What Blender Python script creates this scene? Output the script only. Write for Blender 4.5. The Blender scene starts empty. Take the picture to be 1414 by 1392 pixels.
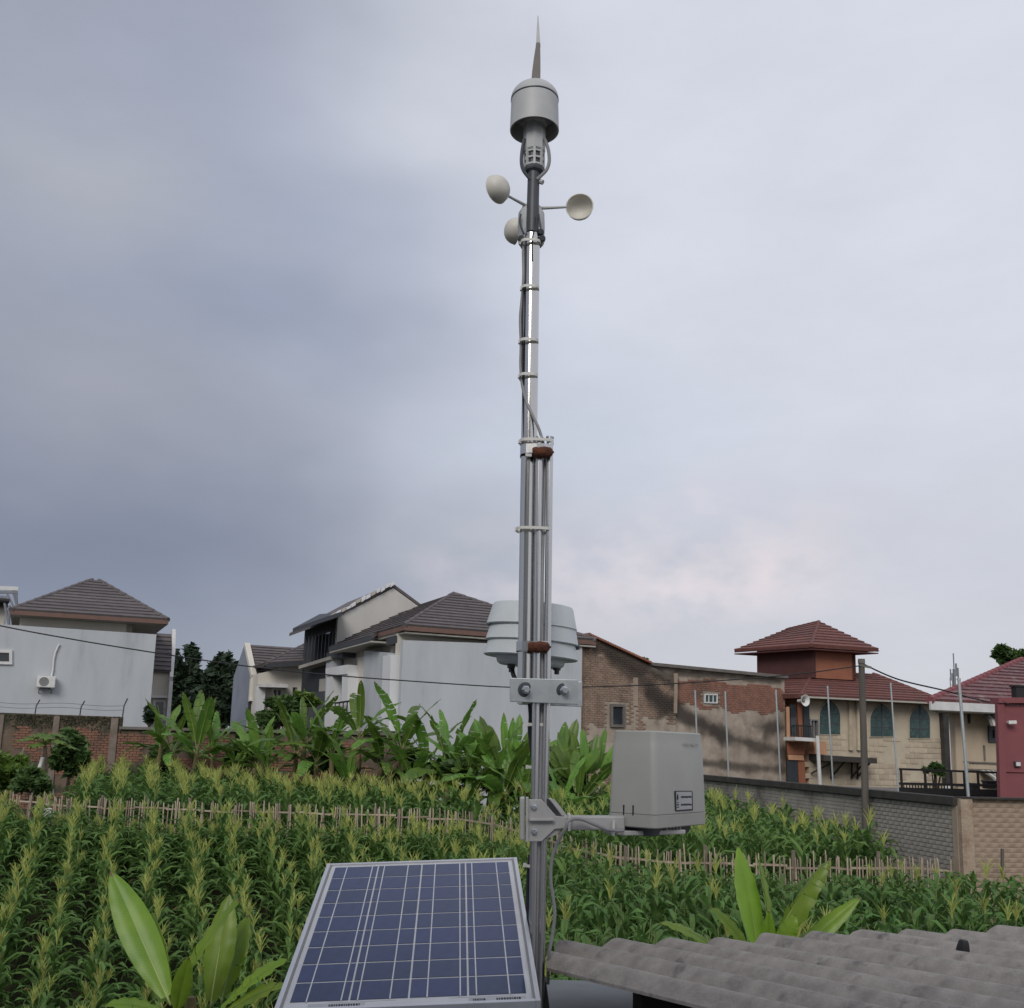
import bpy, math, random
import numpy as np
from mathutils import Vector, Matrix

# ------------------------------------------------------------------ camera
F_PX, PY0, CX0, W_PX = 1400.0, 796.0, 707.0, 1414.0
ROLL, PITCH = 0.027, math.atan(0.168)
EYE = 5.6                                   # camera height above the low end of the field
scene = bpy.context.scene
col = scene.collection
cam_d = bpy.data.cameras.new('camera')
cam = bpy.data.objects.new('camera', cam_d)
col.objects.link(cam)
scene.camera = cam
cam_d.sensor_fit = 'HORIZONTAL'
cam_d.sensor_width = 36.0
cam_d.lens = F_PX / W_PX * 36.0
cam_d.shift_y = (PY0 - 696.0) / W_PX
cam_d.clip_start = 0.05
cam_d.clip_end = 4000.0
_r = Vector((math.cos(ROLL), -math.sin(ROLL) * math.sin(PITCH), math.sin(ROLL) * math.cos(PITCH)))
_u = Vector((-math.sin(ROLL), -math.cos(ROLL) * math.sin(PITCH), math.cos(ROLL) * math.cos(PITCH)))
_b = Vector((0, -math.cos(PITCH), -math.sin(PITCH)))
cam.matrix_world = Matrix(((_r.x, _u.x, _b.x, 0), (_r.y, _u.y, _b.y, 0), (_r.z, _u.z, _b.z, EYE), (0, 0, 0, 1)))

def ray(x, y):
    return _r * ((x - CX0) / F_PX) - _u * ((y - PY0) / F_PX) - _b
def P(x, y, d):
    """point seen at pixel (x, y) of the photograph, d metres forward on the map"""
    v = ray(x, y)
    return Vector((0, 0, EYE)) + v * (d / v.y)
def PD(x, y, depth):
    return Vector((0, 0, EYE)) + ray(x, y) * depth
def mpp(p):
    """metres per photograph pixel at a world point"""
    return (-(p - Vector((0, 0, EYE))).dot(_b)) / F_PX
def to_px(p):
    q = p - Vector((0, 0, EYE))
    dd = -q.dot(_b)
    return (CX0 + F_PX * q.dot(_r) / dd, PY0 - F_PX * q.dot(_u) / dd)
def srgb(r, g, b):
    f = lambda c: (c / 255 / 12.92) if c / 255 <= 0.04045 else ((c / 255 + 0.055) / 1.055) ** 2.4
    return (f(r), f(g), f(b), 1.0)

# ------------------------------------------------------------------ world, sun, exposure
SUN_DIR = Vector((-0.22, -0.78, 0.56)).normalized()       # towards the sun
world = bpy.data.worlds.new('World')
scene.world = world
world.use_nodes = True
wn = world.node_tree
wn.nodes.clear()
def wnode(t, **kw):
    n = wn.nodes.new(t)
    for k, v in kw.items():
        setattr(n, k, v)
    return n
def wmath(op, a, b=None, c=None, clamp=False):
    n = wnode('ShaderNodeMath', operation=op, use_clamp=clamp)
    for i, v in enumerate((a, b, c)):
        if v is None:
            continue
        if isinstance(v, (int, float)):
            n.inputs[i].default_value = v
        else:
            wn.links.new(v, n.inputs[i])
    return n.outputs[0]
def wmix(f, a, b):
    n = wnode('ShaderNodeMix', data_type='RGBA')
    for s, v in ((n.inputs[0], f), (n.inputs[6], a), (n.inputs[7], b)):
        if isinstance(v, (tuple, float, int)):
            s.default_value = v
        else:
            wn.links.new(v, s)
    return n.outputs[2]
tc = wnode('ShaderNodeTexCoord')
sep = wnode('ShaderNodeSeparateXYZ')
wn.links.new(tc.outputs['Generated'], sep.inputs[0])
def wnoise(scale, detail, sx=1, sy=1, sz=1, off=0.0, rough=0.55):
    mp = wnode('ShaderNodeMapping')
    mp.inputs['Scale'].default_value = (sx, sy, sz)
    mp.inputs['Location'].default_value = (off, off * 0.7, off * 1.3)
    wn.links.new(tc.outputs['Generated'], mp.inputs[0])
    n = wnode('ShaderNodeTexNoise')
    n.inputs['Scale'].default_value = scale
    n.inputs['Detail'].default_value = detail
    n.inputs['Roughness'].default_value = rough
    wn.links.new(mp.outputs[0], n.inputs['Vector'])
    return n.outputs[0]
n1 = wnoise(3.2, 3, 1, 1, 1.7, 3.1)
n2 = wnoise(3.0, 3, 1, 1, 1.7, 8.4)
n3 = wnoise(4.5, 6, 1, 1, 2.4, 1.7, 0.6)
n4 = wnoise(11.0, 6, 1, 1, 1.6, 5.2, 0.55)
az = wmath('ARCTAN2', sep.outputs[0], sep.outputs[1])
el = wmath('ARCSINE', sep.outputs[2])
az = wmath('ADD', az, wmath('MULTIPLY_ADD', n1, 0.26, -0.13))
el = wmath('ADD', el, wmath('MULTIPLY_ADD', n2, 0.16, -0.08))
def ae(x, y):
    v = ray(x, y).normalized()
    return math.atan2(v.x, v.y), math.asin(v.z)
def blob(x, y, wx, wy):
    a0, e0 = ae(x, y)
    da = wmath('DIVIDE', wmath('SUBTRACT', az, a0), wx / F_PX)
    de = wmath('DIVIDE', wmath('SUBTRACT', el, e0), wy / F_PX)
    s = wmath('ADD', wmath('MULTIPLY', da, da), wmath('MULTIPLY', de, de))
    return wmath('POWER', 2.718, wmath('MULTIPLY', s, -1.0))
def wsmooth(v, lo, hi):
    n = wnode('ShaderNodeMapRange', interpolation_type='SMOOTHSTEP')
    n.inputs[1].default_value, n.inputs[2].default_value = lo, hi
    wn.links.new(v, n.inputs[0])
    return n.outputs[0]
sky_c = wmix(wsmooth(el, 0.02, 0.42), srgb(191, 192, 199), srgb(203, 206, 217))
leftness = wsmooth(wmath('MULTIPLY', az, -1.0), -0.10, 0.40)
sky_c = wmix(wmath('MULTIPLY', leftness, 0.92), sky_c, srgb(147, 152, 166))
sky_c = wmix(wmath('MULTIPLY', blob(20, 730, 680, 210), 0.95), sky_c, srgb(117, 124, 142))
sky_c = wmix(wmath('MULTIPLY', blob(400, 445, 260, 90), 0.7), sky_c, srgb(137, 147, 167))
sky_c = wmix(wmath('MULTIPLY', blob(450, 290, 220, 85), 0.6), sky_c, srgb(147, 157, 176))
sky_c = wmix(wmath('MULTIPLY', blob(330, 110, 300, 130), 0.5), sky_c, srgb(158, 165, 184))
sky_c = wmix(wmath('MULTIPLY', blob(110, 250, 170, 75), 0.75), sky_c, srgb(167, 170, 180))
sky_c = wmix(wmath('MULTIPLY', blob(170, 560, 190, 90), 0.55), sky_c, srgb(160, 161, 170))
sky_c = wmix(wmath('MULTIPLY', blob(600, 130, 150, 100), 0.7), sky_c, srgb(199, 203, 212))
sky_c = wmix(wmath('MULTIPLY', blob(820, 620, 260, 120), 0.5), sky_c, srgb(188, 196, 210))
# pinkish heaped cloud low on the right
heap = wmath('MULTIPLY', wmath('ADD', blob(1020, 765, 150, 85), wmath('MULTIPLY', blob(830, 820, 200, 60), 0.8)), wsmooth(n4, 0.30, 0.68))
sky_c = wmix(wmath('MULTIPLY', heap, 0.85), sky_c, srgb(215, 206, 210))
tex = wmath('MULTIPLY_ADD', n3, 0.24, 0.88)
vm = wnode('ShaderNodeVectorMath', operation='SCALE')
wn.links.new(sky_c, vm.inputs[0])
wn.links.new(tex, vm.inputs['Scale'])
nish = wnode('ShaderNodeTexSky', sky_type='NISHITA')
nish.sun_disc = False
nish.sun_elevation = math.asin(SUN_DIR.z)
nish.sun_rotation = math.atan2(SUN_DIR.x, SUN_DIR.y)
bg_n = wnode('ShaderNodeBackground')
bg_n.inputs['Strength'].default_value = 0.10
wn.links.new(nish.outputs[0], bg_n.inputs[0])
bg_c = wnode('ShaderNodeBackground')
bg_c.inputs['Strength'].default_value = 1.0
wn.links.new(vm.outputs[0], bg_c.inputs[0])
mixs = wnode('ShaderNodeMixShader')
mixs.inputs[0].default_value = 0.94
wn.links.new(bg_n.outputs[0], mixs.inputs[1])
wn.links.new(bg_c.outputs[0], mixs.inputs[2])
wout = wnode('ShaderNodeOutputWorld')
wn.links.new(mixs.outputs[0], wout.inputs[0])

sun_d = bpy.data.lights.new('sun', 'SUN')
sun_d.energy = 1.5
sun_d.angle = math.radians(28)
sun_d.color = (1.0, 0.95, 0.88)
sun = bpy.data.objects.new('sun', sun_d)
col.objects.link(sun)
sun.rotation_euler = (-SUN_DIR).to_track_quat('-Z', 'Y').to_euler()
vs = scene.view_settings
vs.view_transform = 'Standard'
vs.look = 'None'
vs.exposure = 0.22
vs.gamma = 1.0
vs.use_curve_mapping = False

# ------------------------------------------------------------------ materials
def mat(name, c1, c2=None, scale=4.0, rough=0.8, metallic=0.0, bump=0.0, bscale=40.0, spec=0.4, coat=0.0, coat_rough=0.05,
        c3=None, s3=1.0, t3=(0.5, 0.65), stretch=(1, 1, 1), detail=5.0, per_object=0.0, transl=0.0, veins=False, band=None):
    m = bpy.data.materials.new(name)
    m.use_nodes = True
    nt = m.node_tree
    nd, ln = nt.nodes, nt.links
    b = nd['Principled BSDF']
    out = nd['Material Output']
    b.inputs['Roughness'].default_value = rough
    b.inputs['Metallic'].default_value = metallic
    b.inputs['Specular IOR Level'].default_value = spec
    b.inputs['Coat Weight'].default_value = coat
    b.inputs['Coat Roughness'].default_value = coat_rough
    t = nd.new('ShaderNodeTexCoord')
    mp = nd.new('ShaderNodeMapping')
    mp.inputs['Scale'].default_value = stretch
    ln.new(t.outputs['Object'], mp.inputs[0])
    colour = None
    if c2 is None:
        c2 = tuple(min(1, v * 0.82) for v in c1[:3]) + (1,)
    n = nd.new('ShaderNodeTexNoise')
    n.inputs['Scale'].default_value = scale
    n.inputs['Detail'].default_value = detail
    n.inputs['Roughness'].default_value = 0.6
    ln.new(mp.outputs[0], n.inputs['Vector'])
    r = nd.new('ShaderNodeMapRange')
    r.inputs[1].default_value, r.inputs[2].default_value = 0.33, 0.67
    ln.new(n.outputs[0], r.inputs[0])
    mx = nd.new('ShaderNodeMix')
    mx.data_type = 'RGBA'
    ln.new(r.outputs[0], mx.inputs[0])
    mx.inputs[6].default_value, mx.inputs[7].default_value = c1, c2
    colour = mx.outputs[2]
    if c3 is not None:
        n3_ = nd.new('ShaderNodeTexNoise')
        n3_.inputs['Scale'].default_value = s3
        n3_.inputs['Detail'].default_value = 7.0
        n3_.inputs['Roughness'].default_value = 0.65
        ln.new(mp.outputs[0], n3_.inputs['Vector'])
        r3 = nd.new('ShaderNodeMapRange')
        r3.interpolation_type = 'SMOOTHSTEP'
        r3.inputs[1].default_value, r3.inputs[2].default_value = t3
        ln.new(n3_.outputs[0], r3.inputs[0])
        m3 = nd.new('ShaderNodeMix')
        m3.data_type = 'RGBA'
        ln.new(r3.outputs[0], m3.inputs[0])
        ln.new(colour, m3.inputs[6])
        m3.inputs[7].default_value = c3
        colour = m3.outputs[2]
    if per_object:
        oi = nd.new('ShaderNodeObjectInfo')
        hs = nd.new('ShaderNodeHueSaturation')
        for (sock, lo, hi) in (('Value', 1 - per_object, 1 + per_object), ('Hue', 0.5 - per_object * 0.04, 0.5 + per_object * 0.04)):
            mr = nd.new('ShaderNodeMapRange')
            mr.inputs[3].default_value, mr.inputs[4].default_value = lo, hi
            ln.new(oi.outputs['Random'], mr.inputs[0])
            ln.new(mr.outputs[0], hs.inputs[sock])
        ln.new(colour, hs.inputs['Color'])
        colour = hs.outputs[0]
    if veins:
        at = nd.new('ShaderNodeAttribute')
        at.attribute_name = 'along'
        sn = nd.new('ShaderNodeMath')
        sn.operation = 'SINE'
        ml = nd.new('ShaderNodeMath')
        ml.operation = 'MULTIPLY'
        ml.inputs[1].default_value = 330.0
        ln.new(at.outputs['Fac'], ml.inputs[0])
        ln.new(ml.outputs[0], sn.inputs[0])
        mr = nd.new('ShaderNodeMapRange')
        mr.inputs[1].default_value, mr.inputs[2].default_value = -1, 1
        mr.inputs[3].default_value, mr.inputs[4].default_value = 0.95, 1.04
        ln.new(sn.outputs[0], mr.inputs[0])
        hv = nd.new('ShaderNodeHueSaturation')
        ln.new(mr.outputs[0], hv.inputs['Value'])
        ln.new(colour, hv.inputs['Color'])
        colour = hv.outputs[0]
        nzt = nd.new('ShaderNodeTexNoise')
        nzt.inputs['Scale'].default_value = 9.0
        nzt.inputs['Detail'].default_value = 5.0
        ln.new(t.outputs['Object'], nzt.inputs['Vector'])
        ad = nd.new('ShaderNodeMath')
        ad.operation = 'MULTIPLY_ADD'
        ad.inputs[1].default_value = 0.16
        ln.new(nzt.outputs[0], ad.inputs[0])
        ln.new(at.outputs['Fac'], ad.inputs[2])
        tip = nd.new('ShaderNodeMapRange')
        tip.inputs[1].default_value, tip.inputs[2].default_value = 1.035, 1.065
        ln.new(ad.outputs[0], tip.inputs[0])
        mtip = nd.new('ShaderNodeMix')
        mtip.data_type = 'RGBA'
        ln.new(tip.outputs[0], mtip.inputs[0])
        ln.new(colour, mtip.inputs[6])
        mtip.inputs[7].default_value = (0.17, 0.10, 0.035, 1)
        colour = mtip.outputs[2]
    if band is not None:
        # stains with a shape of their own: list of (s0, z0, slope, half width, strength, s_from, s_to) in plane coordinates
        dvec, stains, scol = band
        dt = nd.new('ShaderNodeVectorMath')
        dt.operation = 'DOT_PRODUCT'
        dt.inputs[1].default_value = dvec
        ln.new(t.outputs['Object'], dt.inputs[0])
        sx = nd.new('ShaderNodeSeparateXYZ')
        ln.new(t.outputs['Object'], sx.inputs[0])
        def mth(op, a_, b_):
            n_ = nd.new('ShaderNodeMath')
            n_.operation = op
            for i_, v_ in enumerate((a_, b_)):
                if isinstance(v_, (int, float)):
                    n_.inputs[i_].default_value = v_
                else:
                    ln.new(v_, n_.inputs[i_])
            return n_.outputs[0]
        nz = nd.new('ShaderNodeTexNoise')
        nz.inputs['Scale'].default_value = 1.1
        nz.inputs['Detail'].default_value = 7
        ln.new(t.outputs['Object'], nz.inputs['Vector'])
        for (s0, z0, sl, hw, st, sa, sb) in stains:
            line = mth('ADD', mth('MULTIPLY', mth('SUBTRACT', dt.outputs['Value'], s0), sl), z0)
            dist = mth('ABSOLUTE', mth('SUBTRACT', sx.outputs[2], line), 0)
            dist = mth('ADD', dist, mth('MULTIPLY', mth('SUBTRACT', nz.outputs[0], 0.5), -hw * 2.2))
            out_s = mth('MAXIMUM', mth('SUBTRACT', sa, dt.outputs['Value']), mth('SUBTRACT', dt.outputs['Value'], sb))
            dist = mth('ADD', dist, mth('MAXIMUM', out_s, 0.0))
            mr = nd.new('ShaderNodeMapRange')
            mr.interpolation_type = 'SMOOTHSTEP'
            mr.inputs[1].default_value, mr.inputs[2].default_value = hw * .2, hw * 1.2
            mr.inputs[3].default_value, mr.inputs[4].default_value = st, 0.0
            ln.new(dist, mr.inputs[0])
            mb_ = nd.new('ShaderNodeMix')
            mb_.data_type = 'RGBA'
            ln.new(mr.outputs[0], mb_.inputs[0])
            ln.new(colour, mb_.inputs[6])
            mb_.inputs[7].default_value = scol
            colour = mb_.outputs[2]
    ln.new(colour, b.inputs['Base Color'])
    if bump:
        nb = nd.new('ShaderNodeTexNoise')
        nb.inputs['Scale'].default_value = bscale
        nb.inputs['Detail'].default_value = 6.0
        ln.new(mp.outputs[0], nb.inputs['Vector'])
        bp = nd.new('ShaderNodeBump')
        bp.inputs['Strength'].default_value = bump
        bp.inputs['Distance'].default_value = 0.02
        ln.new(nb.outputs[0], bp.inputs['Height'])
        ln.new(bp.outputs[0], b.inputs['Normal'])
    if transl:
        tr = nd.new('ShaderNodeBsdfTranslucent')
        ln.new(colour, tr.inputs[0])
        ms = nd.new('ShaderNodeMixShader')
        ms.inputs[0].default_value = transl
        ln.new(b.outputs[0], ms.inputs[1])
        ln.new(tr.outputs[0], ms.inputs[2])
        ln.new(ms.outputs[0], out.inputs[0])
    return m

g = lambda v, w=0.0: (v + w, v, v - w, 1.0)
M = {}
M['steel'] = mat('stainless_steel', (0.60, 0.59, 0.56, 1), (0.52, 0.51, 0.49, 1), 3, 0.15, 1.0, stretch=(1, 1, 0.15))
M['galv'] = mat('galvanised_steel', (0.46, 0.49, 0.50, 1), (0.37, 0.40, 0.415, 1), 25, 0.45, 0.6)
M['bolt'] = mat('zinc_bolt', (0.62, 0.66, 0.68, 1), None, 30, 0.3, 0.9)
M['rod'] = mat('dull_tube', (0.60, 0.60, 0.60, 1), (0.52, 0.52, 0.52, 1), 8, 0.24, 0.95, stretch=(1, 1, 0.2), c3=(0.40, 0.30, 0.18, 1), s3=6, t3=(0.62, 0.75))
M['rust'] = mat('rusted_clamp', (0.060, 0.022, 0.020, 1), (0.16, 0.055, 0.022, 1), 45, 0.9, 0.1, bump=0.6, bscale=200)
M['tie'] = mat('cable_tie', (0.62, 0.62, 0.58, 1), None, 10, 0.5)
M['cable'] = mat('grey_cable', (0.26, 0.26, 0.27, 1), None, 10, 0.55)
M['black_cable'] = mat('black_cable', (0.02, 0.02, 0.023, 1), None, 10, 0.5)
M['vane'] = mat('weathered_grey_plastic', (0.45, 0.46, 0.46, 1), (0.39, 0.40, 0.40, 1), 12, 0.5)
M['vane_dark'] = mat('dark_grey_plastic', (0.06, 0.065, 0.075, 1), (0.045, 0.05, 0.06, 1), 14, 0.45)
M['fin'] = mat('brown_grey_fin', (0.13, 0.115, 0.105, 1), None, 14, 0.5)
M['cup'] = mat('off_white_cup', (0.60, 0.58, 0.52, 1), (0.54, 0.52, 0.465, 1), 20, 0.5)
M['shield'] = mat('white_louvre_plastic', (0.55, 0.59, 0.60, 1), (0.49, 0.53, 0.54, 1), 6, 0.45)
M['gauge'] = mat('warm_grey_plastic', (0.36, 0.36, 0.335, 1), (0.32, 0.32, 0.30, 1), 5, 0.5, bump=0.03, bscale=120)
M['bracket'] = mat('grey_cast_plastic', (0.43, 0.425, 0.415, 1), None, 10, 0.5)
M['alu'] = mat('anodised_aluminium', (0.60, 0.61, 0.64, 1), (0.54, 0.55, 0.58, 1), 8, 0.38, 0.6)
M['backsheet'] = mat('white_backsheet', (0.52, 0.53, 0.54, 1), None, 6, 0.4, coat=0.5)
M['cell'] = mat('solar_cell_blue', (0.009, 0.021, 0.082, 1), (0.016, 0.032, 0.105, 1), 30, 0.4, 0.0, spec=0.25, coat=0.30, coat_rough=0.04, per_object=0.14)
M['busbar'] = mat('busbar_ribbon', (0.50, 0.51, 0.53, 1), None, 10, 0.4, coat=0.6)
M['ink'] = mat('black_print', (0.02, 0.02, 0.025, 1), None, 10, 0.6)
M['sticker'] = mat('pale_sticker', (0.40, 0.41, 0.43, 1), None, 10, 0.5)
M['asbestos'] = mat('asbestos_cement', (0.36, 0.33, 0.30, 1), (0.25, 0.23, 0.21, 1), 16, 0.95, bump=0.22, bscale=120, c3=(0.15, 0.143, 0.136, 1), s3=11, t3=(0.52, 0.74), spec=0.15)
M['sheet'] = mat('flat_grey_sheet', (0.22, 0.235, 0.24, 1), (0.17, 0.18, 0.185, 1), 5, 0.6, bump=0.1, bscale=15, c3=(0.20, 0.11, 0.06, 1), s3=4, t3=(0.66, 0.8))
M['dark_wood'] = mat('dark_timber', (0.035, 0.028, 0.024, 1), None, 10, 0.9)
M['wall_grey'] = mat('grey_render', (0.48, 0.505, 0.525, 1), (0.40, 0.425, 0.45, 1), 0.9, 0.9, bump=0.2, bscale=12, c3=(0.30, 0.315, 0.33, 1), s3=0.9, t3=(0.52, 0.78), stretch=(1, 1, 0.25), detail=8)
M['wall_blue'] = mat('slate_blue_render', (0.25, 0.28, 0.34, 1), None, 0.8, 0.9)
M['wall_white'] = mat('white_render', (0.66, 0.67, 0.68, 1), (0.58, 0.59, 0.60, 1), 0.9, 0.9, stretch=(1, 1, 0.4))
M['wall_cream'] = mat('cream_render', (0.62, 0.585, 0.52, 1), (0.55, 0.52, 0.46, 1), 0.9, 0.9, stretch=(1, 1, 0.4))
M['wall_beige'] = mat('beige_render', (0.46, 0.43, 0.385, 1), None, 1.2, 0.9)
M['wall_pale'] = mat('pale_grey_render', (0.50, 0.49, 0.46, 1), (0.44, 0.43, 0.40, 1), 0.7, 0.9, stretch=(1, 1, 0.4))
M['wall_dark'] = mat('charcoal_cladding', (0.035, 0.043, 0.052, 1), None, 2, 0.7)
M['dark_fins'] = mat('charcoal_fins', (0.06, 0.065, 0.075, 1), None, 2, 0.6)
M['fascia'] = mat('brown_fascia', (0.18, 0.105, 0.085, 1), None, 3, 0.7)
M['soffit'] = mat('soffit_board', (0.42, 0.40, 0.36, 1), None, 3, 0.8)
M['trim'] = mat('white_trim', (0.66, 0.66, 0.65, 1), None, 3, 0.7)
M['tile_grey'] = mat('grey_brown_roof_tile', (0.135, 0.118, 0.118, 1), (0.10, 0.088, 0.09, 1), 3, 0.75, bump=0.25, bscale=18, per_object=0.1)
M['tile_red'] = mat('dark_red_roof_tile', (0.180, 0.070, 0.057, 1), (0.125, 0.055, 0.047, 1), 3, 0.8, bump=0.25, bscale=18, per_object=0.12, c3=(0.11, 0.07, 0.065, 1), s3=1.3, t3=(0.5, 0.75))
M['tile_plum'] = mat('plum_roof_tile', (0.17, 0.06, 0.062, 1), (0.115, 0.06, 0.064, 1), 5, 0.6, bump=0.25, bscale=18, per_object=0.14, c3=(0.26, 0.235, 0.235, 1), s3=3.5, t3=(0.52, 0.72))
M['glass'] = mat('dark_window_glass', (0.03, 0.038, 0.045, 1), None, 2, 0.08, spec=0.6)
M['glass_green'] = mat('green_leaded_glass', (0.055, 0.10, 0.095, 1), (0.03, 0.055, 0.055, 1), 5, 0.35, c3=(0.10, 0.15, 0.14, 1), s3=7, t3=(0.55, 0.7))
M['brick'] = mat('red_brick', (0.245, 0.122, 0.082, 1), (0.165, 0.09, 0.065, 1), 4, 0.95, c3=(0.085, 0.065, 0.052, 1), s3=0.9, t3=(0.5, 0.72), bump=0.3, bscale=60)
M['brick_tan'] = mat('dusty_tan_brick', (0.29, 0.185, 0.12, 1), (0.22, 0.135, 0.088, 1), 5, 0.95, c3=(0.10, 0.08, 0.062, 1), s3=0.5, t3=(0.5, 0.7), bump=0.3, bscale=60)
M['brick_red'] = mat('bright_red_brick', (0.30, 0.125, 0.075, 1), (0.24, 0.105, 0.07, 1), 5, 0.95, c3=(0.11, 0.085, 0.065, 1), s3=0.6, t3=(0.52, 0.7), bump=0.3, bscale=60)
M['brick_grey'] = mat('grey_painted_brick', (0.39, 0.365, 0.325, 1), (0.27, 0.25, 0.225, 1), 3, 0.95, c3=(0.10, 0.094, 0.084, 1), s3=1.0, t3=(0.50, 0.76), bump=0.5, bscale=60, per_object=0.06)
M['brick_plaster'] = mat('thin_rendered_brick', (0.41, 0.33, 0.25, 1), (0.31, 0.235, 0.175, 1), 3.0, 0.95, c3=(0.16, 0.10, 0.07, 1), s3=1.5, t3=(0.46, 0.70), bump=0.6, bscale=30, per_object=0.03)
M['mortar'] = mat('old_mortar', (0.21, 0.18, 0.15, 1), (0.14, 0.11, 0.088, 1), 3, 0.95, c3=(0.055, 0.05, 0.042, 1), s3=0.7, t3=(0.5, 0.72), bump=0.4, bscale=30)
M['mortar_moss'] = mat('mossy_mortar', (0.16, 0.115, 0.085, 1), (0.085, 0.07, 0.05, 1), 2, 0.95, c3=(0.035, 0.04, 0.026, 1), s3=0.9, t3=(0.45, 0.65), bump=0.5, bscale=25)
M['moss'] = mat('dark_moss', (0.04, 0.045, 0.025, 1), (0.07, 0.065, 0.04, 1), 6, 1.0, bump=0.8, bscale=25)
M['plaster'] = mat('stained_plaster', (0.36, 0.29, 0.225, 1), (0.28, 0.22, 0.17, 1), 1.2, 0.95, c3=(0.10, 0.075, 0.055, 1), s3=0.32, t3=(0.52, 0.68), bump=0.3, bscale=15)
M['stone'] = mat('cream_stone', (0.50, 0.43, 0.33, 1), (0.40, 0.335, 0.25, 1), 3, 0.9, bump=0.4, bscale=25, per_object=0.14, c3=(0.27, 0.22, 0.165, 1), s3=0.7, t3=(0.55, 0.75))
M['stone_joint'] = mat('weathered_cream_render', (0.52, 0.455, 0.35, 1), (0.43, 0.37, 0.285, 1), 1.6, 0.95, bump=0.3, bscale=20, c3=(0.27, 0.215, 0.155, 1), s3=1.0, t3=(0.54, 0.74))
M['concrete'] = mat('old_concrete', (0.17, 0.155, 0.14, 1), (0.12, 0.11, 0.10, 1), 3, 0.95, bump=0.3, bscale=40)
M['coping'] = mat('black_stained_coping', (0.035, 0.034, 0.032, 1), (0.06, 0.055, 0.05, 1), 3, 0.95, bump=0.4, bscale=30)
M['orange'] = mat('orange_paint', (0.28, 0.108, 0.06, 1), (0.225, 0.088, 0.052, 1), 2, 0.7)
M['dark_red'] = mat('maroon_panel', (0.085, 0.034, 0.032, 1), None, 2, 0.8)
M['pink'] = mat('old_rose_paint', (0.225, 0.074, 0.080, 1), (0.19, 0.064, 0.072, 1), 1.5, 0.85, bump=0.1, bscale=20)
M['peach'] = mat('peach_paint', (0.50, 0.28, 0.17, 1), None, 2, 0.8)
M['cream2'] = mat('warm_cream_paint', (0.46, 0.375, 0.275, 1), None, 1.5, 0.85, stretch=(1, 1, 0.4))
M['black_metal'] = mat('black_painted_metal', (0.018, 0.018, 0.02, 1), None, 8, 0.6)
M['white_plastic'] = mat('white_plastic', (0.70, 0.70, 0.68, 1), None, 6, 0.5)
M['grey_plastic'] = mat('mid_grey_plastic', (0.22, 0.22, 0.22, 1), None, 6, 0.6)
M['pole'] = mat('weathered_pole', (0.125, 0.11, 0.095, 1), (0.085, 0.078, 0.07, 1), 12, 0.95, stretch=(1, 1, 0.1), bump=0.3, bscale=50)
M['bamboo'] = mat('dry_bamboo', (0.40, 0.335, 0.265, 1), (0.27, 0.21, 0.16, 1), 9, 0.85, per_object=0.28, stretch=(1, 1, 0.3))
M['leaf_corn'] = mat('corn_leaf', (0.150, 0.265, 0.068, 1), (0.074, 0.152, 0.044, 1), 2.2, 0.5, transl=0.36, per_object=0.22, spec=0.25)
M['leaf_corn_far'] = mat('corn_leaf_mass', (0.170, 0.288, 0.072, 1), (0.080, 0.164, 0.046, 1), 1.6, 0.5, transl=0.36, spec=0.25)
M['stalk_corn'] = mat('corn_stalk', (0.16, 0.20, 0.065, 1), (0.11, 0.14, 0.05, 1), 6, 0.6)
M['leaf_old'] = mat('yellowed_corn_leaf', (0.27, 0.22, 0.085, 1), (0.18, 0.17, 0.06, 1), 3, 0.7, transl=0.2)
M['tassel'] = mat('corn_tassel', (0.42, 0.44, 0.135, 1), (0.33, 0.38, 0.11, 1), 5, 0.8, transl=0.25, per_object=0.15)
M['soil'] = mat('dark_soil_and_grass', (0.048, 0.034, 0.022, 1), (0.030, 0.036, 0.016, 1), 0.8, 1.0, bump=0.6, bscale=8, c3=(0.035, 0.055, 0.02, 1), s3=0.25)
M['banana'] = mat('banana_leaf', (0.165, 0.285, 0.046, 1), (0.095, 0.200, 0.036, 1), 3, 0.4, transl=0.36, per_object=0.34, spec=0.45, veins=True)
M['banana_fg'] = mat('fresh_banana_leaf', (0.215, 0.335, 0.034, 1), (0.150, 0.262, 0.028, 1), 3, 0.38, transl=0.42, per_object=0.22, spec=0.45, veins=True)
M['midrib'] = mat('leaf_midrib', (0.30, 0.36, 0.12, 1), None, 6, 0.5)
M['pseudostem'] = mat('banana_stem', (0.17, 0.115, 0.06, 1), (0.11, 0.12, 0.045, 1), 6, 0.8, stretch=(1, 1, 0.3))
M['dead_leaf'] = mat('dry_banana_leaf', (0.17, 0.12, 0.07, 1), None, 6, 0.9, transl=0.2)
M['tree_dark'] = mat('dark_tree_leaf', (0.036, 0.062, 0.030, 1), (0.022, 0.042, 0.022, 1), 0.7, 0.6, transl=0.15)
M['tree_mid'] = mat('mid_green_leaf', (0.085, 0.150, 0.038, 1), (0.048, 0.098, 0.026, 1), 1.5, 0.6, transl=0.25)
M['papaya'] = mat('papaya_leaf', (0.15, 0.235, 0.04, 1), (0.09, 0.16, 0.03, 1), 2, 0.5, transl=0.3)
M['bark'] = mat('pale_bark', (0.20, 0.17, 0.13, 1), (0.13, 0.11, 0.085, 1), 8, 0.9)
M['bark_dark'] = mat('dark_bark', (0.06, 0.048, 0.038, 1), None, 8, 0.9)
M['tower_grey'] = mat('far_grey_steel', (0.22, 0.235, 0.26, 1), None, 3, 0.7)
M['awning_a'] = mat('awning_grey_stripe', (0.21, 0.205, 0.19, 1), None, 3, 0.7)
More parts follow.
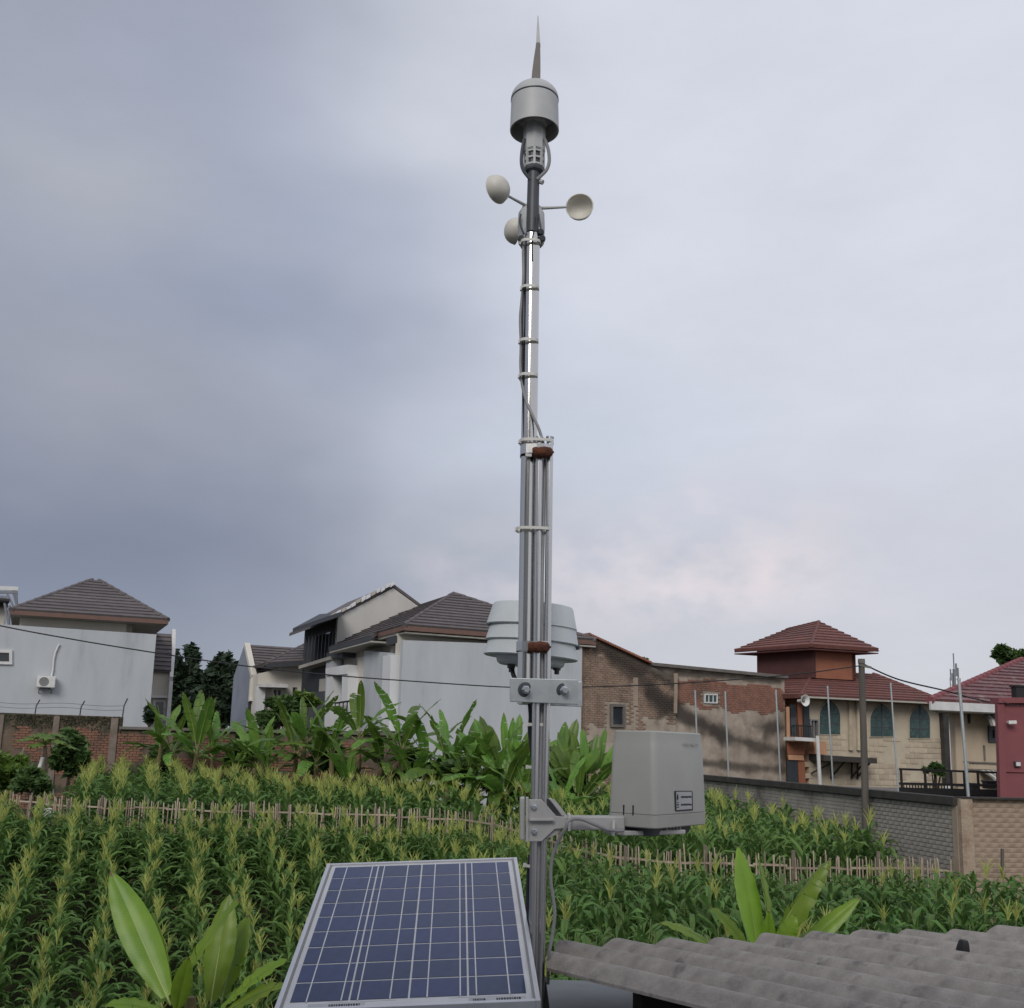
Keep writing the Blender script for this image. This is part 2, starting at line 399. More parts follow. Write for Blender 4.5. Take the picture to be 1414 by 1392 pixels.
M['awning_b'] = mat('awning_white_stripe', (0.55, 0.54, 0.50, 1), None, 3, 0.7)
M['far_white'] = mat('far_white_wall', (0.60, 0.60, 0.60, 1), None, 1, 0.9)

# ------------------------------------------------------------------ mesh helpers
class MB:
    def __init__(s):
        s.v, s.f, s.mi = [], [], []
    def face(s, pts, mi=0):
        k = len(s.v)
        s.v.extend(tuple(p) for p in pts)
        s.f.append(tuple(range(k, k + len(pts))))
        s.mi.append(mi)
        return s
    def hexa(s, a, b, mi=0):
        """two quads a (4 points) and b (4 points) joined into a box"""
        k = len(s.v)
        s.v.extend(tuple(p) for p in list(a) + list(b))
        for q in ((3, 2, 1, 0), (4, 5, 6, 7), (0, 1, 5, 4), (1, 2, 6, 5), (2, 3, 7, 6), (3, 0, 4, 7)):
            s.f.append(tuple(k + i for i in q))
            s.mi.append(mi)
        return s
    def box(s, c, ax, ay, az, mi=0):
        """centre and three half-axis vectors"""
        c, ax, ay, az = Vector(c), Vector(ax), Vector(ay), Vector(az)
        return s.hexa([c - ax - ay - az, c + ax - ay - az, c + ax + ay - az, c - ax + ay - az],
                      [c - ax - ay + az, c + ax - ay + az, c + ax + ay + az, c - ax + ay + az], mi)
    def bar(s, p0, p1, w, t, side=None, mi=0):
        """straight bar from p0 to p1, width w along side, thickness t"""
        p0, p1 = Vector(p0), Vector(p1)
        d = (p1 - p0).normalized()
        sd = Vector(side) if side is not None else (Vector((0, 0, 1)) if abs(d.z) < 0.9 else Vector((1, 0, 0)))
        sd = (sd - d * sd.dot(d)).normalized()
        n = d.cross(sd)
        return s.box((p0 + p1) / 2, (p1 - p0) / 2, sd * w / 2, n * t / 2, mi)
    def prism(s, pts, ext, mi=0):
        k, n = len(s.v), len(pts)
        ext = Vector(ext)
        s.v.extend(tuple(Vector(p)) for p in pts)
        s.v.extend(tuple(Vector(p) + ext) for p in pts)
        s.f.append(tuple(range(k + n - 1, k - 1, -1)))
        s.f.append(tuple(range(k + n, k + 2 * n)))
        s.mi += [mi, mi]
        for i in range(n):
            j = (i + 1) % n
            s.f.append((k + i, k + j, k + n + j, k + n + i))
            s.mi.append(mi)
        return s
    def tube(s, pts, rad, n=10, cap=True, mi=0):
        pts = [Vector(p) for p in pts]
        rad = [rad] * len(pts) if isinstance(rad, (int, float)) else rad
        k = len(s.v)
        ref = None
        for i, p in enumerate(pts):
            d = (pts[min(i + 1, len(pts) - 1)] - pts[max(i - 1, 0)]).normalized()
            if ref is None:
                ref = Vector((1, 0, 0)) if abs(d.x) < 0.9 else Vector((0, 1, 0))
            a = (ref - d * ref.dot(d)).normalized()
            ref = a
            b = d.cross(a)
            for j in range(n):
                t = 2 * math.pi * j / n
                s.v.append(tuple(p + (a * math.cos(t) + b * math.sin(t)) * rad[i]))
        for i in range(len(pts) - 1):
            for j in range(n):
                q = (j + 1) % n
                s.f.append((k + i * n + j, k + i * n + q, k + (i + 1) * n + q, k + (i + 1) * n + j))
                s.mi.append(mi)
        if cap:
            s.f.append(tuple(k + j for j in range(n - 1, -1, -1)))
            s.f.append(tuple(k + (len(pts) - 1) * n + j for j in range(n)))
            s.mi += [mi, mi]
        return s
    def lathe(s, origin, axis, prof, n=32, mi=0, closed=False):
        """prof: list of (radius, distance along axis)"""
        axis = Vector(axis).normalized()
        a = Vector((1, 0, 0)) if abs(axis.x) < 0.9 else Vector((0, 1, 0))
        a = (a - axis * a.dot(axis)).normalized()
        b = axis.cross(a)
        k = len(s.v)
        o = Vector(origin)
        for (r, h) in prof:
            for j in range(n):
                t = 2 * math.pi * j / n
                s.v.append(tuple(o + axis * h + (a * math.cos(t) + b * math.sin(t)) * max(r, 1e-5)))
        for i in range(len(prof) - 1):
            for j in range(n):
                q = (j + 1) % n
                s.f.append((k + i * n + j, k + i * n + q, k + (i + 1) * n + q, k + (i + 1) * n + j))
                s.mi.append(mi)
        return s
    def mesh(s, name, mats, offset=None, smooth=False):
        me = bpy.data.meshes.new(name)
        vv = s.v
        if offset is not None:
            vv = [(x - offset[0], y - offset[1], z - offset[2]) for (x, y, z) in vv]
        me.from_pydata(vv, [], s.f)
        mats = mats if isinstance(mats, (list, tuple)) else [mats]
        for m in mats:
            me.materials.append(m)
        if len(mats) > 1:
            me.polygons.foreach_set('material_index', s.mi)
        if smooth:
            me.polygons.foreach_set('use_smooth', [True] * len(me.polygons))
        me.update()
        return me
    def build(s, name, mats, parent=None, smooth=False, bevel=0.0, label=None, kind=None, fix=True):
        off = None
        if parent is not None:
            off = abs_loc(parent)
        me = s.mesh(name, mats, off, smooth and smooth is True)
        if fix:
            import bmesh
            bm = bmesh.new()
            bm.from_mesh(me)
            bmesh.ops.recalc_face_normals(bm, faces=bm.faces)
            bm.to_mesh(me)
            bm.free()
        o = link(name, me, parent)
        if smooth == 'auto':
            me.polygons.foreach_set('use_smooth', [True] * len(me.polygons))
            me.set_sharp_from_angle(angle=math.radians(35))
        if bevel:
            b = o.modifiers.new('bevel', 'BEVEL')
            b.width = bevel
            b.segments = 2
            b.limit_method = 'ANGLE'
        if label:
            o['label'] = label
        if kind:
            o['kind'] = kind
        return o
def abs_loc(o):
    l = Vector((0, 0, 0))
    while o is not None:
        l = l + o.location
        o = o.parent
    return l
def link(name, data, parent=None):
    o = bpy.data.objects.new(name, data)
    col.objects.link(o)
    if parent is not None:
        o.parent = parent
    return o
def tag(o, label, cat, group=None):
    o['label'], o['category'] = label, cat
    if group:
        o['group'] = group
    return o
def thing(name, label, cat, loc=(0, 0, 0), group=None):
    o = bpy.data.objects.new(name, None)
    col.objects.link(o)
    o.location = loc
    o.empty_display_size = 0.1
    return tag(o, label, cat, group)
def struct(name, mb, m, **kw):
    o = mb.build(name, m, **kw)
    o['kind'] = 'structure'
    return o

# ------------------------------------------------------------------ the lie of the land (heights relative to the eye)
def lerp(a, b, t):
    t = np.clip(t, 0, 1)
    return a + (b - a) * t
def gz(x, y):
    x, y = np.asarray(x, float), np.asarray(y, float)
    left = np.where(y < 13, lerp(-6.0, -5.45, y / 13), np.where(y < 22, lerp(-5.45, -2.95, (y - 13) / 9),
                    np.where(y < 24.5, lerp(-2.95, -2.7, (y - 22) / 2.5), lerp(-2.7, -2.4, (y - 24.5) / 10))))
    right = np.where(y < 9, -3.5, np.where(y < 17, lerp(-3.5, -2.9, (y - 9) / 8), lerp(-2.9, -2.45, (y - 17) / 14)))
    t = np.clip((x + 3.0) / 4.5, 0, 1)
    t = t * t * (3 - 2 * t)
    return left * (1 - t) + right * t
def ground(x, y):
    return float(gz(x, y)) + EYE
def horizon_px(x, y):
    return to_px(Vector((x, y, ground(x, y))))

xs = np.concatenate([[-2500, -900, -300, -120, -60], np.arange(-36, 36.1, 1.2), [60, 120, 300, 900, 2500]])
ys = np.concatenate([[-400, -100, -30, -8], np.arange(0, 48.1, 1.2), [60, 90, 160, 400, 1000, 3000]])
gm = MB()
rng = np.random.default_rng(5)
for yy in ys:
    for xx in xs:
        j = rng.normal(0, 0.04) if abs(xx) < 40 and 0 < yy < 50 else 0
        gm.v.append((xx, yy, ground(xx, yy) + j))
nx = len(xs)
for j in range(len(ys) - 1):
    for i in range(nx - 1):
        gm.f.append((j * nx + i, j * nx + i + 1, (j + 1) * nx + i + 1, (j + 1) * nx + i))
        gm.mi.append(0)
struct('ground', gm, M['soil'], smooth=True)

# ------------------------------------------------------------------ unseen house added behind the viewpoint to shade near things and show in the tubes
own = thing('house', 'unseen plain house wall added behind the viewpoint to shade near things', 'house', (0, -1.3, EYE - 3.5))
MB().box((-2.6, -4.4, EYE - 1.0), (3.4, 0, 0), (0, 3.1, 0), (0, 0, 3.5)).build('wall', M['wall_white'], own)
MB().box((-2.6, -4.4, EYE + 2.56), (3.7, 0, 0), (0, 3.45, 0), (0, 0, .05)).build('roof', M['tile_grey'], own)
wo = MB()
for (x_, z_, w_, h_) in ((-1.55, .15, .05, 1.5), (-.45, .15, .05, 1.5), (-1.0, .88, 1.15, .05), (-1.0, -.6, 1.15, .05)):
    wo.box((x_, -1.27, EYE + z_), (w_ / 2, 0, 0), (0, .05, 0), (0, 0, h_ / 2))
wf_ = wo.build('window', M['trim'], own)
MB().box((-1.0, -1.285, EYE + .14), (.53, 0, 0), (0, .01, 0), (0, 0, .72)).build('pane', M['glass'], wf_)

# ------------------------------------------------------------------ building helpers
class Plane:
    """vertical plane through the point seen at column xcol, forward distance Y, running along direction d"""
    def __init__(s, xcol, Y, d):
        s.d = Vector((d[0], d[1], 0)).normalized()
        v = ray(xcol, PY0 + F_PX * 0.168 + ROLL * (xcol - CX0))
        s.o = Vector((v.x / v.y * Y, Y, 0))
        n = Vector((-s.d.y, s.d.x, 0))
        s.n = n if n.dot(-s.o) > 0 else -n          # towards the viewer
    def off(s, k):
        q = Plane.__new__(Plane)
        q.d, q.n, q.o = s.d, s.n, s.o + s.n * k
        return q
    def hit(s, x, y):
        v = ray(x, y)
        e = Vector((0, 0, EYE))
        t = (s.o - e).dot(s.n) / v.dot(s.n)
        return e + v * t
    def sz(s, x, y):
        h = s.hit(x, y)
        return ((h - s.o).dot(s.d), h.z)
    def pt(s, a, z, k=0.0):
        return Vector((s.o.x, s.o.y, 0)) + s.d * a + Vector((0, 0, z)) + s.n * k
def wall_down(pl, tops, zb, th=0.2, mb=None):
    mb = mb or MB()
    p = [pl.hit(*t) for t in tops]
    pts = p + [Vector((p[-1].x, p[-1].y, zb)), Vector((p[0].x, p[0].y, zb))]
    return mb.prism(pts, -pl.n * th)
def panel(pl, pts, th=0.1, proud=0.0, mb=None):
    """polygon given in photograph pixels on a plane, standing proud of it"""
    mb = mb or MB()
    q = [pl.hit(*t) + pl.n * proud for t in pts]
    return mb.prism(q, -pl.n * th)
def rect(x0, y0, x1, y1, sl=0.027, lean=0.0):
    return [(x0 + lean * (y0 - y0), y0), (x1, y0 + sl * (x1 - x0)), (x1 + lean * (y1 - y0), y1 + sl * (x1 - x0)), (x0 + lean * (y1 - y0), y1)]
def roof(parent, e0, e1, t1, t0, n, m, th=0.05, name='roof', label=None):
    e0, e1, t0, t1 = map(Vector, (e0, e1, t0, t1))
    nn = (e1 - e0).cross(t0 - e0)
    if nn.length < 1e-6:
        nn = (e1 - e0).cross(t1 - e0)
    nn.normalize()
    if nn.z < 0:
        nn = -nn
    mb = MB()
    if (t0 - t1).length < 0.02:
        mb.prism([e0, e1, (t0 + t1) / 2], -nn * 0.10)
    else:
        mb.prism([e0, e1, t1, t0], -nn * 0.10)
    r = mb.build(name, m, parent, label=label)
    for i in range(n):
        f0, f1 = i / n, (i + 1.12) / n
        f1 = min(f1, 0.999)
        a0, a1 = e0.lerp(t0, f0), e1.lerp(t1, f0)
        b0, b1 = e0.lerp(t0, f1), e1.lerp(t1, f1)
        c = MB().hexa([a0 + nn * 0.003, a1 + nn * 0.003, b1 + nn * 0.003, b0 + nn * 0.003],
                      [a0 + nn * th * 1.3, a1 + nn * th * 1.3, b1 + nn * th * 0.3, b0 + nn * th * 0.3])
        c.build('tile_course', m, r)
    return r
def ridge_cap(parent, p0, p1, m, r=0.09, name='ridge_tiles'):
    p0, p1 = Vector(p0), Vector(p1)
    n = max(2, int((p1 - p0).length / 0.45))
    mb = MB()
    for i in range(n):
        a, b = p0.lerp(p1, i / n), p0.lerp(p1, (i + 1.08) / n)
        mb.tube([a, b], [r * 1.12, r * 0.92], 7)
    return mb.build(name, m, parent)
def window(parent, pl, x0, y0, x1, y1, frame=0.07, proud=0.04, glass='glass', fm='trim', sl=0.027, mull=0, name='window'):
    q = rect(x0, y0, x1, y1, sl)
    p = [pl.hit(*t) for t in q]
    fr = MB()
    n = pl.n
    for i in range(4):
        a, b = p[i], p[(i + 1) % 4]
        inward = ((p[(i + 2) % 4] + p[(i + 3) % 4]) / 2 - (a + b) / 2).normalized()
        ex = (b - a).normalized() * (0.0 if i % 2 else frame / 2)
        fr.bar(a + inward * frame / 2 - ex * 0 + n * proud / 2, b + inward * frame / 2 + n * proud / 2, frame, proud + 0.002 * (i % 2), side=inward)
    for k in range(mull):
        t = (k + 1) / (mull + 1)
        fr.bar(p[0].lerp(p[1], t) + n * proud * 0.45, p[3].lerp(p[2], t) + n * proud * 0.45, frame * 0.7, proud * 0.8, side=pl.d)
    o = fr.build(name, M[fm], parent)
    pm = MB().prism([v + n * 0.012 for v in p], -n * 0.02)
    pm.build('pane', M[glass], o)
    return o
def strip(parent, name, p0, p1, w, t, m, side=None, **kw):
    return MB().bar(p0, p1, w, t, side).build(name, M[m], parent, **kw)

UH, VH = Vector((0.905, 0.425, 0)), Vector((-0.425, 0.905, 0))       # the housing estate's two street directions
ZG = EYE - 2.4

# ------------------------------------------------------------------ house with the air conditioner, far left
A = Plane(208, 38.0, UH)
hA = thing('house', 'grey rendered house with hipped tile roof and an air conditioner on its blank wall', 'house', (A.o.x, A.o.y, ZG), 'houses behind the field')
wall_down(A, [(-90, 850), (0, 862), (216, 876)], ZG - 0.4, 0.25).build('party_wall', M['wall_grey'], hA)
A1 = A.off(-.55)
wall_down(A1, [(29, 842), (184, 852)], ZG, 0.2).build('upper_wall', M['wall_cream'], hA)
A1s = [A1.hit(184, 852), A1.hit(184, 852) + VH * 6]
MB().prism([A1s[0], A1s[1], Vector((A1s[1].x, A1s[1].y, ZG)), Vector((A1s[0].x, A1s[0].y, ZG))], UH * -0.2).build('side_wall', M['wall_cream'], hA)
e0, e1 = A.off(0.15).hit(15, 842), A.off(0.15).hit(232, 856)
apx = A.off(-3.6).hit(127, 801)
apx2 = A.off(-3.6).hit(137, 802)
e2, e3 = e1 + VH * 7.6, e0 + VH * 7.6
roof(hA, e0, e1, apx2, apx, 12, M['tile_grey'])
roof(hA, e1, e2, apx2, apx2, 6, M['tile_grey'])
roof(hA, e3, e0, apx, apx, 6, M['tile_grey'])
ridge_cap(hA, e1, apx2, M['tile_grey'])
ridge_cap(hA, e0, apx, M['tile_grey'])
MB().prism([v + Vector((0, 0, -0.12)) for v in (e0 + VH * .05, e1 + VH * .05, e2, e3)], Vector((0, 0, -0.05))).build('soffit', M['soffit'], hA)
strip(hA, 'fascia', e0 + Vector((0, 0, -.09)), e1 + Vector((0, 0, -.09)), 0.15, 0.04, 'fascia', side=(0, 0, 1))
strip(hA, 'fascia', e1 + Vector((0, 0, -.09)), e2 + Vector((0, 0, -.09)), 0.15, 0.04, 'fascia', side=(0, 0, 1))
window(hA, A, -14, 897, 17, 917, 0.10, 0.07)
A3 = A.off(-3.0)
wall_down(A3, [(205, 926), (234, 927)], ZG, 0.2).build('rear_wall', M['wall_cream'], hA)
r0, r1 = A3.off(0.25).hit(205, 925), A3.off(0.25).hit(236, 927)
roof(hA, r0, r1, A3.off(-1.6).hit(238, 876), A3.off(-1.6).hit(205, 874), 9, M['tile_grey'])
mb = MB()
pp = [A3.off(k).hit(*q) for k, q in ((-1.6, (239, 874)), (-0.9, (238.5, 905)), (0.3, (235.5, 941)), (0.3, (231, 990)))]
pp[3] = Vector((pp[2].x, pp[2].y, ZG))
for i in range(3):
    mb.bar(pp[i], pp[i + 1], 0.14, 0.5, side=UH)
mb.build('gable_trim', M['trim'], hA)
window(hA, A3, 211, 966, 229, 996, 0.1, 0.06)
strip(hA, 'window_ledge', A3.hit(208, 962) + A3.n * .15, A3.hit(231, 962.5) + A3.n * .15, 0.3, 0.1, 'trim', side=A3.n)

ac_p = A.hit(63.5, 942)
ac = thing('air_conditioner', 'white air conditioner unit mounted on the grey blank house wall', 'air conditioner', ac_p)
d, n, z = A.d, A.n, Vector((0, 0, 1))
MB().box(ac_p + n * 0.2, d * 0.30, n * 0.14, z * 0.20).build('casing', M['white_plastic'], ac, bevel=0.02)
MB().lathe(ac_p + n * 0.342 - d * 0.07, n, [(0.0, 0.004), (0.05, 0.012), (0.05, 0.006), (0.135, 0.006), (0.15, 0.015), (0.16, 0.0)], 24).build('fan_grille', M['grey_plastic'], ac)
for s in (-1, 1):
    mb = MB()
    mb.bar(ac_p + d * 0.2 * s - z * 0.22, ac_p + d * 0.2 * s - z * 0.22 + n * 0.36, 0.04, 0.03)
    mb.bar(ac_p + d * 0.2 * s - z * 0.40, ac_p + d * 0.2 * s - z * 0.24 + n * 0.3, 0.03, 0.03)
    mb.build('bracket', M['grey_plastic'], ac)
cp = [A.hit(*q) + n * 0.05 for q in ((71, 934), (73, 925), (74, 912), (76, 902), (80, 893), (82, 890))]
tag(MB().tube(cp, 0.034, 8).build('drain_pipe', M['white_plastic'], None), 'white pipe climbing the grey wall above the air conditioner', 'pipe')

# neighbour cut by the left edge: cream wall and a steel water-tank stand
A9 = A.off(-6)
hN = thing('house', 'cream house mostly hidden at the edge behind the grey wall', 'house', (A9.o.x - 14, A9.o.y - 6, ZG), 'houses behind the field')
wall_down(A9, [(-80, 836), (8, 837)], ZG, 3.0).build('wall', M['wall_cream'], hN)
strip(hN, 'roof_edge', A9.hit(-80, 834) + A9.n * .1, A9.hit(11, 835) + A9.n * .1, 0.22, 0.5, 'black_metal', side=(0, 0, 1))
tw = thing('solar_heater', 'steel solar water heater frame on the house at the photo edge', 'water heater', A9.hit(10, 858))
A9b = A9.off(0.6)
for (a, b, w) in (((-30, 811), (25, 813), .16), ((-30, 818), (25, 818), .1), ((-30, 823), (10, 825), .1)):
    strip(tw, 'rail', A9b.hit(*a), A9b.hit(*b), w, 0.1, 'trim' if w > .12 else 'tower_grey', side=(0, 0, 1))
for (a, b) in (((9, 818), (22, 844)), ((18, 815), (24, 838)), ((22, 816), (24, 852)), ((6, 830), (12, 862)), ((13, 836), (12, 866))):
    strip(tw, 'strut', A9b.hit(*a), A9b.hit(*b), 0.08, 0.08, 'tower_grey')
MB().tube([A9b.hit(-20, 828), A9b.hit(13, 830)], 0.10, 10).build('tank', M['black_metal'], tw)

# ------------------------------------------------------------------ house with the slate gable (x 317..425)
B_side = Plane(346, 47.0, VH)
hB = thing('house', 'cream house with slate blue gable wall and a small hipped bay roof', 'house', (B_side.o.x, B_side.o.y, ZG), 'houses behind the field')
g0, ga, g1 = B_side.hit(346.5, 935), B_side.hit(337.5, 890), B_side.hit(322.5, 935)
MB().prism([g0, ga, g1, Vector((g1.x, g1.y, ZG - .5)), Vector((g0.x, g0.y, ZG - .5))], UH * 0.2).build('gable_wall', M['wall_blue'], hB)
mb = MB()
g0b = Vector((g0.x, g0.y, ZG))
mb.bar(ga + UH * .12, g0 + UH * .12 - VH * .1, 0.26, 0.22, side=UH)
mb.bar(g0 + UH * .12 - VH * .1, g0b + UH * .12 - VH * .1, 0.26, 0.22, side=UH)
mb.build('gable_trim', M['wall_cream'], hB)
roof(hB, g0 + UH * .3, g0 + UH * 7.5, ga + UH * 7.5, ga + UH * .3, 12, M['tile_grey'])
roof(hB, g1 + UH * .3, g1 + UH * 7.5, ga + UH * 7.5, ga + UH * .3, 5, M['tile_grey'])
B_front = Plane(346, 47.0, UH)
B_wall = B_front.off(-0.5)
wall_down(B_wall, [(346, 937), (430, 938)], ZG, 0.2).build('front_wall', M['wall_cream'], hB)
panel(B_wall, rect(342.5, 969, 353, 1005), 0.05, 0.03).build('garage_opening', M['wall_dark'], hB)
strip(hB, 'ledge', B_wall.hit(343, 967) + B_wall.n * .1, B_wall.hit(354, 967) + B_wall.n * .1, 0.3, 0.08, 'trim', side=B_wall.n)
B_bay = B_front.off(0.7)
wall_down(B_bay, [(357, 930), (385, 924), (385, 912), (428, 912)], ZG, 1.3).build('bay_wall', M['wall_cream'], hB)
panel(B_bay, [(353, 949), (365, 949.5), (361, 1005), (350, 1005)], 0.3, 0.30).build('pilaster', M['wall_white'], hB)
strip(hB, 'canopy', B_bay.hit(355, 947) + B_bay.n * .35, B_bay.hit(393, 948) + B_bay.n * .35, 0.7, 0.16, 'trim', side=B_bay.n)
window(hB, B_bay, 375, 950, 390, 972, 0.09, 0.06, mull=1)
window(hB, B_bay, 404, 949, 410, 969, 0.03, 0.03, fm='dark_fins')
q0, q1, qa = B_bay.off(.8).hit(368, 916), B_bay.off(.8).hit(428, 913), B_bay.off(-2.2).hit(424, 889)
roof(hB, q0, q1, qa + UH * .6, qa, 7, M['tile_grey'], name='bay_roof')
roof(hB, q0 + VH * 3, q0, qa, qa, 5, M['tile_grey'], name='bay_roof')
ridge_cap(hB, q0, qa, M['tile_grey'])
strip(hB, 'fascia', q0 - z * .1, q1 - z * .1, 0.18, 0.04, 'dark_fins', side=(0, 0, 1))

# ------------------------------------------------------------------ charcoal house with the tall pale gable (x 405..582)
C_side = Plane(466, 41.0, VH)
C_front = Plane(466, 41.0, UH)
hC = thing('house', 'charcoal louvred house with tall pale gable wall and broken roof edge', 'house', (C_side.o.x, C_side.o.y, ZG), 'houses behind the field')
wall_down(C_side, [(466, 852), (421, 868)], ZG, 0.3).build('side_wall', M['wall_dark'], hC)
gq = [C_front.hit(*t) for t in ((466, 851), (543, 811), (585, 842))]
wall_down(C_front, [(466.5, 852), (543, 812), (590, 846)], ZG, 0.25).build('gable_wall', M['wall_pale'], hC)
dep = VH * 7.0
mb = MB()
lo = C_front.hit(455, 858)
MB().prism([gq[1] + z * .02, lo, lo + dep, gq[1] + dep], z * .14).build('roof', M['tile_grey'], hC)
MB().prism([gq[1] + z * .02, gq[2] + z * .02, gq[2] + dep, gq[1] + dep + z * .02], z * .13).build('roof', M['tile_grey'], hC)
rnd = random.Random(4)
for i in range(13):
    t0, t1 = i / 13.0, (i + .93) / 13.0
    a = gq[1].lerp(lo, t0) + z * .17
    b = gq[1].lerp(lo, t1 - rnd.uniform(0, .02)) + z * rnd.uniform(.13, .18)
    w = 0.09 + 0.08 * rnd.random()
    MB().box((a + b) / 2 - VH * .02 + z * rnd.uniform(-.02, .05), (b - a) / 2, VH * .14, Vector((0, 0, w / 2))).build(
        'flashing_sheet', M['wall_white'] if rnd.random() < .8 else M['wall_beige'], hC)
o0, o1 = C_side.off(1.5).hit(404, 873), C_side.off(1.5).hit(438, 853)
o2 = C_side.off(0.2).hit(470, 852)
mb = MB()
ov = [C_side.off(1.3).hit(406, 872), C_side.off(0.2).hit(440, 854), C_side.off(0.0).hit(469, 852)]
nearv = -VH * 1.2
e_a, e_b = C_side.off(1.6).hit(404, 873), C_side.off(0.1).hit(441, 853)
MB().prism([e_a, e_b, C_side.off(0.0).hit(470, 851), C_side.off(1.4).hit(470, 851) - VH * .2], z * .16).build('eave_canopy', M['dark_fins'], hC)
for i in range(9):
    t = i / 8.0
    xa = 424 + 38 * t
    strip(hC, 'louvre_fin', C_side.off(.22).hit(xa, 880 - 6 * t), C_side.off(.22).hit(xa - 2.5, 918 - 8 * t), 0.10, 0.16, 'dark_fins', side=VH)
strip(hC, 'floor_slab', C_side.off(.3).hit(420, 922), C_side.off(.3).hit(464, 909), 0.14, 0.5, 'soffit', side=(0, 0, 1))
panel(C_side, [(443, 938), (460, 936), (458, 954), (442, 955)], 0.05, .06).build('wall_panel', M['wall_beige'], hC)
panel(C_side, [(452, 874), (458, 872), (457, 890), (451, 892)], 0.05, .06).build('dark_opening', M['glass'], hC)
panel(C_side, [(426, 958), (462, 954), (458, 1005), (424, 1005)], 0.1, .25).build('gate_panel', M['dark_fins'], hC)

# ------------------------------------------------------------------ big grey house left of the mast (x 455..805)
D = Plane(558, 33.5, UH)
Df = Plane(558, 33.5, VH)
hD = thing('house', 'large grey house with wide blank wall, hipped tile roof and white portal', 'house', (D.o.x, D.o.y, ZG), 'houses behind the field')
wall_down(D, [(557, 884), (804, 893)], ZG - .4, 0.25).build('party_wall', M['wall_grey'], hD)
Db = D.off(-.55)
wall_down(Db, [(550, 868), (720, 872)], ZG, 0.2).build('upper_wall', M['wall_cream'], hD)
De = D.off(0.1)
e0, e1 = De.hit(558, 863.5), None
e1 = e0 + UH * 7.3
e1.z = e0.z
ap = D.off(-3.4).hit(626, 820)
e3 = e0 + VH * 5.2
roof(hD, e0, e1, ap, ap, 13, M['tile_grey'])
back = ap + VH * 3.0
roof(hD, e3, e0, ap, back, 10, M['tile_grey'])
ridge_cap(hD, e0, ap, M['tile_grey'])
ridge_cap(hD, e1, ap, M['tile_grey'])
dz = Vector((0, 0, -.09))
strip(hD, 'fascia', e0 + dz, e1 + dz, 0.15, 0.04, 'fascia', side=(0, 0, 1))
strip(hD, 'fascia', e0 + dz, e3 + dz, 0.15, 0.04, 'fascia', side=(0, 0, 1))
MB().prism([v + Vector((0, 0, -.2)) for v in (e0 + UH * .05 + VH * .05, e1, e1 + VH * 5, e3)], z * -.05).build('soffit', M['soffit'], hD)
# second, lower roof further along the street side
f0, f1 = Df.off(.7).hit(512, 879), Df.off(.7).hit(455, 893)
f1.z = f0.z
rt = Df.off(-2.8).hit(569, 841)
rb = rt + (f1 - f0).normalized() * 2.2
roof(hD, f1, f0, rt, rb, 9, M['tile_grey'])
MB().prism([v + Vector((0, 0, -.14)) for v in (f0, f1, f1 + UH * 1.5, f0 + UH * 1.5)], z * -.06).build('soffit', M['soffit'], hD)
strip(hD, 'fascia', f0 + dz * .6, f1 + dz * .6, 0.16, 0.04, 'dark_fins', side=(0, 0, 1))
wall_down(Df.off(-.15), [(557, 876), (462, 897)], ZG, 0.2).build('street_wall', M['wall_beige'], hD)
panel(Df, [(557, 905), (546, 907), (543, 1010), (555, 1010)], .5, .45).build('corner_box', M['wall_white'], hD)
panel(Df, [(546, 902), (512, 899), (508, 1010), (541, 1010)], .4, .25).build('wall_panel', M['wall_grey'], hD)
panel(Df, [(509, 906), (498, 909), (495, 1010), (506, 1010)], .2, .12).build('wall_panel', M['wall_cream'], hD)
panel(Df, [(499, 919), (468, 924), (468, 934), (498, 932)], .5, .55).build('portal_lintel', M['wall_white'], hD)
for (a, b) in ((499, 490), (476, 468)):
    panel(Df, [(a, 932), (b, 933), (b - 3, 1010), (a - 3, 1010)], .5, .5).build('portal_jamb', M['wall_white'], hD)
panel(Df, [(490, 933), (476, 934), (473, 1010), (487, 1010)], .05, .12).build('portal_door', M['glass'], hD)
panel(Df, [(470, 909), (462, 911), (459, 1010), (467, 1010)], .4, .35).build('column', M['wall_grey'], hD)
panel(Df, [(487, 897), (464, 903), (464, 911), (487, 908)], .5, .4).build('dark_canopy', M['dark_fins'], hD)
panel(Df, [(556, 878), (541, 882), (541, 892), (556, 888)], .3, .2).build('dark_canopy', M['dark_fins'], hD)
rail = MB()
for (xa, ya, xb, yb) in ((463, 971, 491, 967), (462, 985, 490, 984)):
    rail.bar(Df.off(.7).hit(xa, ya), Df.off(.7).hit(xb, yb), .06, .06)
for k in range(6):
    t = k / 5
    rail.bar(Df.off(.7).hit(463 + 28 * t, 971 - 4 * t), Df.off(.7).hit(462 + 28 * t, 985 - t), .04, .04)
rail.build('balcony_rail', M['black_metal'], hD)

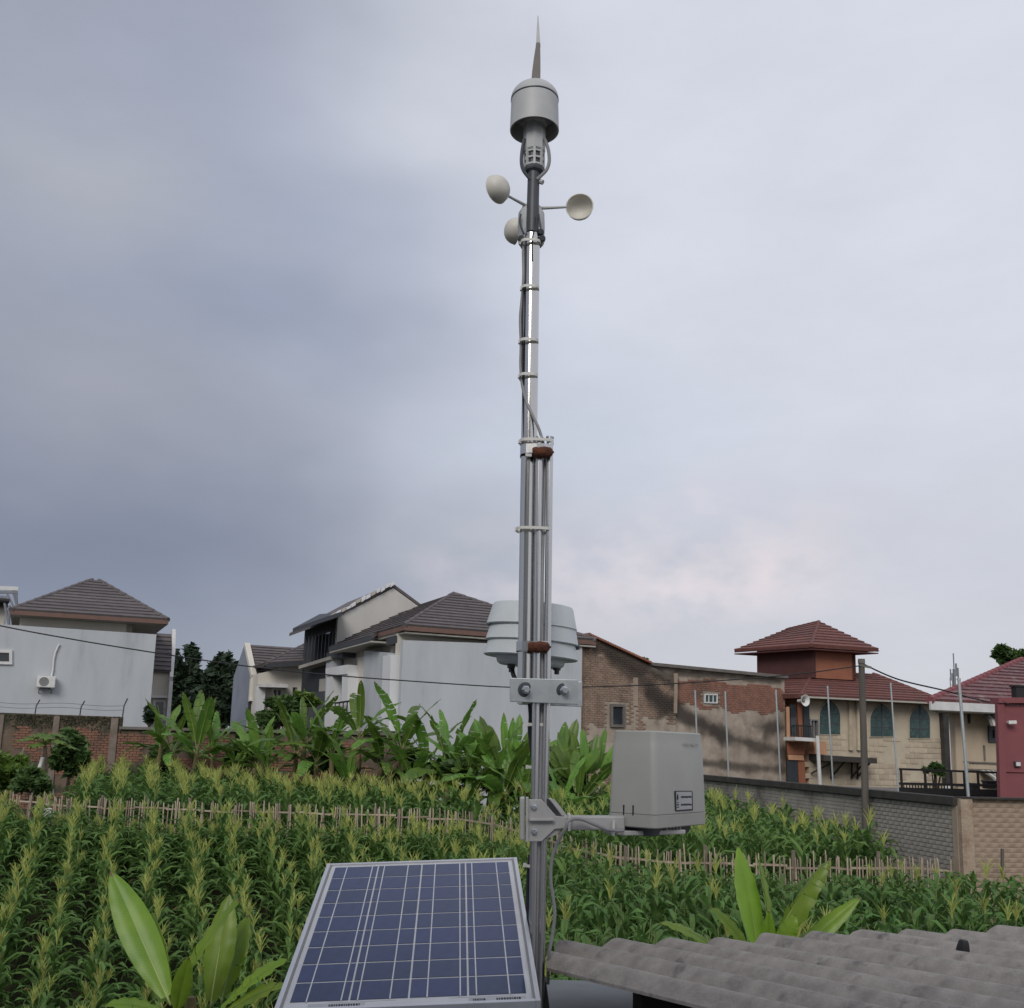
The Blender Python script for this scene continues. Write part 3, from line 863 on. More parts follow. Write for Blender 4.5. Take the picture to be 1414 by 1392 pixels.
# ------------------------------------------------------------------ brick walls: helper
def bricks(pl, parent, mname, inside, s0, s1, z0, z1, L=0.21, H=0.065, jl=0.012, jh=0.012, proud=0.012, depth=0.05, keep=1.0, seed=1, limit=0, k0=0.0, key=None, jit=1.0):
    """brick courses on a plane; returns nothing. With limit > 0 the bricks with the smallest key are single objects."""
    rn = random.Random(seed)
    spots = []
    row = 0
    zz = z0
    while zz < z1:
        s = s0 - (L + jl) * (0.5 if row % 2 else 0.0)
        while s < s1:
            c = s + L / 2
            if inside(c, zz + H / 2) and rn.random() < keep:
                spots.append((c, zz + H / 2, rn.uniform(-.006, .008) * jit, rn.uniform(.94, 1.0)))
            s += L + jl
        zz += H + jh
        row += 1
    singles = []
    if limit:
        spots.sort(key=key or (lambda q: q[0]))
        singles, spots = spots[:limit], spots[limit:]
    if singles:
        me = MB().box((0, 0, 0), pl.d * L / 2, pl.n * depth / 2, Vector((0, 0, H / 2))).mesh('brick', M[mname])
        base = abs_loc(parent)
        for (s, zc, dp, w) in singles:
            o = link('brick', me, parent)
            o.location = pl.pt(s, zc, k0 + proud + dp - depth / 2) - base
            o.scale = (1, 1, w)
    if spots:
        mb = MB()
        for (s, zc, dp, w) in spots:
            mb.box(pl.pt(s, zc, k0 + proud + dp - depth / 2), pl.d * L / 2 * w, pl.n * depth / 2, Vector((0, 0, H / 2)))
        mb.build('brick', M[mname], parent, kind='stuff', fix=False)

# ------------------------------------------------------------------ left yard wall of mossy brick
Wl = Plane(170, 33.6, (1.0, -0.06))
yw = thing('brick_wall', 'old mossy brick yard wall behind the banana plants', 'wall', (Wl.o.x, Wl.o.y, ZG))
wall_down(Wl, [(-120, 983), (0, 984), (168, 990)], ZG - .5, .14).build('wall', M['mortar_moss'], yw)
wall_down(Wl, [(168, 1004), (330, 1010), (562, 1016)], ZG - .5, .14).build('wall', M['mortar_moss'], yw)
s_a, z_a = Wl.sz(-60, 985)
s_b, _ = Wl.sz(168, 990)
s_c, z_c = Wl.sz(562, 1017)
zt1, zt2 = Wl.sz(100, 990)[1], Wl.sz(330, 1012)[1]
rn = random.Random(8)
patch = [(rn.uniform(s_a, s_c), rn.uniform(zt2 - 1.8, zt1), rn.uniform(.25, .75)) for _ in range(26)]
def in_left(s, zc):
    top = zt1 - .42 if s < s_b else zt2 - .16
    if zc > top + 0.08 * math.sin(s * 3.1):
        return False
    return not any(abs(s - a) < r and abs(zc - b) < r * .7 for a, b, r in patch)
bricks(Wl, yw, 'brick', in_left, s_a, s_c, ZG - .1, zt1 - .2, seed=3, keep=.96, proud=.022, jh=.016)
mb = MB()
for i in range(2600):
    s = rn.uniform(s_a, s_b)
    if math.sin(s * 1.7) + math.sin(s * .6 + 1) < -.9 and rn.random() < .8:
        continue
    c_ = Wl.pt(s, zt1 - abs(rn.gauss(0, .20)) + .03, rn.uniform(0, .03))
    a_ = Vector((rn.gauss(0, 1), rn.gauss(0, .6), rn.gauss(0, 1))).normalized() * rn.uniform(.02, .05)
    b_ = Vector((rn.gauss(0, 1), rn.gauss(0, .6), rn.gauss(0, 1))).normalized() * rn.uniform(.02, .04)
    mb.face([c_ - a_, c_ + b_, c_ + a_, c_ - b_])
mb.build('moss', M['moss'], yw, kind='stuff')
for (x, w) in ((2, .26), (80, .20), (160, .24)):
    s, zz = Wl.sz(x, 985 + .03 * x)
    mb = MB().box(Wl.pt(s, (zz + ZG) / 2 - .04, .0), Wl.d * w / 2, Wl.n * .06, z * (zz - ZG) / 2)
    mb.build('pier', M['mortar'], yw)
strip(yw, 'coping', Wl.pt(s_b, zt2 + .06), Wl.pt(s_c, Wl.sz(562, 1016)[1] + .04), .22, .09, 'concrete', side=Wl.n)
for x, lab in ((48, 'first'), (110, 'second'), (169, 'third')):
    s, zz = Wl.sz(x, 986 + .027 * x)
    fp = thing('wire_post', {'first': 'thin bent wire post on the mossy wall beneath the air conditioner', 'second': 'thin bent wire post on the mossy wall between two others',
                             'third': 'thin wire post at the stepped end of the mossy wall'}[lab], 'post', Wl.pt(s, zz), 'wire posts on the mossy wall')
    h = .5 if lab != 'third' else .62
    MB().tube([Wl.pt(s, zz - .05), Wl.pt(s + .02, zz + h * .6), Wl.pt(s + .12, zz + h)], .022, 6).build('upright', M['dark_fins'], fp)
bw = MB()
for hh in (.42, .28):
    pts = []
    for i in range(40):
        s = s_a + (s_b - s_a) * i / 39
        pts.append(Wl.pt(s, zt1 + hh + .03 * math.sin(s * 2.2) - .01, 0))
    bw.tube(pts, .006, 4)
tag(bw.build('barbed_wire', M['dark_fins'], None), 'rusty barbed wire strung above the mossy brick wall', 'wire')

# ------------------------------------------------------------------ old brick building in the middle
E = Plane(803, 36.6, (0.86, 0.51))
hE = thing('brick_building', 'old brick building with stained patchy plaster and stepped gable', 'building', (E.o.x, E.o.y, ZG))
Er = E.off(-.12)
def st_(x0, y0, x1, y1, hw, k_):
    (sa, za), (sb, zb) = E.sz(x0, y0), E.sz(x1, y1)
    o_ = hE.location
    k0_ = Vector((o_.x, o_.y, 0)).dot(E.d) - E.o.dot(E.d)
    return (sa - k0_, za - o_.z, (zb - za) / (sb - sa), hw, k_, sa - k0_, sb - k0_)
STAINS = [st_(895, 962, 1000, 1014, .50, .95), (st_(985, 1012, 1085, 1040, .40, .85)), st_(1058, 1004, 1078, 1006, .7, .92), st_(806, 885, 932, 941, .42, .85), st_(838, 905, 930, 975, .40, .75), st_(940, 1052, 1085, 1062, .22, .6),
          st_(935, 929, 1080, 941, .18, .7), st_(960, 1052, 1085, 1066, .22, .5)]
for nm_ in ('plaster', 'brick_tan', 'brick_red'):
    base_ = {'plaster': ((0.42, 0.36, 0.295, 1), (0.27, 0.222, 0.178, 1), 1.8), 'brick_tan': ((0.33, 0.235, 0.175, 1), (0.205, 0.145, 0.108, 1), 4), 'brick_red': ((0.315, 0.15, 0.105, 1), (0.195, 0.105, 0.08, 1), 4)}[nm_]
    M[nm_ + '_e'] = mat('stained_' + nm_, base_[0], base_[1], base_[2], .95, bump=.3, bscale=30, c3=(0.12, 0.09, 0.07, 1), s3=.7, t3=(.52, .74), band=(tuple(E.d), STAINS, (0.055, 0.045, 0.038, 1)))
wall_down(E, [(799, 886), (806, 879), (812, 878), (870, 905), (933, 938)], ZG - .5, .2).build('wall', M['plaster_e'], hE)
wall_down(Er, [(893, 917), (933, 923), (1083, 935)], ZG - .5, .3).build('wall', M['plaster_e'], hE)
pr = E.hit(1083, 935) - E.n * .2
MB().prism([pr, pr - E.n * 4, Vector((pr.x, pr.y, ZG - .5)) - E.n * 4, Vector((pr.x, pr.y, ZG - .5))], -E.d * .2).build('end_wall', M['plaster'], hE)
sl0, sl1 = E.sz(801, 900)[0], E.sz(929, 960)[0]
def gab(s):
    x = to_px(E.pt(s, EYE + 2))[0]
    yt = np.interp(x, [799, 806, 812, 870, 933], [888, 882, 881, 908, 941])
    return E.sz(x, yt)[1]
bare = [(rn.uniform(sl0, sl1), rn.uniform(ZG + 1, EYE + 2.6), rn.uniform(.2, .5)) for _ in range(5)]
win_s = (E.sz(841, 985)[0] - .12, E.sz(863, 985)[0] + .12, E.sz(841, 1006)[1] - .12, E.sz(841, 972)[1] + .12)
zpl = E.sz(850, 1003)[1]
zpl2 = E.sz(930, 985)[1]
def in_e1(s, zc):
    if zc > gab(s) - .05 or (win_s[0] < s < win_s[1] and win_s[2] < zc < win_s[3]):
        return False
    t = (s - sl0) / (sl1 - sl0)
    if zc < zpl + (zpl2 - zpl) * t * t + .10 * math.sin(s * 5) and (math.sin(s * 2.3 + zc * 1.9) + math.sin(s * 5.1 - zc * 3.3) > -.7):
        return False
    if abs(s - E.sz(877, 960)[0]) < .13 and zc < E.sz(877, 935)[1]:
        return False
    return not any(abs(s - a) < r and abs(zc - b) < r * .5 for a, b, r in bare)
bricks(E, hE, 'brick_tan_e', in_e1, sl0, sl1, ZG + .5, EYE + 4.2, seed=5, proud=.022, jh=.016, keep=.985)
sr0, sr1 = Er.sz(934, 950)[0], Er.sz(1081, 950)[0]
def in_e2(s, zc):
    x = to_px(Er.pt(s, EYE + 1.5))[0]
    top, bot = np.interp(x, [934, 1083], [936, 950]), np.interp(x, [934, 1000, 1083], [972, 981, 985])
    zt, zb = Er.sz(x, top)[1], Er.sz(x, bot)[1]
    if 968 < x < 994 and zc > Er.sz(x, 975)[1] and zc < Er.sz(x, 954)[1]:
        return False
    return zb + .1 * math.sin(s * 4) < zc < zt + .06 * math.sin(s * 2.3)
bricks(Er, hE, 'brick_red_e', in_e2, sr0, sr1, EYE + .5, EYE + 4, seed=6, proud=.022, jh=.016, keep=.985)
mb = MB()
for i in range(26):                                  # tile coping down the sloping edge
    t0, t1 = i / 26, (i + 1.1) / 26
    pa, pb = E.hit(812, 878), E.hit(897, 917)
    mb.bar(pa.lerp(pb, t0) + z * .05, pa.lerp(pb, min(1, t1)) + z * .03, .34, .07, side=E.n)
mb.build('coping_tiles', M['brick_red'], hE)
strip(hE, 'coping', E.hit(799, 884) + z * .04, E.hit(812, 877) + z * .04, .34, .09, 'fascia', side=E.n)
strip(hE, 'coping', Er.hit(894, 917), Er.hit(1084, 935), .36, .12, 'concrete', side=E.n)
for (xa, ya, xb, yb, w) in ((877, 936, 877, 975, .22), (933, 930, 932, 985, .16)):
    strip(hE, 'plaster_pier', E.hit(xa, ya) + E.n * .0, E.hit(xb, yb) + E.n * .0, w, .07, 'plaster', side=E.d)
window(hE, E, 842, 972, 862, 1004, .10, .08, fm='concrete', sl=.03)
window(hE, Er, 972, 958, 990, 971, .05, .05, glass='glass_green', fm='trim', sl=.03, mull=2)
# the lower brick corner column next to the grey house
strip(hE, 'corner_pier', E.hit(800, 892), Vector((E.hit(800, 892).x, E.hit(800, 892).y, ZG)), .18, .26, 'brick_tan', side=E.d)

# ------------------------------------------------------------------ prayer hall with arched windows and a roof lantern
U2, V2 = Vector((0.945, 0.327, 0)), Vector((-0.327, 0.945, 0))
Fm = Plane(1115, 42.0, U2)
hF = thing('prayer_hall', 'cream stone prayer hall with pointed green windows and two tier red roof', 'building', (Fm.o.x, Fm.o.y, ZG))
wall_down(Fm, [(1115, 958), (1300, 968)], ZG - .4, .3).build('wall', M['stone_joint'], hF)
Fl = Plane(1115, 42.0, (-0.62, 0.785))
wall_down(Fl.off(-.1), [(1115, 960), (1070, 962)], ZG - .4, .2).build('side_wall', M['peach'], hF)
arches = ((1131, 1159, 967, 1014), (1201, 1232, 972, 1017), (1255, 1283, 974, 1019))
def arch_pts(x0, x1, yt, yb, grow=0):
    w = (x1 - x0) / 2 + grow
    c = (x0 + x1) / 2
    ysp = yt + (yb - yt) * .48
    pts = [(c - w, yb + grow), (c - w, ysp)]
    for t in (.2, .4, .6, .8, .92):
        pts.append((c - w * (math.sqrt(4 - 3 * t * t) - 1), ysp + (yt - grow - ysp) * t))
    pts.append((c, yt - grow))
    for t in (.92, .8, .6, .4, .2):
        pts.append((c + w * (math.sqrt(4 - 3 * t * t) - 1), ysp + (yt - grow - ysp) * t))
    pts += [(c + w, ysp), (c + w, yb + grow)]
    return pts
arch_box = []
for a in arches:
    fr = panel(Fm, arch_pts(*a, grow=1.2), .06, .045).build('window', M['stone_joint'], hF)
    panel(Fm, arch_pts(*a), .06, .055).build('pane', M['glass_green'], fr)
    sA, zA = Fm.sz(a[0], a[3])
    sB, zB = Fm.sz(a[1], a[2])
    arch_box.append((sA - .1, sB + .1, zA - .05, zB + .05))
    mb = MB()
    c = (a[0] + a[1]) / 2
    mb.bar(Fm.hit(c, a[2]) + Fm.n * .06, Fm.hit(c, a[3]) + Fm.n * .06, .04, .03)
    for yy in (a[2] + 18, a[2] + 32):
        mb.bar(Fm.hit(a[0] + 1, yy) + Fm.n * .06, Fm.hit(a[1] - 1, yy + .8) + Fm.n * .06, .04, .02)
    mb.build('glazing_bar', M['dark_fins'], fr)
f_s0, f_s1 = Fm.sz(1116, 990)[0], Fm.sz(1298, 990)[0]
pil = [(Fm.sz(1170, 990)[0], Fm.sz(1176, 990)[0]), (Fm.sz(1180, 990)[0], Fm.sz(1187, 990)[0])]
def in_f(s, zc):
    for (a, b, c, d_) in arch_box:
        if a - .2 < s < b + .2 and c < zc < d_:
            return False
    if any(a - .24 < s < b + .24 and zc > EYE for a, b in pil):
        return False
    x_ = to_px(Fm.pt(s, EYE + 1))[0]
    if zc > Fm.sz(x_, 1016 + .03 * (x_ - 1131))[1]:
        return False
    return math.sin(s * 1.3 + zc * 2.0) + math.sin(s * 2.9 - zc * 3.7 + 1) > -.55 and zc > ZG + .3
bricks(Fm, hF, 'stone', in_f, f_s0, f_s1, ZG + .3, EYE + 2.4, L=.44, H=.21, jl=.02, jh=.02, proud=.018, depth=.06, seed=9, limit=300)
for o in list(hF.children):
    if o.name.startswith('brick'):
        o.name = 'stone_block'
for (x0, x1) in ((1170, 1175), (1181, 1187)):
    panel(Fm, [(x0, 964), (x1, 964.5), (x1 + 1, 1036), (x0 + 1, 1036)], .1, .12).build('pilaster', M['stone'], hF)
panel(Fm, [(1296, 974), (1303, 974), (1308, 1082), (1301, 1082)], .3, .25).build('corner_column', M['coping'], hF)
# main roof
k0 = Fm.off(.7).hit(1106, 960.5)
k1 = Fm.off(.7).hit(1308, 970.5)
k1.z = k0.z
k2 = Fm.off(-4.6).hit(1124, 926)
k3 = Fm.off(-4.6).hit(1206, 917)
k3.z = k2.z
roof(hF, k0, k1, k3, k2, 11, M['tile_red'], th=.06)
kl = k0 + Vector((-.62, .785, 0)) * 7.0
roof(hF, kl, k0, k2, k2 + Vector((-.62, .785, 0)) * 4.5, 11, M['tile_red'], th=.06)
kr = k1 + V2 * 7
roof(hF, k1, kr, k3 + V2 * 2, k3, 8, M['tile_red'], th=.06)
ridge_cap(hF, k0, k2, M['tile_red'])
ridge_cap(hF, k1, k3, M['tile_red'])
strip(hF, 'gutter', k0 + Vector((0, 0, -.05)), k1 + Vector((0, 0, -.05)), .07, .1, 'soffit', side=(0, 0, 1))
# lantern
T = Plane(1122, 45.0, U2)
Tl = Plane(1122, 45.0, (-0.62, 0.785))
tz = T.hit(1122, 936).z
wall_down(T, [(1122, 890), (1181, 893)], tz, .2).build('lantern_wall', M['orange'], hF)
wall_down(Tl, [(1122, 890), (1045, 897)], tz, .2).build('lantern_wall', M['dark_red'], hF)
pe = T.hit(1181, 893)
MB().prism([pe, pe + V2 * 4, Vector((pe.x, pe.y, tz)) + V2 * 4, Vector((pe.x, pe.y, tz))], -U2 * .2).build('lantern_wall', M['dark_red'], hF)
l0 = (T.off(.55).hit(1120, 891) + Tl.off(.55).hit(1120, 891)) / 2
l1 = T.off(.6).hit(1213, 898)
l2 = Tl.off(.6).hit(1014, 901)
l1.z = l2.z = l0.z
la, lb = PD(1131, 859, 50.0), PD(1086, 866, 53.5)
lb.z = la.z
roof(hF, l0, l1, la, la, 9, M['tile_red'], th=.06, name='lantern_roof')
roof(hF, l2, l0, la, lb, 9, M['tile_red'], th=.06, name='lantern_roof')
l3 = l2 + (l1 - l0)
roof(hF, l1, l3, lb, la, 7, M['tile_red'], th=.06, name='lantern_roof')
ridge_cap(hF, l0, la, M['tile_red'])
ridge_cap(hF, la, lb, M['tile_red'])
MB().prism([v + Vector((0, 0, -.14)) for v in (l0, l1, l3, l2)], Vector((0, 0, -.05))).build('lantern_soffit', M['dark_red'], hF)
# side entrance pieces
E1 = Plane(1100, 41.6, U2)
for (nm, pts, mm, pr) in (
        ('door_panel', [(1086, 976), (1090, 976), (1091, 1018), (1087, 1018)], 'peach', .0),
        ('window_panel', [(1091, 973), (1098, 973), (1099, 1016), (1092, 1016)], 'glass', .03),
        ('orange_strip', [(1101, 970), (1107, 970), (1108, 1018), (1103, 1018)], 'orange', .03),
        ('dark_column', [(1107, 962), (1115, 962), (1117, 1024), (1109, 1024)], 'wall_dark', .1),
        ('orange_panel', [(1085, 1024), (1108, 1025), (1109, 1042), (1086, 1041)], 'orange', .1),
        ('peach_panel', [(1086, 1042), (1107, 1043), (1108, 1050), (1087, 1049)], 'peach', .12),
        ('lower_door', [(1086, 1050), (1100, 1050), (1101, 1090), (1087, 1090)], 'wall_dark', .05),
        ('lower_door_frame', [(1101, 1050), (1110, 1050), (1112, 1092), (1103, 1092)], 'orange', .05)):
    panel(E1, pts, .06, pr).build(nm, M[mm], hF)
panel(Fm, [(1113, 1022), (1130, 1024), (1131, 1042), (1115, 1041)], .5, .5).build('pink_box', M['peach'], hF)
window(hF, Fm, 1113, 993, 1125, 1023, .06, .30, fm='grey_plastic', mull=1)
strip(hF, 'balcony_slab', E1.hit(1082, 1020) + E1.n * .4, E1.hit(1113, 1022) + E1.n * .4, .14, .8, 'trim', side=(0, 0, 1))
mb = MB()
for k in range(8):
    xa = 1084 + 3.3 * k
    mb.bar(E1.hit(xa, 1003) + E1.n * .6, E1.hit(xa + .6, 1018) + E1.n * .6, .03, .03)
mb.bar(E1.hit(1083, 1002) + E1.n * .6, E1.hit(1108, 1003) + E1.n * .6, .05, .05)
mb.build('balcony_rail', M['black_metal'], hF)
led = MB()
led.bar(Fm.hit(1117, 1046) + Fm.n * .5, Fm.hit(1189, 1050) + Fm.n * .5, 1.0, .22, side=Fm.n)
led.build('canopy_ledge', M['coping'], hF)
mb = MB()
for xa in (1146, 1174, 1182):
    mb.bar(Fm.hit(xa, 1052) + Fm.n * .9, Fm.hit(xa, 1074) + Fm.n * .06, .06, .06)
    mb.bar(Fm.hit(xa, 1050) + Fm.n * .1, Fm.hit(xa, 1076) + Fm.n * .1, .06, .06)
mb.bar(Fm.hit(1133, 1052) + Fm.n * .8, Fm.hit(1118, 1068) + Fm.n * .1, .06, .06)
mb.build('canopy_bracket', M['dark_wood'], hF)
pp_ = thing('rain_pipe', 'white pipe standing upright at the prayer hall corner', 'pipe', E1.hit(1113, 1082))
MB().tube([E1.hit(1110, 1016) + E1.n * .9, E1.hit(1113.5, 1084) + E1.n * .9], .075, 10).build('pipe', M['trim'], pp_)
hp = E1.hit(1099, 968) + E1.n * .5
hs = thing('loudspeaker', 'white horn loudspeaker under the prayer hall eaves', 'loudspeaker', hp)
ax = (E1.n * 1 + E1.d * .15).normalized()
MB().lathe(hp, ax, [(.0, -.28), (.07, -.28), (.08, -.12), (.11, -.02), (.19, .10), (.235, .13), (.215, .13), (.17, .09), (.09, -.02), (.06, -.03), (.0, .02)], 24).build('horn', M['white_plastic'], hs)
MB().lathe(hp, ax, [(.0, .08), (.05, .06), (.06, -.02), (.0, -.03)], 14).build('horn_core', M['grey_plastic'], hs)

# ------------------------------------------------------------------ house with awnings, far right
Hc = Plane(1322, 33.0, U2)
hG = thing('house', 'warm cream house with plum tiled roof and striped window awnings', 'house', (Hc.o.x, Hc.o.y, ZG), 'houses behind the field')
wall_down(Hc, [(1318, 972), (1420, 975)], ZG - .4, .25).build('wall', M['cream2'], hG)
e0, e1 = Hc.off(.9).hit(1284, 967), Hc.off(.9).hit(1440, 967)
e1.z = e0.z
t0_ = Hc.off(-4.0).hit(1411, 911)
roof(hG, e0, e1, t0_ + U2 * 2.5, t0_, 14, M['tile_plum'], th=.05)
RV = Vector((.50, .866, 0))
roof(hG, e0 + RV * 8, e0, t0_, t0_, 10, M['tile_plum'], th=.05)
ridge_cap(hG, e0, t0_, M['pink'], r=.12)
strip(hG, 'fascia', e0 + Vector((0, 0, -.16)), e1 + Vector((0, 0, -.16)), .26, .08, 'trim', side=(0, 0, 1))
MB().prism([v + Vector((0, 0, -.28)) for v in (e0, e1, e1 + RV * 2, e0 + RV * 2)], Vector((0, 0, -.04))).build('soffit', M['soffit'], hG)
window(hG, Hc, 1332, 985, 1339, 999, .05, .04, fm='dark_fins')
window(hG, Hc, 1364, 1002, 1376, 1025, .14, .06, fm='dark_fins')
strip(hG, 'corner_strip', Hc.hit(1325, 974) + Hc.n * .02, Hc.hit(1329, 1085) + Hc.n * .02, .5, .06, 'cream2', side=Hc.d)
for (xa, ya, xb, yb) in ((1328, 1052, 1377, 1054), (1330, 1062, 1377, 1064), (1358, 1029, 1359, 1050)):
    strip(hG, 'conduit', Hc.hit(xa, ya) + Hc.n * .03, Hc.hit(xb, yb) + Hc.n * .03, .045, .05, 'concrete')
def awning(x0, y0, x1, y1, lab):
    r = thing('awning', lab, 'awning', Hc.hit(x0, y0), 'striped awnings on the cream house')
    N = 9
    for i in range(N):
        xa, xb = x0 + (x1 - x0) * i / N, x0 + (x1 - x0) * (i + 1) / N
        pa = []
        for (t, out) in ((0, .02), (.3, .35), (.65, .62), (.98, .72)):
            yy = y0 + (y1 - y0) * t
            pa.append((Hc.hit(xa, yy) + Hc.n * out, Hc.hit(xb, yy) + Hc.n * out))
        mb = MB()
        for (a, b), (c, d_) in zip(pa[:-1], pa[1:]):
            mb.hexa([a, b, d_, c], [v - Hc.n * .02 - Vector((0, 0, .02)) for v in (a, b, d_, c)])
        mb.build('awning_stripe', M['awning_b' if i % 2 else 'awning_a'], r)
awning(1345, 976, 1378, 1003, 'upper striped awning over the dark framed window of the cream house')
awning(1350, 1063, 1380, 1078, 'lower striped awning half hidden behind the black railing')
far = Plane(1310, 60, U2)
fw = thing('far_building', 'pale far building glimpsed between the prayer hall and the cream house', 'building', (far.o.x, far.o.y, ZG))
wall_down(far, [(1296, 985), (1330, 987)], ZG, 3).build('wall', M['far_white'], fw)
window(fw, far, 1305, 995, 1316, 1004, .2, .05)
strip(fw, 'roof_slab', far.hit(1294, 984) + far.n * .4, far.hit(1332, 986) + far.n * .4, .3, 1.2, 'concrete', side=(0, 0, 1))

# ------------------------------------------------------------------ old rose building and the tan wall at the right edge
Pk = Plane(1377, 20.6, (1, .12))
hP = thing('pink_building', 'old rose painted building cut off by the right edge', 'building', (Pk.o.x, Pk.o.y, ZG))
pk_ = [Pk.hit(1376, 966), Pk.hit(1470, 966)]
pk_ = [Vector((p.x, p.y, zz)) for zz in (ZG - .5, pk_[0].z) for p in (pk_[0], pk_[1], pk_[1] + RV * 4, pk_[0] + RV * 4)]
MB().hexa(pk_[:4], pk_[4:]).build('wall', M['pink'], hP)
panel(Pk, [(1375, 965.5), (1384, 965.5), (1388, 1104), (1379, 1104)], .1, .06).build('corner_pilaster', M['pink'], hP)
panel(Pk, [(1375, 963.5), (1475, 963.5), (1475, 971), (1375, 971)], .3, .10).build('parapet', M['pink'], hP)
panel(Pk, [(1388, 1064), (1475, 1066), (1475, 1068), (1388, 1066)], .06, .03).build('ledge', M['pink'], hP)
cc = Pk.hit(1391, 998)
cv = thing('security_camera', 'small white security camera on the old rose wall', 'camera', cc)
MB().bar(cc + Pk.n * .12 - Pk.d * .06, cc + Pk.n * .14 + Pk.d * .10 + Vector((0, 0, .01)), .07, .07).build('body', M['white_plastic'], cv, bevel=.01)
MB().tube([cc, cc + Pk.n * .12], .02, 8).build('bracket', M['white_plastic'], cv)
lc = Pk.hit(1403.5, 1055)
wl = thing('wall_lamp', 'square dark wall lamp with white lens on the old rose wall', 'lamp', lc)
MB().box(lc + Pk.n * .03, Pk.d * .065, Pk.n * .03, Vector((0, 0, .055))).build('housing', M['dark_fins'], wl, bevel=.01)
MB().box(lc + Pk.n * .065, Pk.d * .045, Pk.n * .006, Vector((0, 0, .038))).build('lens', M['white_plastic'], wl)
tk = thing('roof_vent', 'black vent box on the roof above the old rose wall', 'vent', PD(1407, 955, 24))
q = PD(1407, 957, 24)
MB().box(q, (.12, 0, 0), (0, .12, 0), (0, 0, .14)).box(q + Vector((0, 0, .16)), (.15, 0, 0), (0, .15, 0), (0, 0, .02)).build('vent_body', M['black_metal'], tk)

Tn = Plane(1320, 17.5, (0.985, 0.17))
tw_ = thing('rendered_wall', 'tan thinly rendered brick wall at the right of the field', 'wall', (Tn.o.x, Tn.o.y, ground(Tn.o.x, 17.5)))
gT = ground(Tn.o.x, 17.5) - .3
wall_down(Tn.off(-.01), [(1320, 1101), (1470, 1106)], gT, .14).build('wall', M['plaster'], tw_)
s1, zt = Tn.sz(1440, 1104)
ztn = Tn.sz(1322, 1102)[1]
bricks(Tn, tw_, 'brick_plaster', lambda s, zc: True, .22, s1, gT + .25, ztn - .05, L=.22, H=.08, jl=.0015, jh=.002, jit=.18, proud=.0015, depth=.06, seed=12, limit=300, key=lambda q: q[0] - q[1] * .6)
strip(tw_, 'coping', Tn.pt(0, ztn + .01), Tn.pt(s1, ztn + .01), .03, .20, 'coping', side=(0, 0, 1))
strip(tw_, 'corner_pier', Tn.pt(.10, ztn), Tn.pt(.10, gT), .22, .18, 'brick_plaster', side=Tn.d)
tag(strip(None, 'stake', P(1384, 1172, 17.2), P(1384, 1200, 17.2), .04, .04, 'pole'), 'short wooden stake at the foot of the tan wall', 'stake')

# ------------------------------------------------------------------ grey painted brick wall running away along the field
w0 = Vector((Tn.o.x, 17.5, 0))
w1 = P(975, 1071, 29.5)
wd = (Vector((w1.x, w1.y, 0)) - w0)
Gw = Plane(1320, 17.5, (wd.x, wd.y))
Lw = wd.length * 1.12
gw = thing('garden_wall', 'grey brick wall with black coping along the cornfield', 'wall', (w0.x, w0.y, ground(w0.x, 17.5)))
zt0 = Gw.hit(1320, 1102).z
zt1_ = w1.z
mb = MB()
a, b = Gw.pt(0, zt0 - .02, -.02), Gw.pt(Lw, zt1_ - .02, -.02)
mb.prism([a, b, Vector((b.x, b.y, EYE - 3.2)), Vector((a.x, a.y, EYE - 3.2))], -Gw.n * .14)
mb.build('wall', M['mortar'], gw)
bricks(Gw, gw, 'brick_grey', lambda s, zc: zc < zt0 + (zt1_ - zt0) * s / Lw - .12, .08, Lw, EYE - 3.0, zt0 - .1, L=.20, H=.068, jit=.6, jl=.006, jh=.008, proud=.004, depth=.05, seed=14, limit=300, key=lambda q: q[0] - q[1] * 1.2)
cs = int(Lw / 1.1)
for i in range(cs):
    t0, t1 = i / cs, (i + .985) / cs
    pa, pb = Gw.pt(Lw * t0, zt0 + (zt1_ - zt0) * t0 - .05, -.05), Gw.pt(Lw * t1, zt0 + (zt1_ - zt0) * t1 - .05, -.05)
    MB().bar(pa, pb, .13, .28, side=(0, 0, 1)).build('coping_slab', M['coping'], gw)

# posts standing along the wall
post_lab = ['thin metal post directly above the rain gauge box', 'thin metal post against the stained brick building, second along the wall',
            'thin metal post near the end of the brick building', 'thin metal post in front of the first arched window',
            'thin metal post in front of the middle arched window', 'thicker metal post beside the cream house corner']
for (x, yt, yb), lab in zip(((949.5, 955, 1078), (991.5, 957, 1082), (1060.5, 955, 1088), (1131.5, 950, 1091), (1216.5, 946, 1094), (1309.5, 940, 1102)), post_lab):
    xb = x + (yb - yt) * .000119 * (x - 880) * .5
    # where the wall line passes this column
    best = min((abs(to_px(Gw.pt(Lw * k / 200, EYE - .4))[0] - xb), k) for k in range(201))[1] / 200 * Lw
    base = Gw.pt(best, zt0 + (zt1_ - zt0) * best / Lw - .3, -.30)
    top = P(x, yt, base.y)
    top = Vector((base.x + .3 * (top.x - base.x), base.y, top.z))
    ps = thing('steel_post', lab, 'post', base, 'metal posts along the wall')
    r = (.040 if x > 1300 else .022) * max(.7, base.y / 26)
    MB().tube([base, top], r, 8).build('tube', M['galv'], ps)
    MB().tube([top, top + Vector((0, 0, .05))], r * 1.12, 8).build('cap', M['galv'], ps)

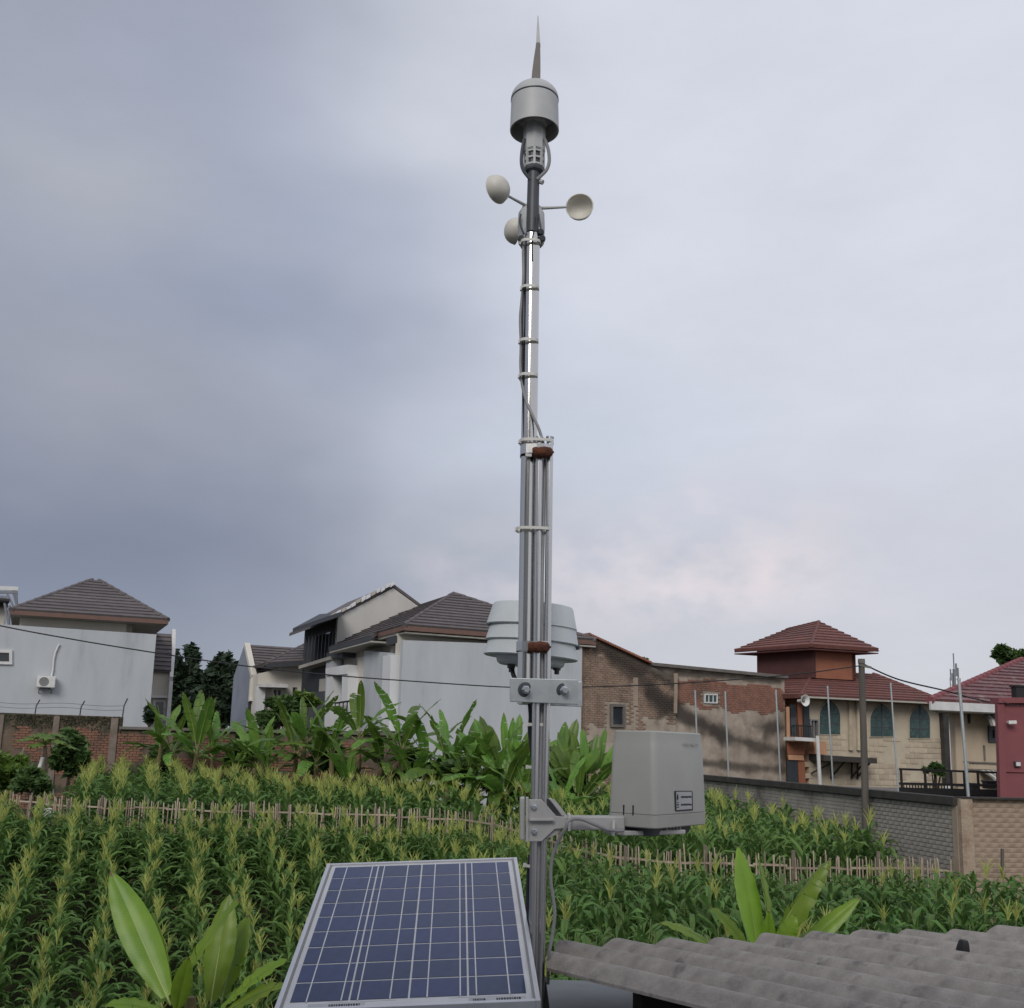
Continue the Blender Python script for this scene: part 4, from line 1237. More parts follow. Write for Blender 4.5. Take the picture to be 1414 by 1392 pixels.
# black railing and shrub on the terrace behind the wall
Rl = Plane(1280, 24.5, (1, .10))
rl = thing('railing', 'black terrace railing behind the grey wall', 'railing', Rl.hit(1280, 1090))
for (ya, yb, w) in ((1062, 1067, .05), (1082, 1085, .06), (1092, 1095, .16)):
    strip(rl, 'rail', Rl.hit(1242, ya), Rl.hit(1379, yb), w, .05, 'black_metal', side=(0, 0, 1))
for xp in (1244, 1277, 1313, 1331, 1350, 1377):
    strip(rl, 'post', Rl.hit(xp, 1062 + (xp - 1242) * .036), Rl.hit(xp + 2, 1100), .045, .045, 'black_metal')
for xp in range(1248, 1312, 4):
    strip(rl, 'picket', Rl.hit(xp, 1083), Rl.hit(xp + .5, 1096), .02, .02, 'black_metal')
fl_ = Plane(1280, 26.5, (1, .10))
tz_ = Rl.hit(1280, 1096).z
MB().box(Rl.pt(1.0, tz_ - .06, -2.2), Rl.d * 3.0, Rl.n * 2.2, Vector((0, 0, .05))).build('terrace_slab', M['concrete'], None)
o = bpy.data.objects['terrace_slab']
o['kind'] = 'structure'
strip(rl, 'end_post', Rl.hit(1196.5, 1072), Rl.hit(1196.5, 1094), .05, .05, 'black_metal')
for (x, y, w, h) in ((1344, 1087, 10, 9), (1366, 1084, 12, 10)):
    bb = Rl.off(-.7).hit(x, y)
    k = mpp(bb)
    bk = thing('planter', 'dark %s plant box behind the black railing' % ('square' if x < 1350 else 'wide'), 'planter', bb)
    MB().box(bb, (w * k / 2, 0, 0), (0, .15, 0), (0, 0, h * k / 2)).box(bb + Vector((0, 0, h * k / 2)), (w * k * .56, 0, 0), (0, .18, 0), (0, 0, .02)).build('box', M['black_metal'], bk)

# ------------------------------------------------------------------ utility pole and overhead cables
pb_ = P(1193, 1118, 20.3)
gpo = ground(pb_.x, 20.3)
pt_ = P(1189.5, 912, 20.3)
pole = thing('utility_pole', 'weathered utility pole rising from the corn in front of the prayer hall', 'pole', (pb_.x, 20.3, gpo))
MB().tube([Vector((pb_.x + .03, 20.3, gpo - .2)), pt_], [.082, .060], 12).build('shaft', M['pole'], pole, smooth='auto')
MB().tube([pt_ + Vector((0, 0, -.06)), pt_ + Vector((0, 0, .03))], [.072, .068], 12).build('cap', M['concrete'], pole)
MB().bar(pt_ + Vector((-.06, -.05, -.10)), pt_ + Vector((.17, -.05, -.14)), .04, .04).build('insulator_arm', M['concrete'], pole)
def cable(pts, r, lab, m='black_cable', n=6, name='overhead_cable'):
    return tag(MB().tube(pts, r, n).build(name, M[m], None, smooth=True), lab, 'cable')
def spline(pts, n=8):
    out = []
    p = [pts[0]] + list(pts) + [pts[-1]]
    for i in range(1, len(p) - 2):
        for k in range(n):
            t = k / n
            a, b, c, d_ = p[i - 1], p[i], p[i + 1], p[i + 2]
            out.append(0.5 * ((2 * b) + (c - a) * t + (2 * a - 5 * b + 4 * c - d_) * t * t + (3 * b - a - 3 * c + d_) * t ** 3))
    out.append(pts[-1])
    return out
w_px = [(-120, 836, 17.5), (0, 864, 18), (110, 884.5, 18.4), (215, 901.5, 18.8), (330, 918.5, 19.2), (450, 931.5, 19.6), (560, 940, 20), (704, 949, 20.5), (800, 948.8, 20.8), (930, 944, 21.2), (1085, 932.5, 21.7), (1190, 919, 21.95)]
cable(spline([P(x_, y_, d_ * 20.28 / 21.95) for x_, y_, d_ in w_px]), .0125, 'long sagging black cable crossing from the left edge to the pole')
cable(spline([P(1190, 916, 20.28), P(1240, 938, 20.9), P(1306, 954, 21.6), P(1360, 968, 22.3), P(1440, 982, 23.3)]), .016, 'short black cable running from the pole to the right edge')
cable(spline([P(1384, 968, 20.4), P(1400, 974, 20.35), P(1440, 977, 20.3)]), .008, 'thin drooping cable across the old rose wall top')

# ------------------------------------------------------------------ far antenna tower
tp = PD(1319, 960, 110)
at = thing('antenna_tower', 'far grey telecom tower with panel antennas behind the roofs', 'tower', tp)
k = mpp(tp)
up = Vector((0, 0, 1))
ox = Vector((1, 0, 0))
MB().bar(tp - up * 6, tp + up * 36 * k, 3.0 * k, 3.0 * k).bar(tp + up * 36 * k, tp + up * 58 * k, 1.2 * k, 1.2 * k).build('mast_pole', M['tower_grey'], at)
for (dx, y0, y1, w) in ((-5, 20, 36, 1.6), (-3, 12, 30, 1.2), (3, 26, 44, 2.2), (5.5, 20, 38, 1.8), (-6, 8, 24, 1.1), (5, 12, 22, 1.4)):
    MB().bar(tp + ox * dx * k + up * y0 * k, tp + ox * dx * k + up * y1 * k, w * k, w * k * .6).build('panel_antenna', M['tower_grey'], at)
mb = MB()
for y in (14, 22, 30):
    mb.bar(tp - ox * 6 * k + up * y * k, tp + ox * 6 * k + up * y * k, .7 * k, .7 * k)
mb.build('cross_arm', M['tower_grey'], at)

# ------------------------------------------------------------------ corrugated roof in the lower right corner
u_r = -ray(-160, 1100).normalized()                          # along the ridges, towards the viewer
_p2, _p11 = ray(776, 1297), ray(1374.6, 1283.7) * 1.0996
_V = (_p11 - _p2) / 9
D_r = 0.177 / _V.cross(u_r).length                            # a wave is 177 mm across
c0 = Vector((0, 0, EYE)) + _p2 * D_r
v_r = _V * D_r                                               # from one crest to the next along the far edge
n_r = u_r.cross(v_r).normalized()
if n_r.z < 0:
    n_r = -n_r
rf = thing('corrugated_roof', 'weathered corrugated asbestos roof in front of the cornfield', 'roof', c0)
SEG = 12
def sheet(first, last, name, lift):
    mb = MB()
    rows = [0.0, 0.012, 0.5, 1.0, 1.5, 2.0, 2.5, 3.0]
    ts = [first + i / SEG for i in range(int(round((last - first) * SEG)) + 1)]
    n = len(ts)
    for lay in (0, -0.009):
        for k, r in enumerate(rows):
            for t in ts:
                cut = max(0.0, (-0.10 - t)) * .28                # the corner of the first sheet is cut back
                jag = 0.006 * math.sin(t * 7.3) + 0.004 * math.sin(t * 17)
                h = 0.029 * math.cos(2 * math.pi * t) - 0.029 + 0.003 * math.sin(t * 1.3 + r * 2)
                rr = max(r, cut) + (jag if k < 2 else 0)
                p = c0 + v_r * t + u_r * rr + n_r * (h + lay + lift - (.004 if k == 0 and lay == 0 else 0))
                mb.v.append(tuple(p))
    m0 = len(rows) * n
    for k in range(len(rows) - 1):
        for i in range(n - 1):
            a = k * n + i
            mb.f.append((a, a + 1, a + n + 1, a + n))
            mb.f.append((m0 + a, m0 + a + n, m0 + a + n + 1, m0 + a + 1))
            mb.mi += [0, 0]
    for i in range(n - 1):
        mb.f.append((i, m0 + i, m0 + i + 1, i + 1))
        mb.mi.append(0)
    for k in range(len(rows) - 1):
        for i in (0, n - 1):
            a = k * n + i
            mb.f.append((a, a + n, m0 + a + n, m0 + a))
            mb.mi.append(0)
    mb.build(name, M['asbestos'], rf, smooth='auto')
sheet(-1.30, 4.30, 'roof_sheet', 0.0)
sheet(3.72, 9.30, 'roof_sheet', 0.011)
sheet(8.72, 14.30, 'roof_sheet', 0.022)
v_u = v_r.normalized()
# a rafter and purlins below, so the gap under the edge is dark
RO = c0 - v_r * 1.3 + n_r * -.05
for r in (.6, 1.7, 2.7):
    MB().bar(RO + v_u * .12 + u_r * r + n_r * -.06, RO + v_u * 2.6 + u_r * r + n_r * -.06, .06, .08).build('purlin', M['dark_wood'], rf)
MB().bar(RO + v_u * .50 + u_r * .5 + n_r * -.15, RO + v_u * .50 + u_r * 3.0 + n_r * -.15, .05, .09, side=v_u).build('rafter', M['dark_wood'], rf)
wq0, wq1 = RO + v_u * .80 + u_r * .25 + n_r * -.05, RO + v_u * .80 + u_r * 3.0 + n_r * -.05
MB().prism([wq0, wq1, wq1 - Vector((0, 0, 4.2)), wq0 - Vector((0, 0, 4.2))], Vector((v_u.x, v_u.y, 0)) * .12).build('wall', M['dark_wood'], rf)  # near-black colour stands in for the shadow under the roof edge
# fixing bolt cap
bc = P(1331, 1305, 3.42)
_v = ray(1330, 1309)
_q = Vector((0, 0, EYE)) + _v * ((c0 + n_r * .012 - Vector((0, 0, EYE))).dot(n_r) / _v.dot(n_r))
bc = thing('roofing_nail', 'dark rubber cap of a roofing bolt on the corrugated roof', 'bolt cap', _q)
q = bc.location
MB().lathe(q, (0.1, -.1, 1), [(.0, .026), (.012, .025), (.016, .018), (.020, .0), (.021, -.012), (.0, -.02)], 9).build('cap', M['black_metal'], bc, smooth='auto')
# flat grey sheet beside the corrugated roof
fs = thing('flat_sheet', 'smooth grey metal sheet beneath the edge of the corrugated roof', 'roof sheet', (0.3, 3.3, EYE - .86))
zf = EYE - .835
MB().box((0.75, 2.76, zf), (1.25, 0, 0), (0, 1.10, 0), (0, 0, .006)).build('sheet', M['sheet'], fs, bevel=.003)
MB().bar((-.5, 3.868, zf - .03), (2.0, 3.868, zf - .03), .07, .012, side=(0, 0, 1)).build('turned_edge', M['sheet'], fs)
MB().box((0.55, 2.70, zf - 2.2), (.98, 0, 0), (0, 1.02, 0), (0, 0, 2.15)).build('wall', M['concrete'], fs)

# ------------------------------------------------------------------ the mast
YM = 3.35
mast = thing('sensor_mast', 'tall shiny steel mast of clamped tubes carrying weather sensors', 'mast', P(741, 1392, YM))
mt0, mt1 = P(725.6, 972, YM), P(735, 316, YM)
mid = (mt0 + mt1) / 2
R_main = 11.3 * mpp(P(730, 650, YM))
MB().tube([mt0, mt1], R_main, 28).build('main_tube', M['steel'], mast, smooth='auto')
Yr = YM - .028
ra, rb_ = P(745.3, 606, Yr + .02), P(732.5, 1430, Yr)
R_rod = 5.1 * mpp(P(742, 900, YM))
def online(pa, ya, pb, yb, y):
    return pa + (pb - pa) * (y - ya) / (yb - ya)
MB().tube([P(745.0, 605, Yr), P(740.8, 960, Yr), P(733.8, 1410, Yr)], R_rod * 1.1, 18).build('thin_tube', M['rod'], mast, smooth='auto')
MB().tube([P(759.4, 605, Yr), P(755.2, 960, Yr), P(745.6, 1410, Yr)], R_rod * .95, 18).build('thin_tube', M['rod'], mast, smooth='auto')
MB().tube([P(752.6, 625, Yr + .02), P(748.4, 800, Yr - .004), P(748.5, 960, Yr + .008), P(745.5, 1100, Yr), P(740.5, 1300, Yr), P(739, 1410, Yr)], R_rod * .5, 10).build('signal_cable', M['cable'], mast, smooth='auto')
MB().tube([P(749.5, 625, Yr + .03), P(746, 960, Yr + .02), P(741, 1180, Yr + .012), P(738, 1410, Yr + .01)], R_rod * .45, 10).build('signal_cable', M['cable'], mast, smooth='auto')
for (xx, yy) in ((745.0, 605), (759.4, 605)):
    p = P(xx, yy, Yr)
    MB().tube([p, p + Vector((.0005, 0, .004))], R_rod * 1.12, 16).build('tube_end', M['galv'], mast)
# sensor cables down the main tube
YF = YM - R_main
c1 = [(724, 322), (722.5, 345), (723, 380), (721, 410), (718.5, 440), (719.5, 475), (719, 505), (721, 530), (727, 555), (736, 575), (744, 592), (750, 612), (752.6, 628)]
cc1 = [P(x, y, YM - (.012 if y < 520 else .012 + .022 * min(1, (y - 520) / 60))) for x, y in c1]
MB().tube(spline(cc1, 6), .0052, 10).build('signal_cable', M['cable'], mast, smooth='auto')
c2 = [(733, 318), (728.5, 330), (727, 350), (726, 385), (722.5, 405), (721.5, 475), (722, 520), (722.5, 560), (724, 610)]
MB().tube(spline([P(x, y, YM - .018) for x, y in c2], 6), .0030, 8).build('signal_cable', M['black_cable'], mast, smooth='auto')
c3 = [(739, 300), (737.5, 318), (735, 330), (735, 360)]
MB().tube(spline([P(x, y, YM - .030) for x, y in c3], 5), .0028, 8).build('signal_cable', M['black_cable'], mast, smooth='auto')
for dx in (2, 5):
    MB().tube(spline([P(730 + dx, 1180, Yr + .03), P(727 + dx, 1230, Yr + .03), P(730 + dx, 1290, Yr + .02), P(745 + dx, 1350, Yr + .02), P(752 + dx, 1400, Yr)], 5), .0065, 8).build('black_cable', M['black_cable'], mast, smooth='auto')
MB().tube(spline([P(724, 905, YM + .03), P(727, 930, YM + .03), P(733, 985, YM + .03), P(732, 1010, YM + .03), P(738, 1060, YM + .03)], 5), .008, 8).build('black_cable', M['black_cable'], mast, smooth='auto')
# cable ties: loops around what they bind
def tie(xa, xb, y, yb=None, dep=.030, tail=0, th=2.6):
    pa, pb = P(xa, y, YM), P(xb, yb or y + .5, YM)
    c, ex = (pa + pb) / 2, (pb - pa) / 2
    k = mpp(c)
    pts = []
    for i in range(21):
        t = 2 * math.pi * i / 20
        ct, st = math.cos(t), math.sin(t)
        sg = lambda v: math.copysign(abs(v) ** .6, v)
        pts.append(c + ex * sg(ct) + Vector((0, dep * sg(st) - .006, 0)))
    mb = MB()
    for a, b in zip(pts[:-1], pts[1:]):
        mb.bar(a, b + (b - a) * .05, th * 1.5 * k, .0022, side=(0, 0, 1))
    mb.box(pa + Vector((-.001, -.012, 0)), (.004, 0, 0), (0, .006, 0), (0, 0, th * 1.0 * k))
    if tail:
        mb.bar(pa + Vector((0, -.012, 0)), pa + Vector((-.012, -.03, .012)), .004, .002)
    mb.build('cable_tie', M['tie'], mast)
for (xa, xb, y) in ((719, 746, 338), (720, 744, 401), (717.5, 743, 474), (717, 742, 521.5)):
    tie(xa, xb, y, dep=R_main * 1.25)
tie(717.5, 764, 611.5, 613, dep=.044)
tie(713, 762, 732, 733.5, dep=.044)
tie(729, 758, 1000.5, dep=.022)
tie(728, 757, 1059, dep=.022)
tie(724.5, 754, 1194, 1197, dep=.024)
# hose clamps
def clamp(xa, ya, y, xb, rx0, rx1, h):
    pa, pb = P(xa, y, YM), P(xb, y, YM)
    k = mpp(pa)
    c, ex = (pa + pb) / 2, (pb - pa) / 2
    mb = MB()
    pts = []
    for i in range(25):
        t = 2 * math.pi * i / 24
        sg = lambda v: math.copysign(abs(v) ** .6, v)
        pts.append(c + ex * sg(math.cos(t)) + Vector((0, .046 * sg(math.sin(t)) - .004, 0)))
    for a, b in zip(pts[:-1], pts[1:]):
        mb.bar(a, b, h * k, .002, side=(0, 0, 1))
    o = mb.build('hose_clamp', M['rod'], mast)
    q0, q1 = P(rx0, y, YM - .052), P(rx1, y, YM - .052)
    d_ = (q1 - q0)
    prof = [(0, .0), (h * .42 * k, .0), (h * .58 * k, .12), (h * .52 * k, .3), (h * .62 * k, .55), (h * .5 * k, .85), (h * .3 * k, .93), (.12 * h * k, .95), (.12 * h * k, 1.0), (0, 1.0)]
    MB().lathe(q0, d_, [(r, t * d_.length) for r, t in prof], 14).build('clamp_screw', M['rust'], o, smooth='auto')
    MB().box(P(rx0 - 5, y + 1, YM - .040), (4.2 * k, 0, 0), (0, .006, 0), (0, 0, h * .42 * k)).build('clamp_housing', M['rod'], o)
clamp(718.5, 624, 624.5, 763, 735, 765, 13)
clamp(713, 893, 893.5, 760, 729, 761, 13)
# galvanised clamp plate with two bolts
pl_c = [P(704, 936, YM - .07), P(798, 938.5, YM - .075), P(798.5, 973, YM - .075), P(704, 969, YM - .07)]
cp_ = MB().prism(pl_c, (0, .007, 0)).build('clamp_plate', M['galv'], mast, bevel=.002)
pl_b = [P(716, 941, YM + .06), P(804, 941, YM + .06), P(804, 976, YM + .06), P(716, 973, YM + .06)]
MB().prism(pl_b, (0, .007, 0)).build('rear_plate', M['galv'], mast, bevel=.002)
for (x, y) in ((725.5, 952.5), (778.5, 953.5)):
    q = P(x, y, YM - .07)
    k = mpp(q)
    ax = Vector((0.12, -1, -.05)).normalized()
    MB().lathe(q, ax, [(10.5 * k, 0), (10.5 * k, .002), (9 * k, .003), (6.0 * k, .0035)], 24).build('washer', M['vane_dark'], cp_, smooth='auto')
    b = MB()
    b.lathe(q, ax, [(6.2 * k, .0036), (6.2 * k, .013), (4.8 * k, .0155)], 6)
    b.lathe(q, ax, [(4.3 * k, .013), (4.3 * k, .030), (3.4 * k, .033), (0, .033)], 16)
    b.build('bolt', M['bolt'], cp_, smooth='auto')
    MB().tube([q, q + Vector((0, .15, 0))], 3.6 * k, 10).build('bolt_shank', M['bolt'], cp_)

# ------------------------------------------------------------------ wind vane on the top
Kp = lambda x, y: mpp(P(x, y, YM))
wv = thing('wind_vane', 'grey domed wind direction sensor with upright tail fin at the mast top', 'wind vane', P(736, 318, YM))
hb, ht = P(738, 181, YM), P(738.4, 140.5, YM)
up = (ht - hb).normalized()
hh = (ht - hb).length
R = 33.8 * mpp(hb)
MB().lathe(hb, up, [(R * .93, .03), (R * .95, .0), (R, -.0), (R * 1.0, .003), (R * .965, hh)], 48).build('housing', M['vane'], wv, smooth='auto')
MB().lathe(hb, up, [(0, hh * .55), (R * .9, hh * .55), (R * .93, .02)], 40).build('housing_inside', M['bracket'], wv, smooth='auto')
MB().lathe(hb + up * hh, up, [(R * .965, -.001), (R * .985, .0015), (R * .985, .005), (R * .94, .0055)], 48).build('seam_ring', M['vane_dark'], wv, smooth='auto')
dome = [(R * .985 * math.cos(t), .005 + R * .74 * math.sin(t)) for t in [math.pi / 2 * i / 12 for i in range(13)]]
MB().lathe(hb + up * hh, up, dome, 48).build('dome', M['vane'], wv, smooth='auto')
nk0, nk1 = P(737.5, 238, YM), P(738, 178, YM)
rn_ = 14.2 * mpp(nk0)
ln_ = (nk1 - nk0).length
up2 = (nk1 - nk0).normalized()
MB().lathe(nk0, up2, [(0, .012), (rn_ * .55, -.012), (rn_ * .95, .0), (rn_, .006), (rn_ * 1.0, .016), (rn_ * .97, .017)], 8).build('neck_base', M['vane_dark'], wv)
nb = MB()
for i in range(4):
    h0 = .015 + .0255 * i
    nb.lathe(nk0, up2, [(rn_ * .85, h0), (rn_ * 1.0, h0), (rn_ * 1.0, h0 + .007), (rn_ * .85, h0 + .007)], 8)
for i in range(8):
    t = math.pi * 2 * (i + .0) / 8
    dirn = Vector((math.cos(t), math.sin(t), 0))
    nb.bar(nk0 + up2 * .012 + dirn * rn_ * .95, nk0 + up2 * .095 + dirn * rn_ * .95, .007, .008, side=dirn)
nb.build('neck_cage', M['vane'], wv)
MB().lathe(nk0, up2, [(rn_ * .8, .0), (rn_ * .82, .12)], 16).build('neck_core', M['vane_dark'], wv)
MB().lathe(nk0, up2, [(rn_ * .98, .075), (rn_ * 1.08, .08), (rn_ * 1.1, ln_ * 1.05), (rn_ * 1.3, ln_ * 1.1)], 8).build('neck', M['vane'], wv)
rd0, rd1 = P(734.8, 322, YM - .012), P(737, 238, YM - .004)
MB().tube([rd0, rd1, nk0 + up2 * .01], [8.6 * Kp(735, 300), 8.2 * Kp(735, 250), 9.5 * Kp(735, 240)], 18).build('stem', M['vane_dark'], wv, smooth='auto')
MB().tube([P(745, 250, YM - .01), P(749.5, 252, YM - .015)], .009, 8).build('set_screw', M['vane'], wv)
for sgn, pts in ((1, [(752, 192), (757, 206), (758.5, 222), (755, 234), (748, 242), (741, 248)]), (-1, [(724, 192), (721, 208), (720, 224), (722.5, 235), (729, 244), (735, 250)])):
    MB().tube(spline([P(x, y, YM - .02) for x, y in pts], 5), .0062, 8).build('cable_loop', M['cable'] if sgn > 0 else M['vane_dark'], wv, smooth='auto')
# tail fin: a tapered blade leaning a little back
def blade(pts, dep, y0):
    mb = MB()
    k = len(pts)
    for i, (x, y, w, dd) in enumerate(pts):
        for (a, b) in ((-1, -1), (1, -1), (1, 1), (-1, 1)):
            q = P(x + a * w / 2, y, y0)
            mb.v.append((q.x, q.y + b * dd, q.z))
    for i in range(k - 1):
        for j in range(4):
            a, b = i * 4 + j, i * 4 + (j + 1) % 4
            mb.f.append((a, b, b + 4, a + 4))
            mb.mi.append(0)
    mb.f += [(3, 2, 1, 0), (4 * k - 4, 4 * k - 3, 4 * k - 2, 4 * k - 1)]
    mb.mi += [0, 0]
    return mb
blade([(739.4, 122, 12.5, .030), (740.3, 105, 11.5, .026), (741.5, 85, 9, .02), (742.8, 66, 6, .012), (743, 61, 5, .010)], .02, YM).build('tail_fin', M['fin'], wv, bevel=.001)
blade([(743, 64, 6.4, .009), (743, 59, 5.5, .009), (742.9, 45, 4.0, .006), (742.8, 22, 1.2, .002)], .02, YM).build('fin_tip', M['vane'], wv)

# ------------------------------------------------------------------ cup anemometer below it
hc = P(734, 293, YM + .035)
an = thing('cup_anemometer', 'three cup anemometer with off white cups on the mast', 'anemometer', P(734, 340, YM + .035))
k = mpp(hc)
hb0, hb1 = P(733.5, 339, YM + .035), P(733.8, 291, YM + .035)
ua = (hb1 - hb0).normalized()
la_ = (hb1 - hb0).length
MB().lathe(hb0, ua, [(0, 0), (15 * k, 0), (17.6 * k, .008), (18.6 * k, la_ * .5), (18 * k, la_ * .9), (15 * k, la_), (0, la_ + .004)], 28).build('body', M['vane'], an, smooth='auto')
MB().lathe(hb1, ua, [(13 * k, .0), (13 * k, .012), (6 * k, .022), (0, .024)], 24).build('rotor_hub', M['vane'], an, smooth='auto')
for (x, y) in ((719.5, 329), (749, 329), (747, 320)):
    MB().lathe(P(x, y, YM - .02), (0, -1, -.3), [(4.4 * k, -.03), (4.4 * k, .0), (3.2 * k, .006), (0, .006)], 12).build('cable_gland', M['vane_dark'], an)
for (x0, x1) in ((719, 723), (744, 748)):
    MB().tube(spline([P(x0, 296, YM - .012), P(x0 + (1.5 if x0 > 730 else -1), 308, YM - .02), P(x1, 322, YM - .02)], 5), .0035, 8).build('lead', M['vane_dark'], an, smooth='auto')
hub = hb1 + ua * .008
def mk_cup(th, cname='cup'):
    dirn = Vector((math.cos(th), math.sin(th), 0))
    opening = Vector((math.cos(th - math.pi / 2), math.sin(th - math.pi / 2), 0))
    Rr, rc = 66.5 * k, 18.6 * k
    c = hub + dirn * Rr
    mb = MB()
    prof = []
    for i in range(11):
        t = math.pi / 2 * i / 10
        prof.append((rc * math.sin(t) ** .85, -rc * .92 * math.cos(t)))
    prof += [(rc * 1.04, .001), (rc * .97, .002)]
    for i in range(10, -1, -1):
        t = math.pi / 2 * i / 10
        prof.append((rc * .94 * math.sin(t) ** .85, -rc * .86 * math.cos(t)))
    mb.lathe(c, opening, prof, 32)
    cup = mb.build(cname, M['cup'], an, smooth='auto')
    MB().tube([hub + dirn * 10 * k, c - dirn * rc * .9], [.0060, .0042], 10).build('arm', M['vane'], cup, smooth='auto')
    return cup
for dg in (224, 352, 108):
    mk_cup(math.radians(dg))

# ------------------------------------------------------------------ louvred radiation shield behind the mast
YS = YM + .24
sh_c = P(733, 875, YS)
rs = thing('radiation_shield', 'white louvred radiation shield mounted behind the mast', 'weather sensor', P(733, 925, YS))
k = mpp(sh_c)
tilt = Vector((.055, -.02, 1)).normalized()
def ring(x0, x1, y_rim, rtop, h, name):
    cx = (x0 + x1) / 2
    rr = (x1 - x0) / 2 * k
    c = P(cx, y_rim, YS)
    prof = [(rr * .97, -.004), (rr, .0), (rr * .985, .006), (rtop * k, h * k), (rtop * k * .9, h * k + .004), (rr * .60, h * k - .006), (rr * .86, .008), (rr * .97, -.004)]
    return MB().lathe(c, tilt, prof, 48).build(name, M['shield'], rs, smooth='auto')
top = P(734, 866, YS)
MB().lathe(top, tilt, [(63 * k * .97, -.004), (63 * k, 0), (62 * k, .007), (56 * k, 27 * k), (54.5 * k, 29.5 * k), (0, 31 * k)], 56).build('top_cap', M['shield'], rs, smooth='auto')
MB().lathe(top, tilt, [(60 * k, -.002), (40 * k, 6 * k), (0, 7 * k)], 40).build('cap_underside', M['shield'], rs)
ring(670, 799, 887, 59, 22, 'louvre')
ring(667.5, 798, 907.5, 60, 21, 'louvre')
MB().lathe(P(733, 908, YS), tilt, [(0, .001), (63 * k, .002), (62 * k, -.002), (48 * k, -.004), (46 * k, -9 * k), (42 * k, -12 * k), (0, -12 * k)], 48).build('base', M['shield'], rs, smooth='auto')
MB().lathe(P(733, 900, YS), tilt, [(36 * k, 0), (36 * k, 40 * k)], 24).build('core', M['shield'], rs)
for (x, y) in ((706, 918), (769, 921)):
    q = P(x, y, YS - .02)
    m_ = MB().tube([q + Vector((0, 0, .02)), q - Vector((0, 0, .012))], 5.4 * k, 8)
    m_.tube([q - Vector((0, 0, .010)), q - Vector((0, 0, .026))], 3.4 * k, 8)
    m_.build('mounting_nut', M['vane_dark'], rs)
MB().tube(spline([P(707, 922, YS - .02), P(709, 932, YS - .04), P(716, 945, YS - .05), P(728, 955, YS - .1)], 5), .008, 8).build('lead', M['black_cable'], rs, smooth='auto')
MB().bar(P(757, 930, YS), P(757, 955, YM + .07), .03, .02).build('mounting_bracket', M['galv'], rs)
MB().bar(P(800, 893, YS), P(790, 893, YS), .02, .03, side=(0, 0, 1)).build('clip', M['vane_dark'], rs)

# ------------------------------------------------------------------ rain gauge on its bracket
ga_ = math.radians(38)
gr, gl = Vector((math.sin(ga_), math.cos(ga_), 0)), Vector((-math.cos(ga_), math.sin(ga_), 0))   # right face, left face directions
Yg = YM - .10
gc = P(905, 1145, Yg)                                    # near bottom corner
k = mpp(gc)
rg = thing('rain_gauge', 'warm grey tapered rain gauge box with small printed label', 'rain gauge', gc)
def along(dirn, xt, base=gc, y=1080):
    """distance along dirn from base so that the pixel column is xt"""
    lo_, hi_ = 0, 1.2
    for _ in range(40):
        m_ = (lo_ + hi_) / 2
        x = to_px(base + dirn * m_)[0]
        if abs(x - to_px(base)[0]) < abs(xt - to_px(base)[0]):
            lo_ = m_
        else:
            hi_ = m_
    return lo_
Lr, Ll = along(gr, 977), along(gl, 838)
zb_, zs_, ztp = gc.z, P(905, 1126, Yg).z, P(905, 1009, Yg).z
def rrect(z, inset, rad=.02, n=5):
    """rounded rectangle with the near corner at gc"""
    o = Vector((gc.x, gc.y, z))
    pts = []
    a0, a1, b0, b1 = inset, Lr - inset, inset, Ll - inset
    for (ca, cb, t0) in ((a0 + rad, b0 + rad, 180), (a1 - rad, b0 + rad, 270), (a1 - rad, b1 - rad, 0), (a0 + rad, b1 - rad, 90)):
        for i in range(n + 1):
            t = math.radians(t0 + 90 * i / n)
            pts.append(o + gr * (ca + rad * math.cos(t)) + gl * (cb + rad * math.sin(t)))
    return pts
def loft(rings, cap0=True, cap1=True):
    mb = MB()
    n = len(rings[0])
    for r_ in rings:
        mb.v.extend(tuple(p) for p in r_)
    for i in range(len(rings) - 1):
        for j in range(n):
            q = (j + 1) % n
            mb.f.append((i * n + j, i * n + q, (i + 1) * n + q, (i + 1) * n + j))
            mb.mi.append(0)
    if cap0:
        mb.f.append(tuple(range(n - 1, -1, -1))); mb.mi.append(0)
    if cap1:
        mb.f.append(tuple((len(rings) - 1) * n + j for j in range(n))); mb.mi.append(0)
    return mb
hgt = ztp - zs_
tap = .011
def body_inset(z):
    return tap * (z - zs_) / hgt
loft([rrect(zs_ + .001, .0005), rrect(zs_ + hgt * .80, tap * .62), rrect(zs_ + hgt * .815, tap * .62 + .0012), rrect(ztp - .004, tap), rrect(ztp, tap + .004), rrect(ztp, tap + .009), rrect(ztp - .05, tap + .05, .03)], True, True).build('funnel_body', M['gauge'], rg, smooth='auto')
loft([rrect(zb_, .003), rrect(zb_ + .003, .0005), rrect(zs_ - .002, -.0005), rrect(zs_ - .0005, .002)]).build('base_tray', M['gauge'], rg, smooth='auto')
loft([rrect(zb_ - .028, .045), rrect(zb_ - .024, .04), rrect(zb_ + .001, .035)]).build('drain_block', M['vane_dark'], rg)
for i in range(5):
    q = gc + gr * (.13 + .022 * i) + gl * .034 + Vector((0, 0, -.014))
    MB().box(q, gr * .004, gl * .004, Vector((0, 0, .013))).build('drain_fin', M['gauge'], rg)
lb_c = Vector((gc.x, gc.y, 0))
for xs_ in (861, 874):
    lo_ = along(gl, xs_)
    q = gc + gl * lo_ - gr * .000
    q.z = (P(xs_, 1113, Yg).z + P(xs_, 1125, Yg + .1).z) / 2
    MB().box(q - gr * .0 + gr * body_inset(q.z), gr * .0012, gl * .0022, Vector((0, 0, .016))).build('clip_slot', M['ink'], rg)
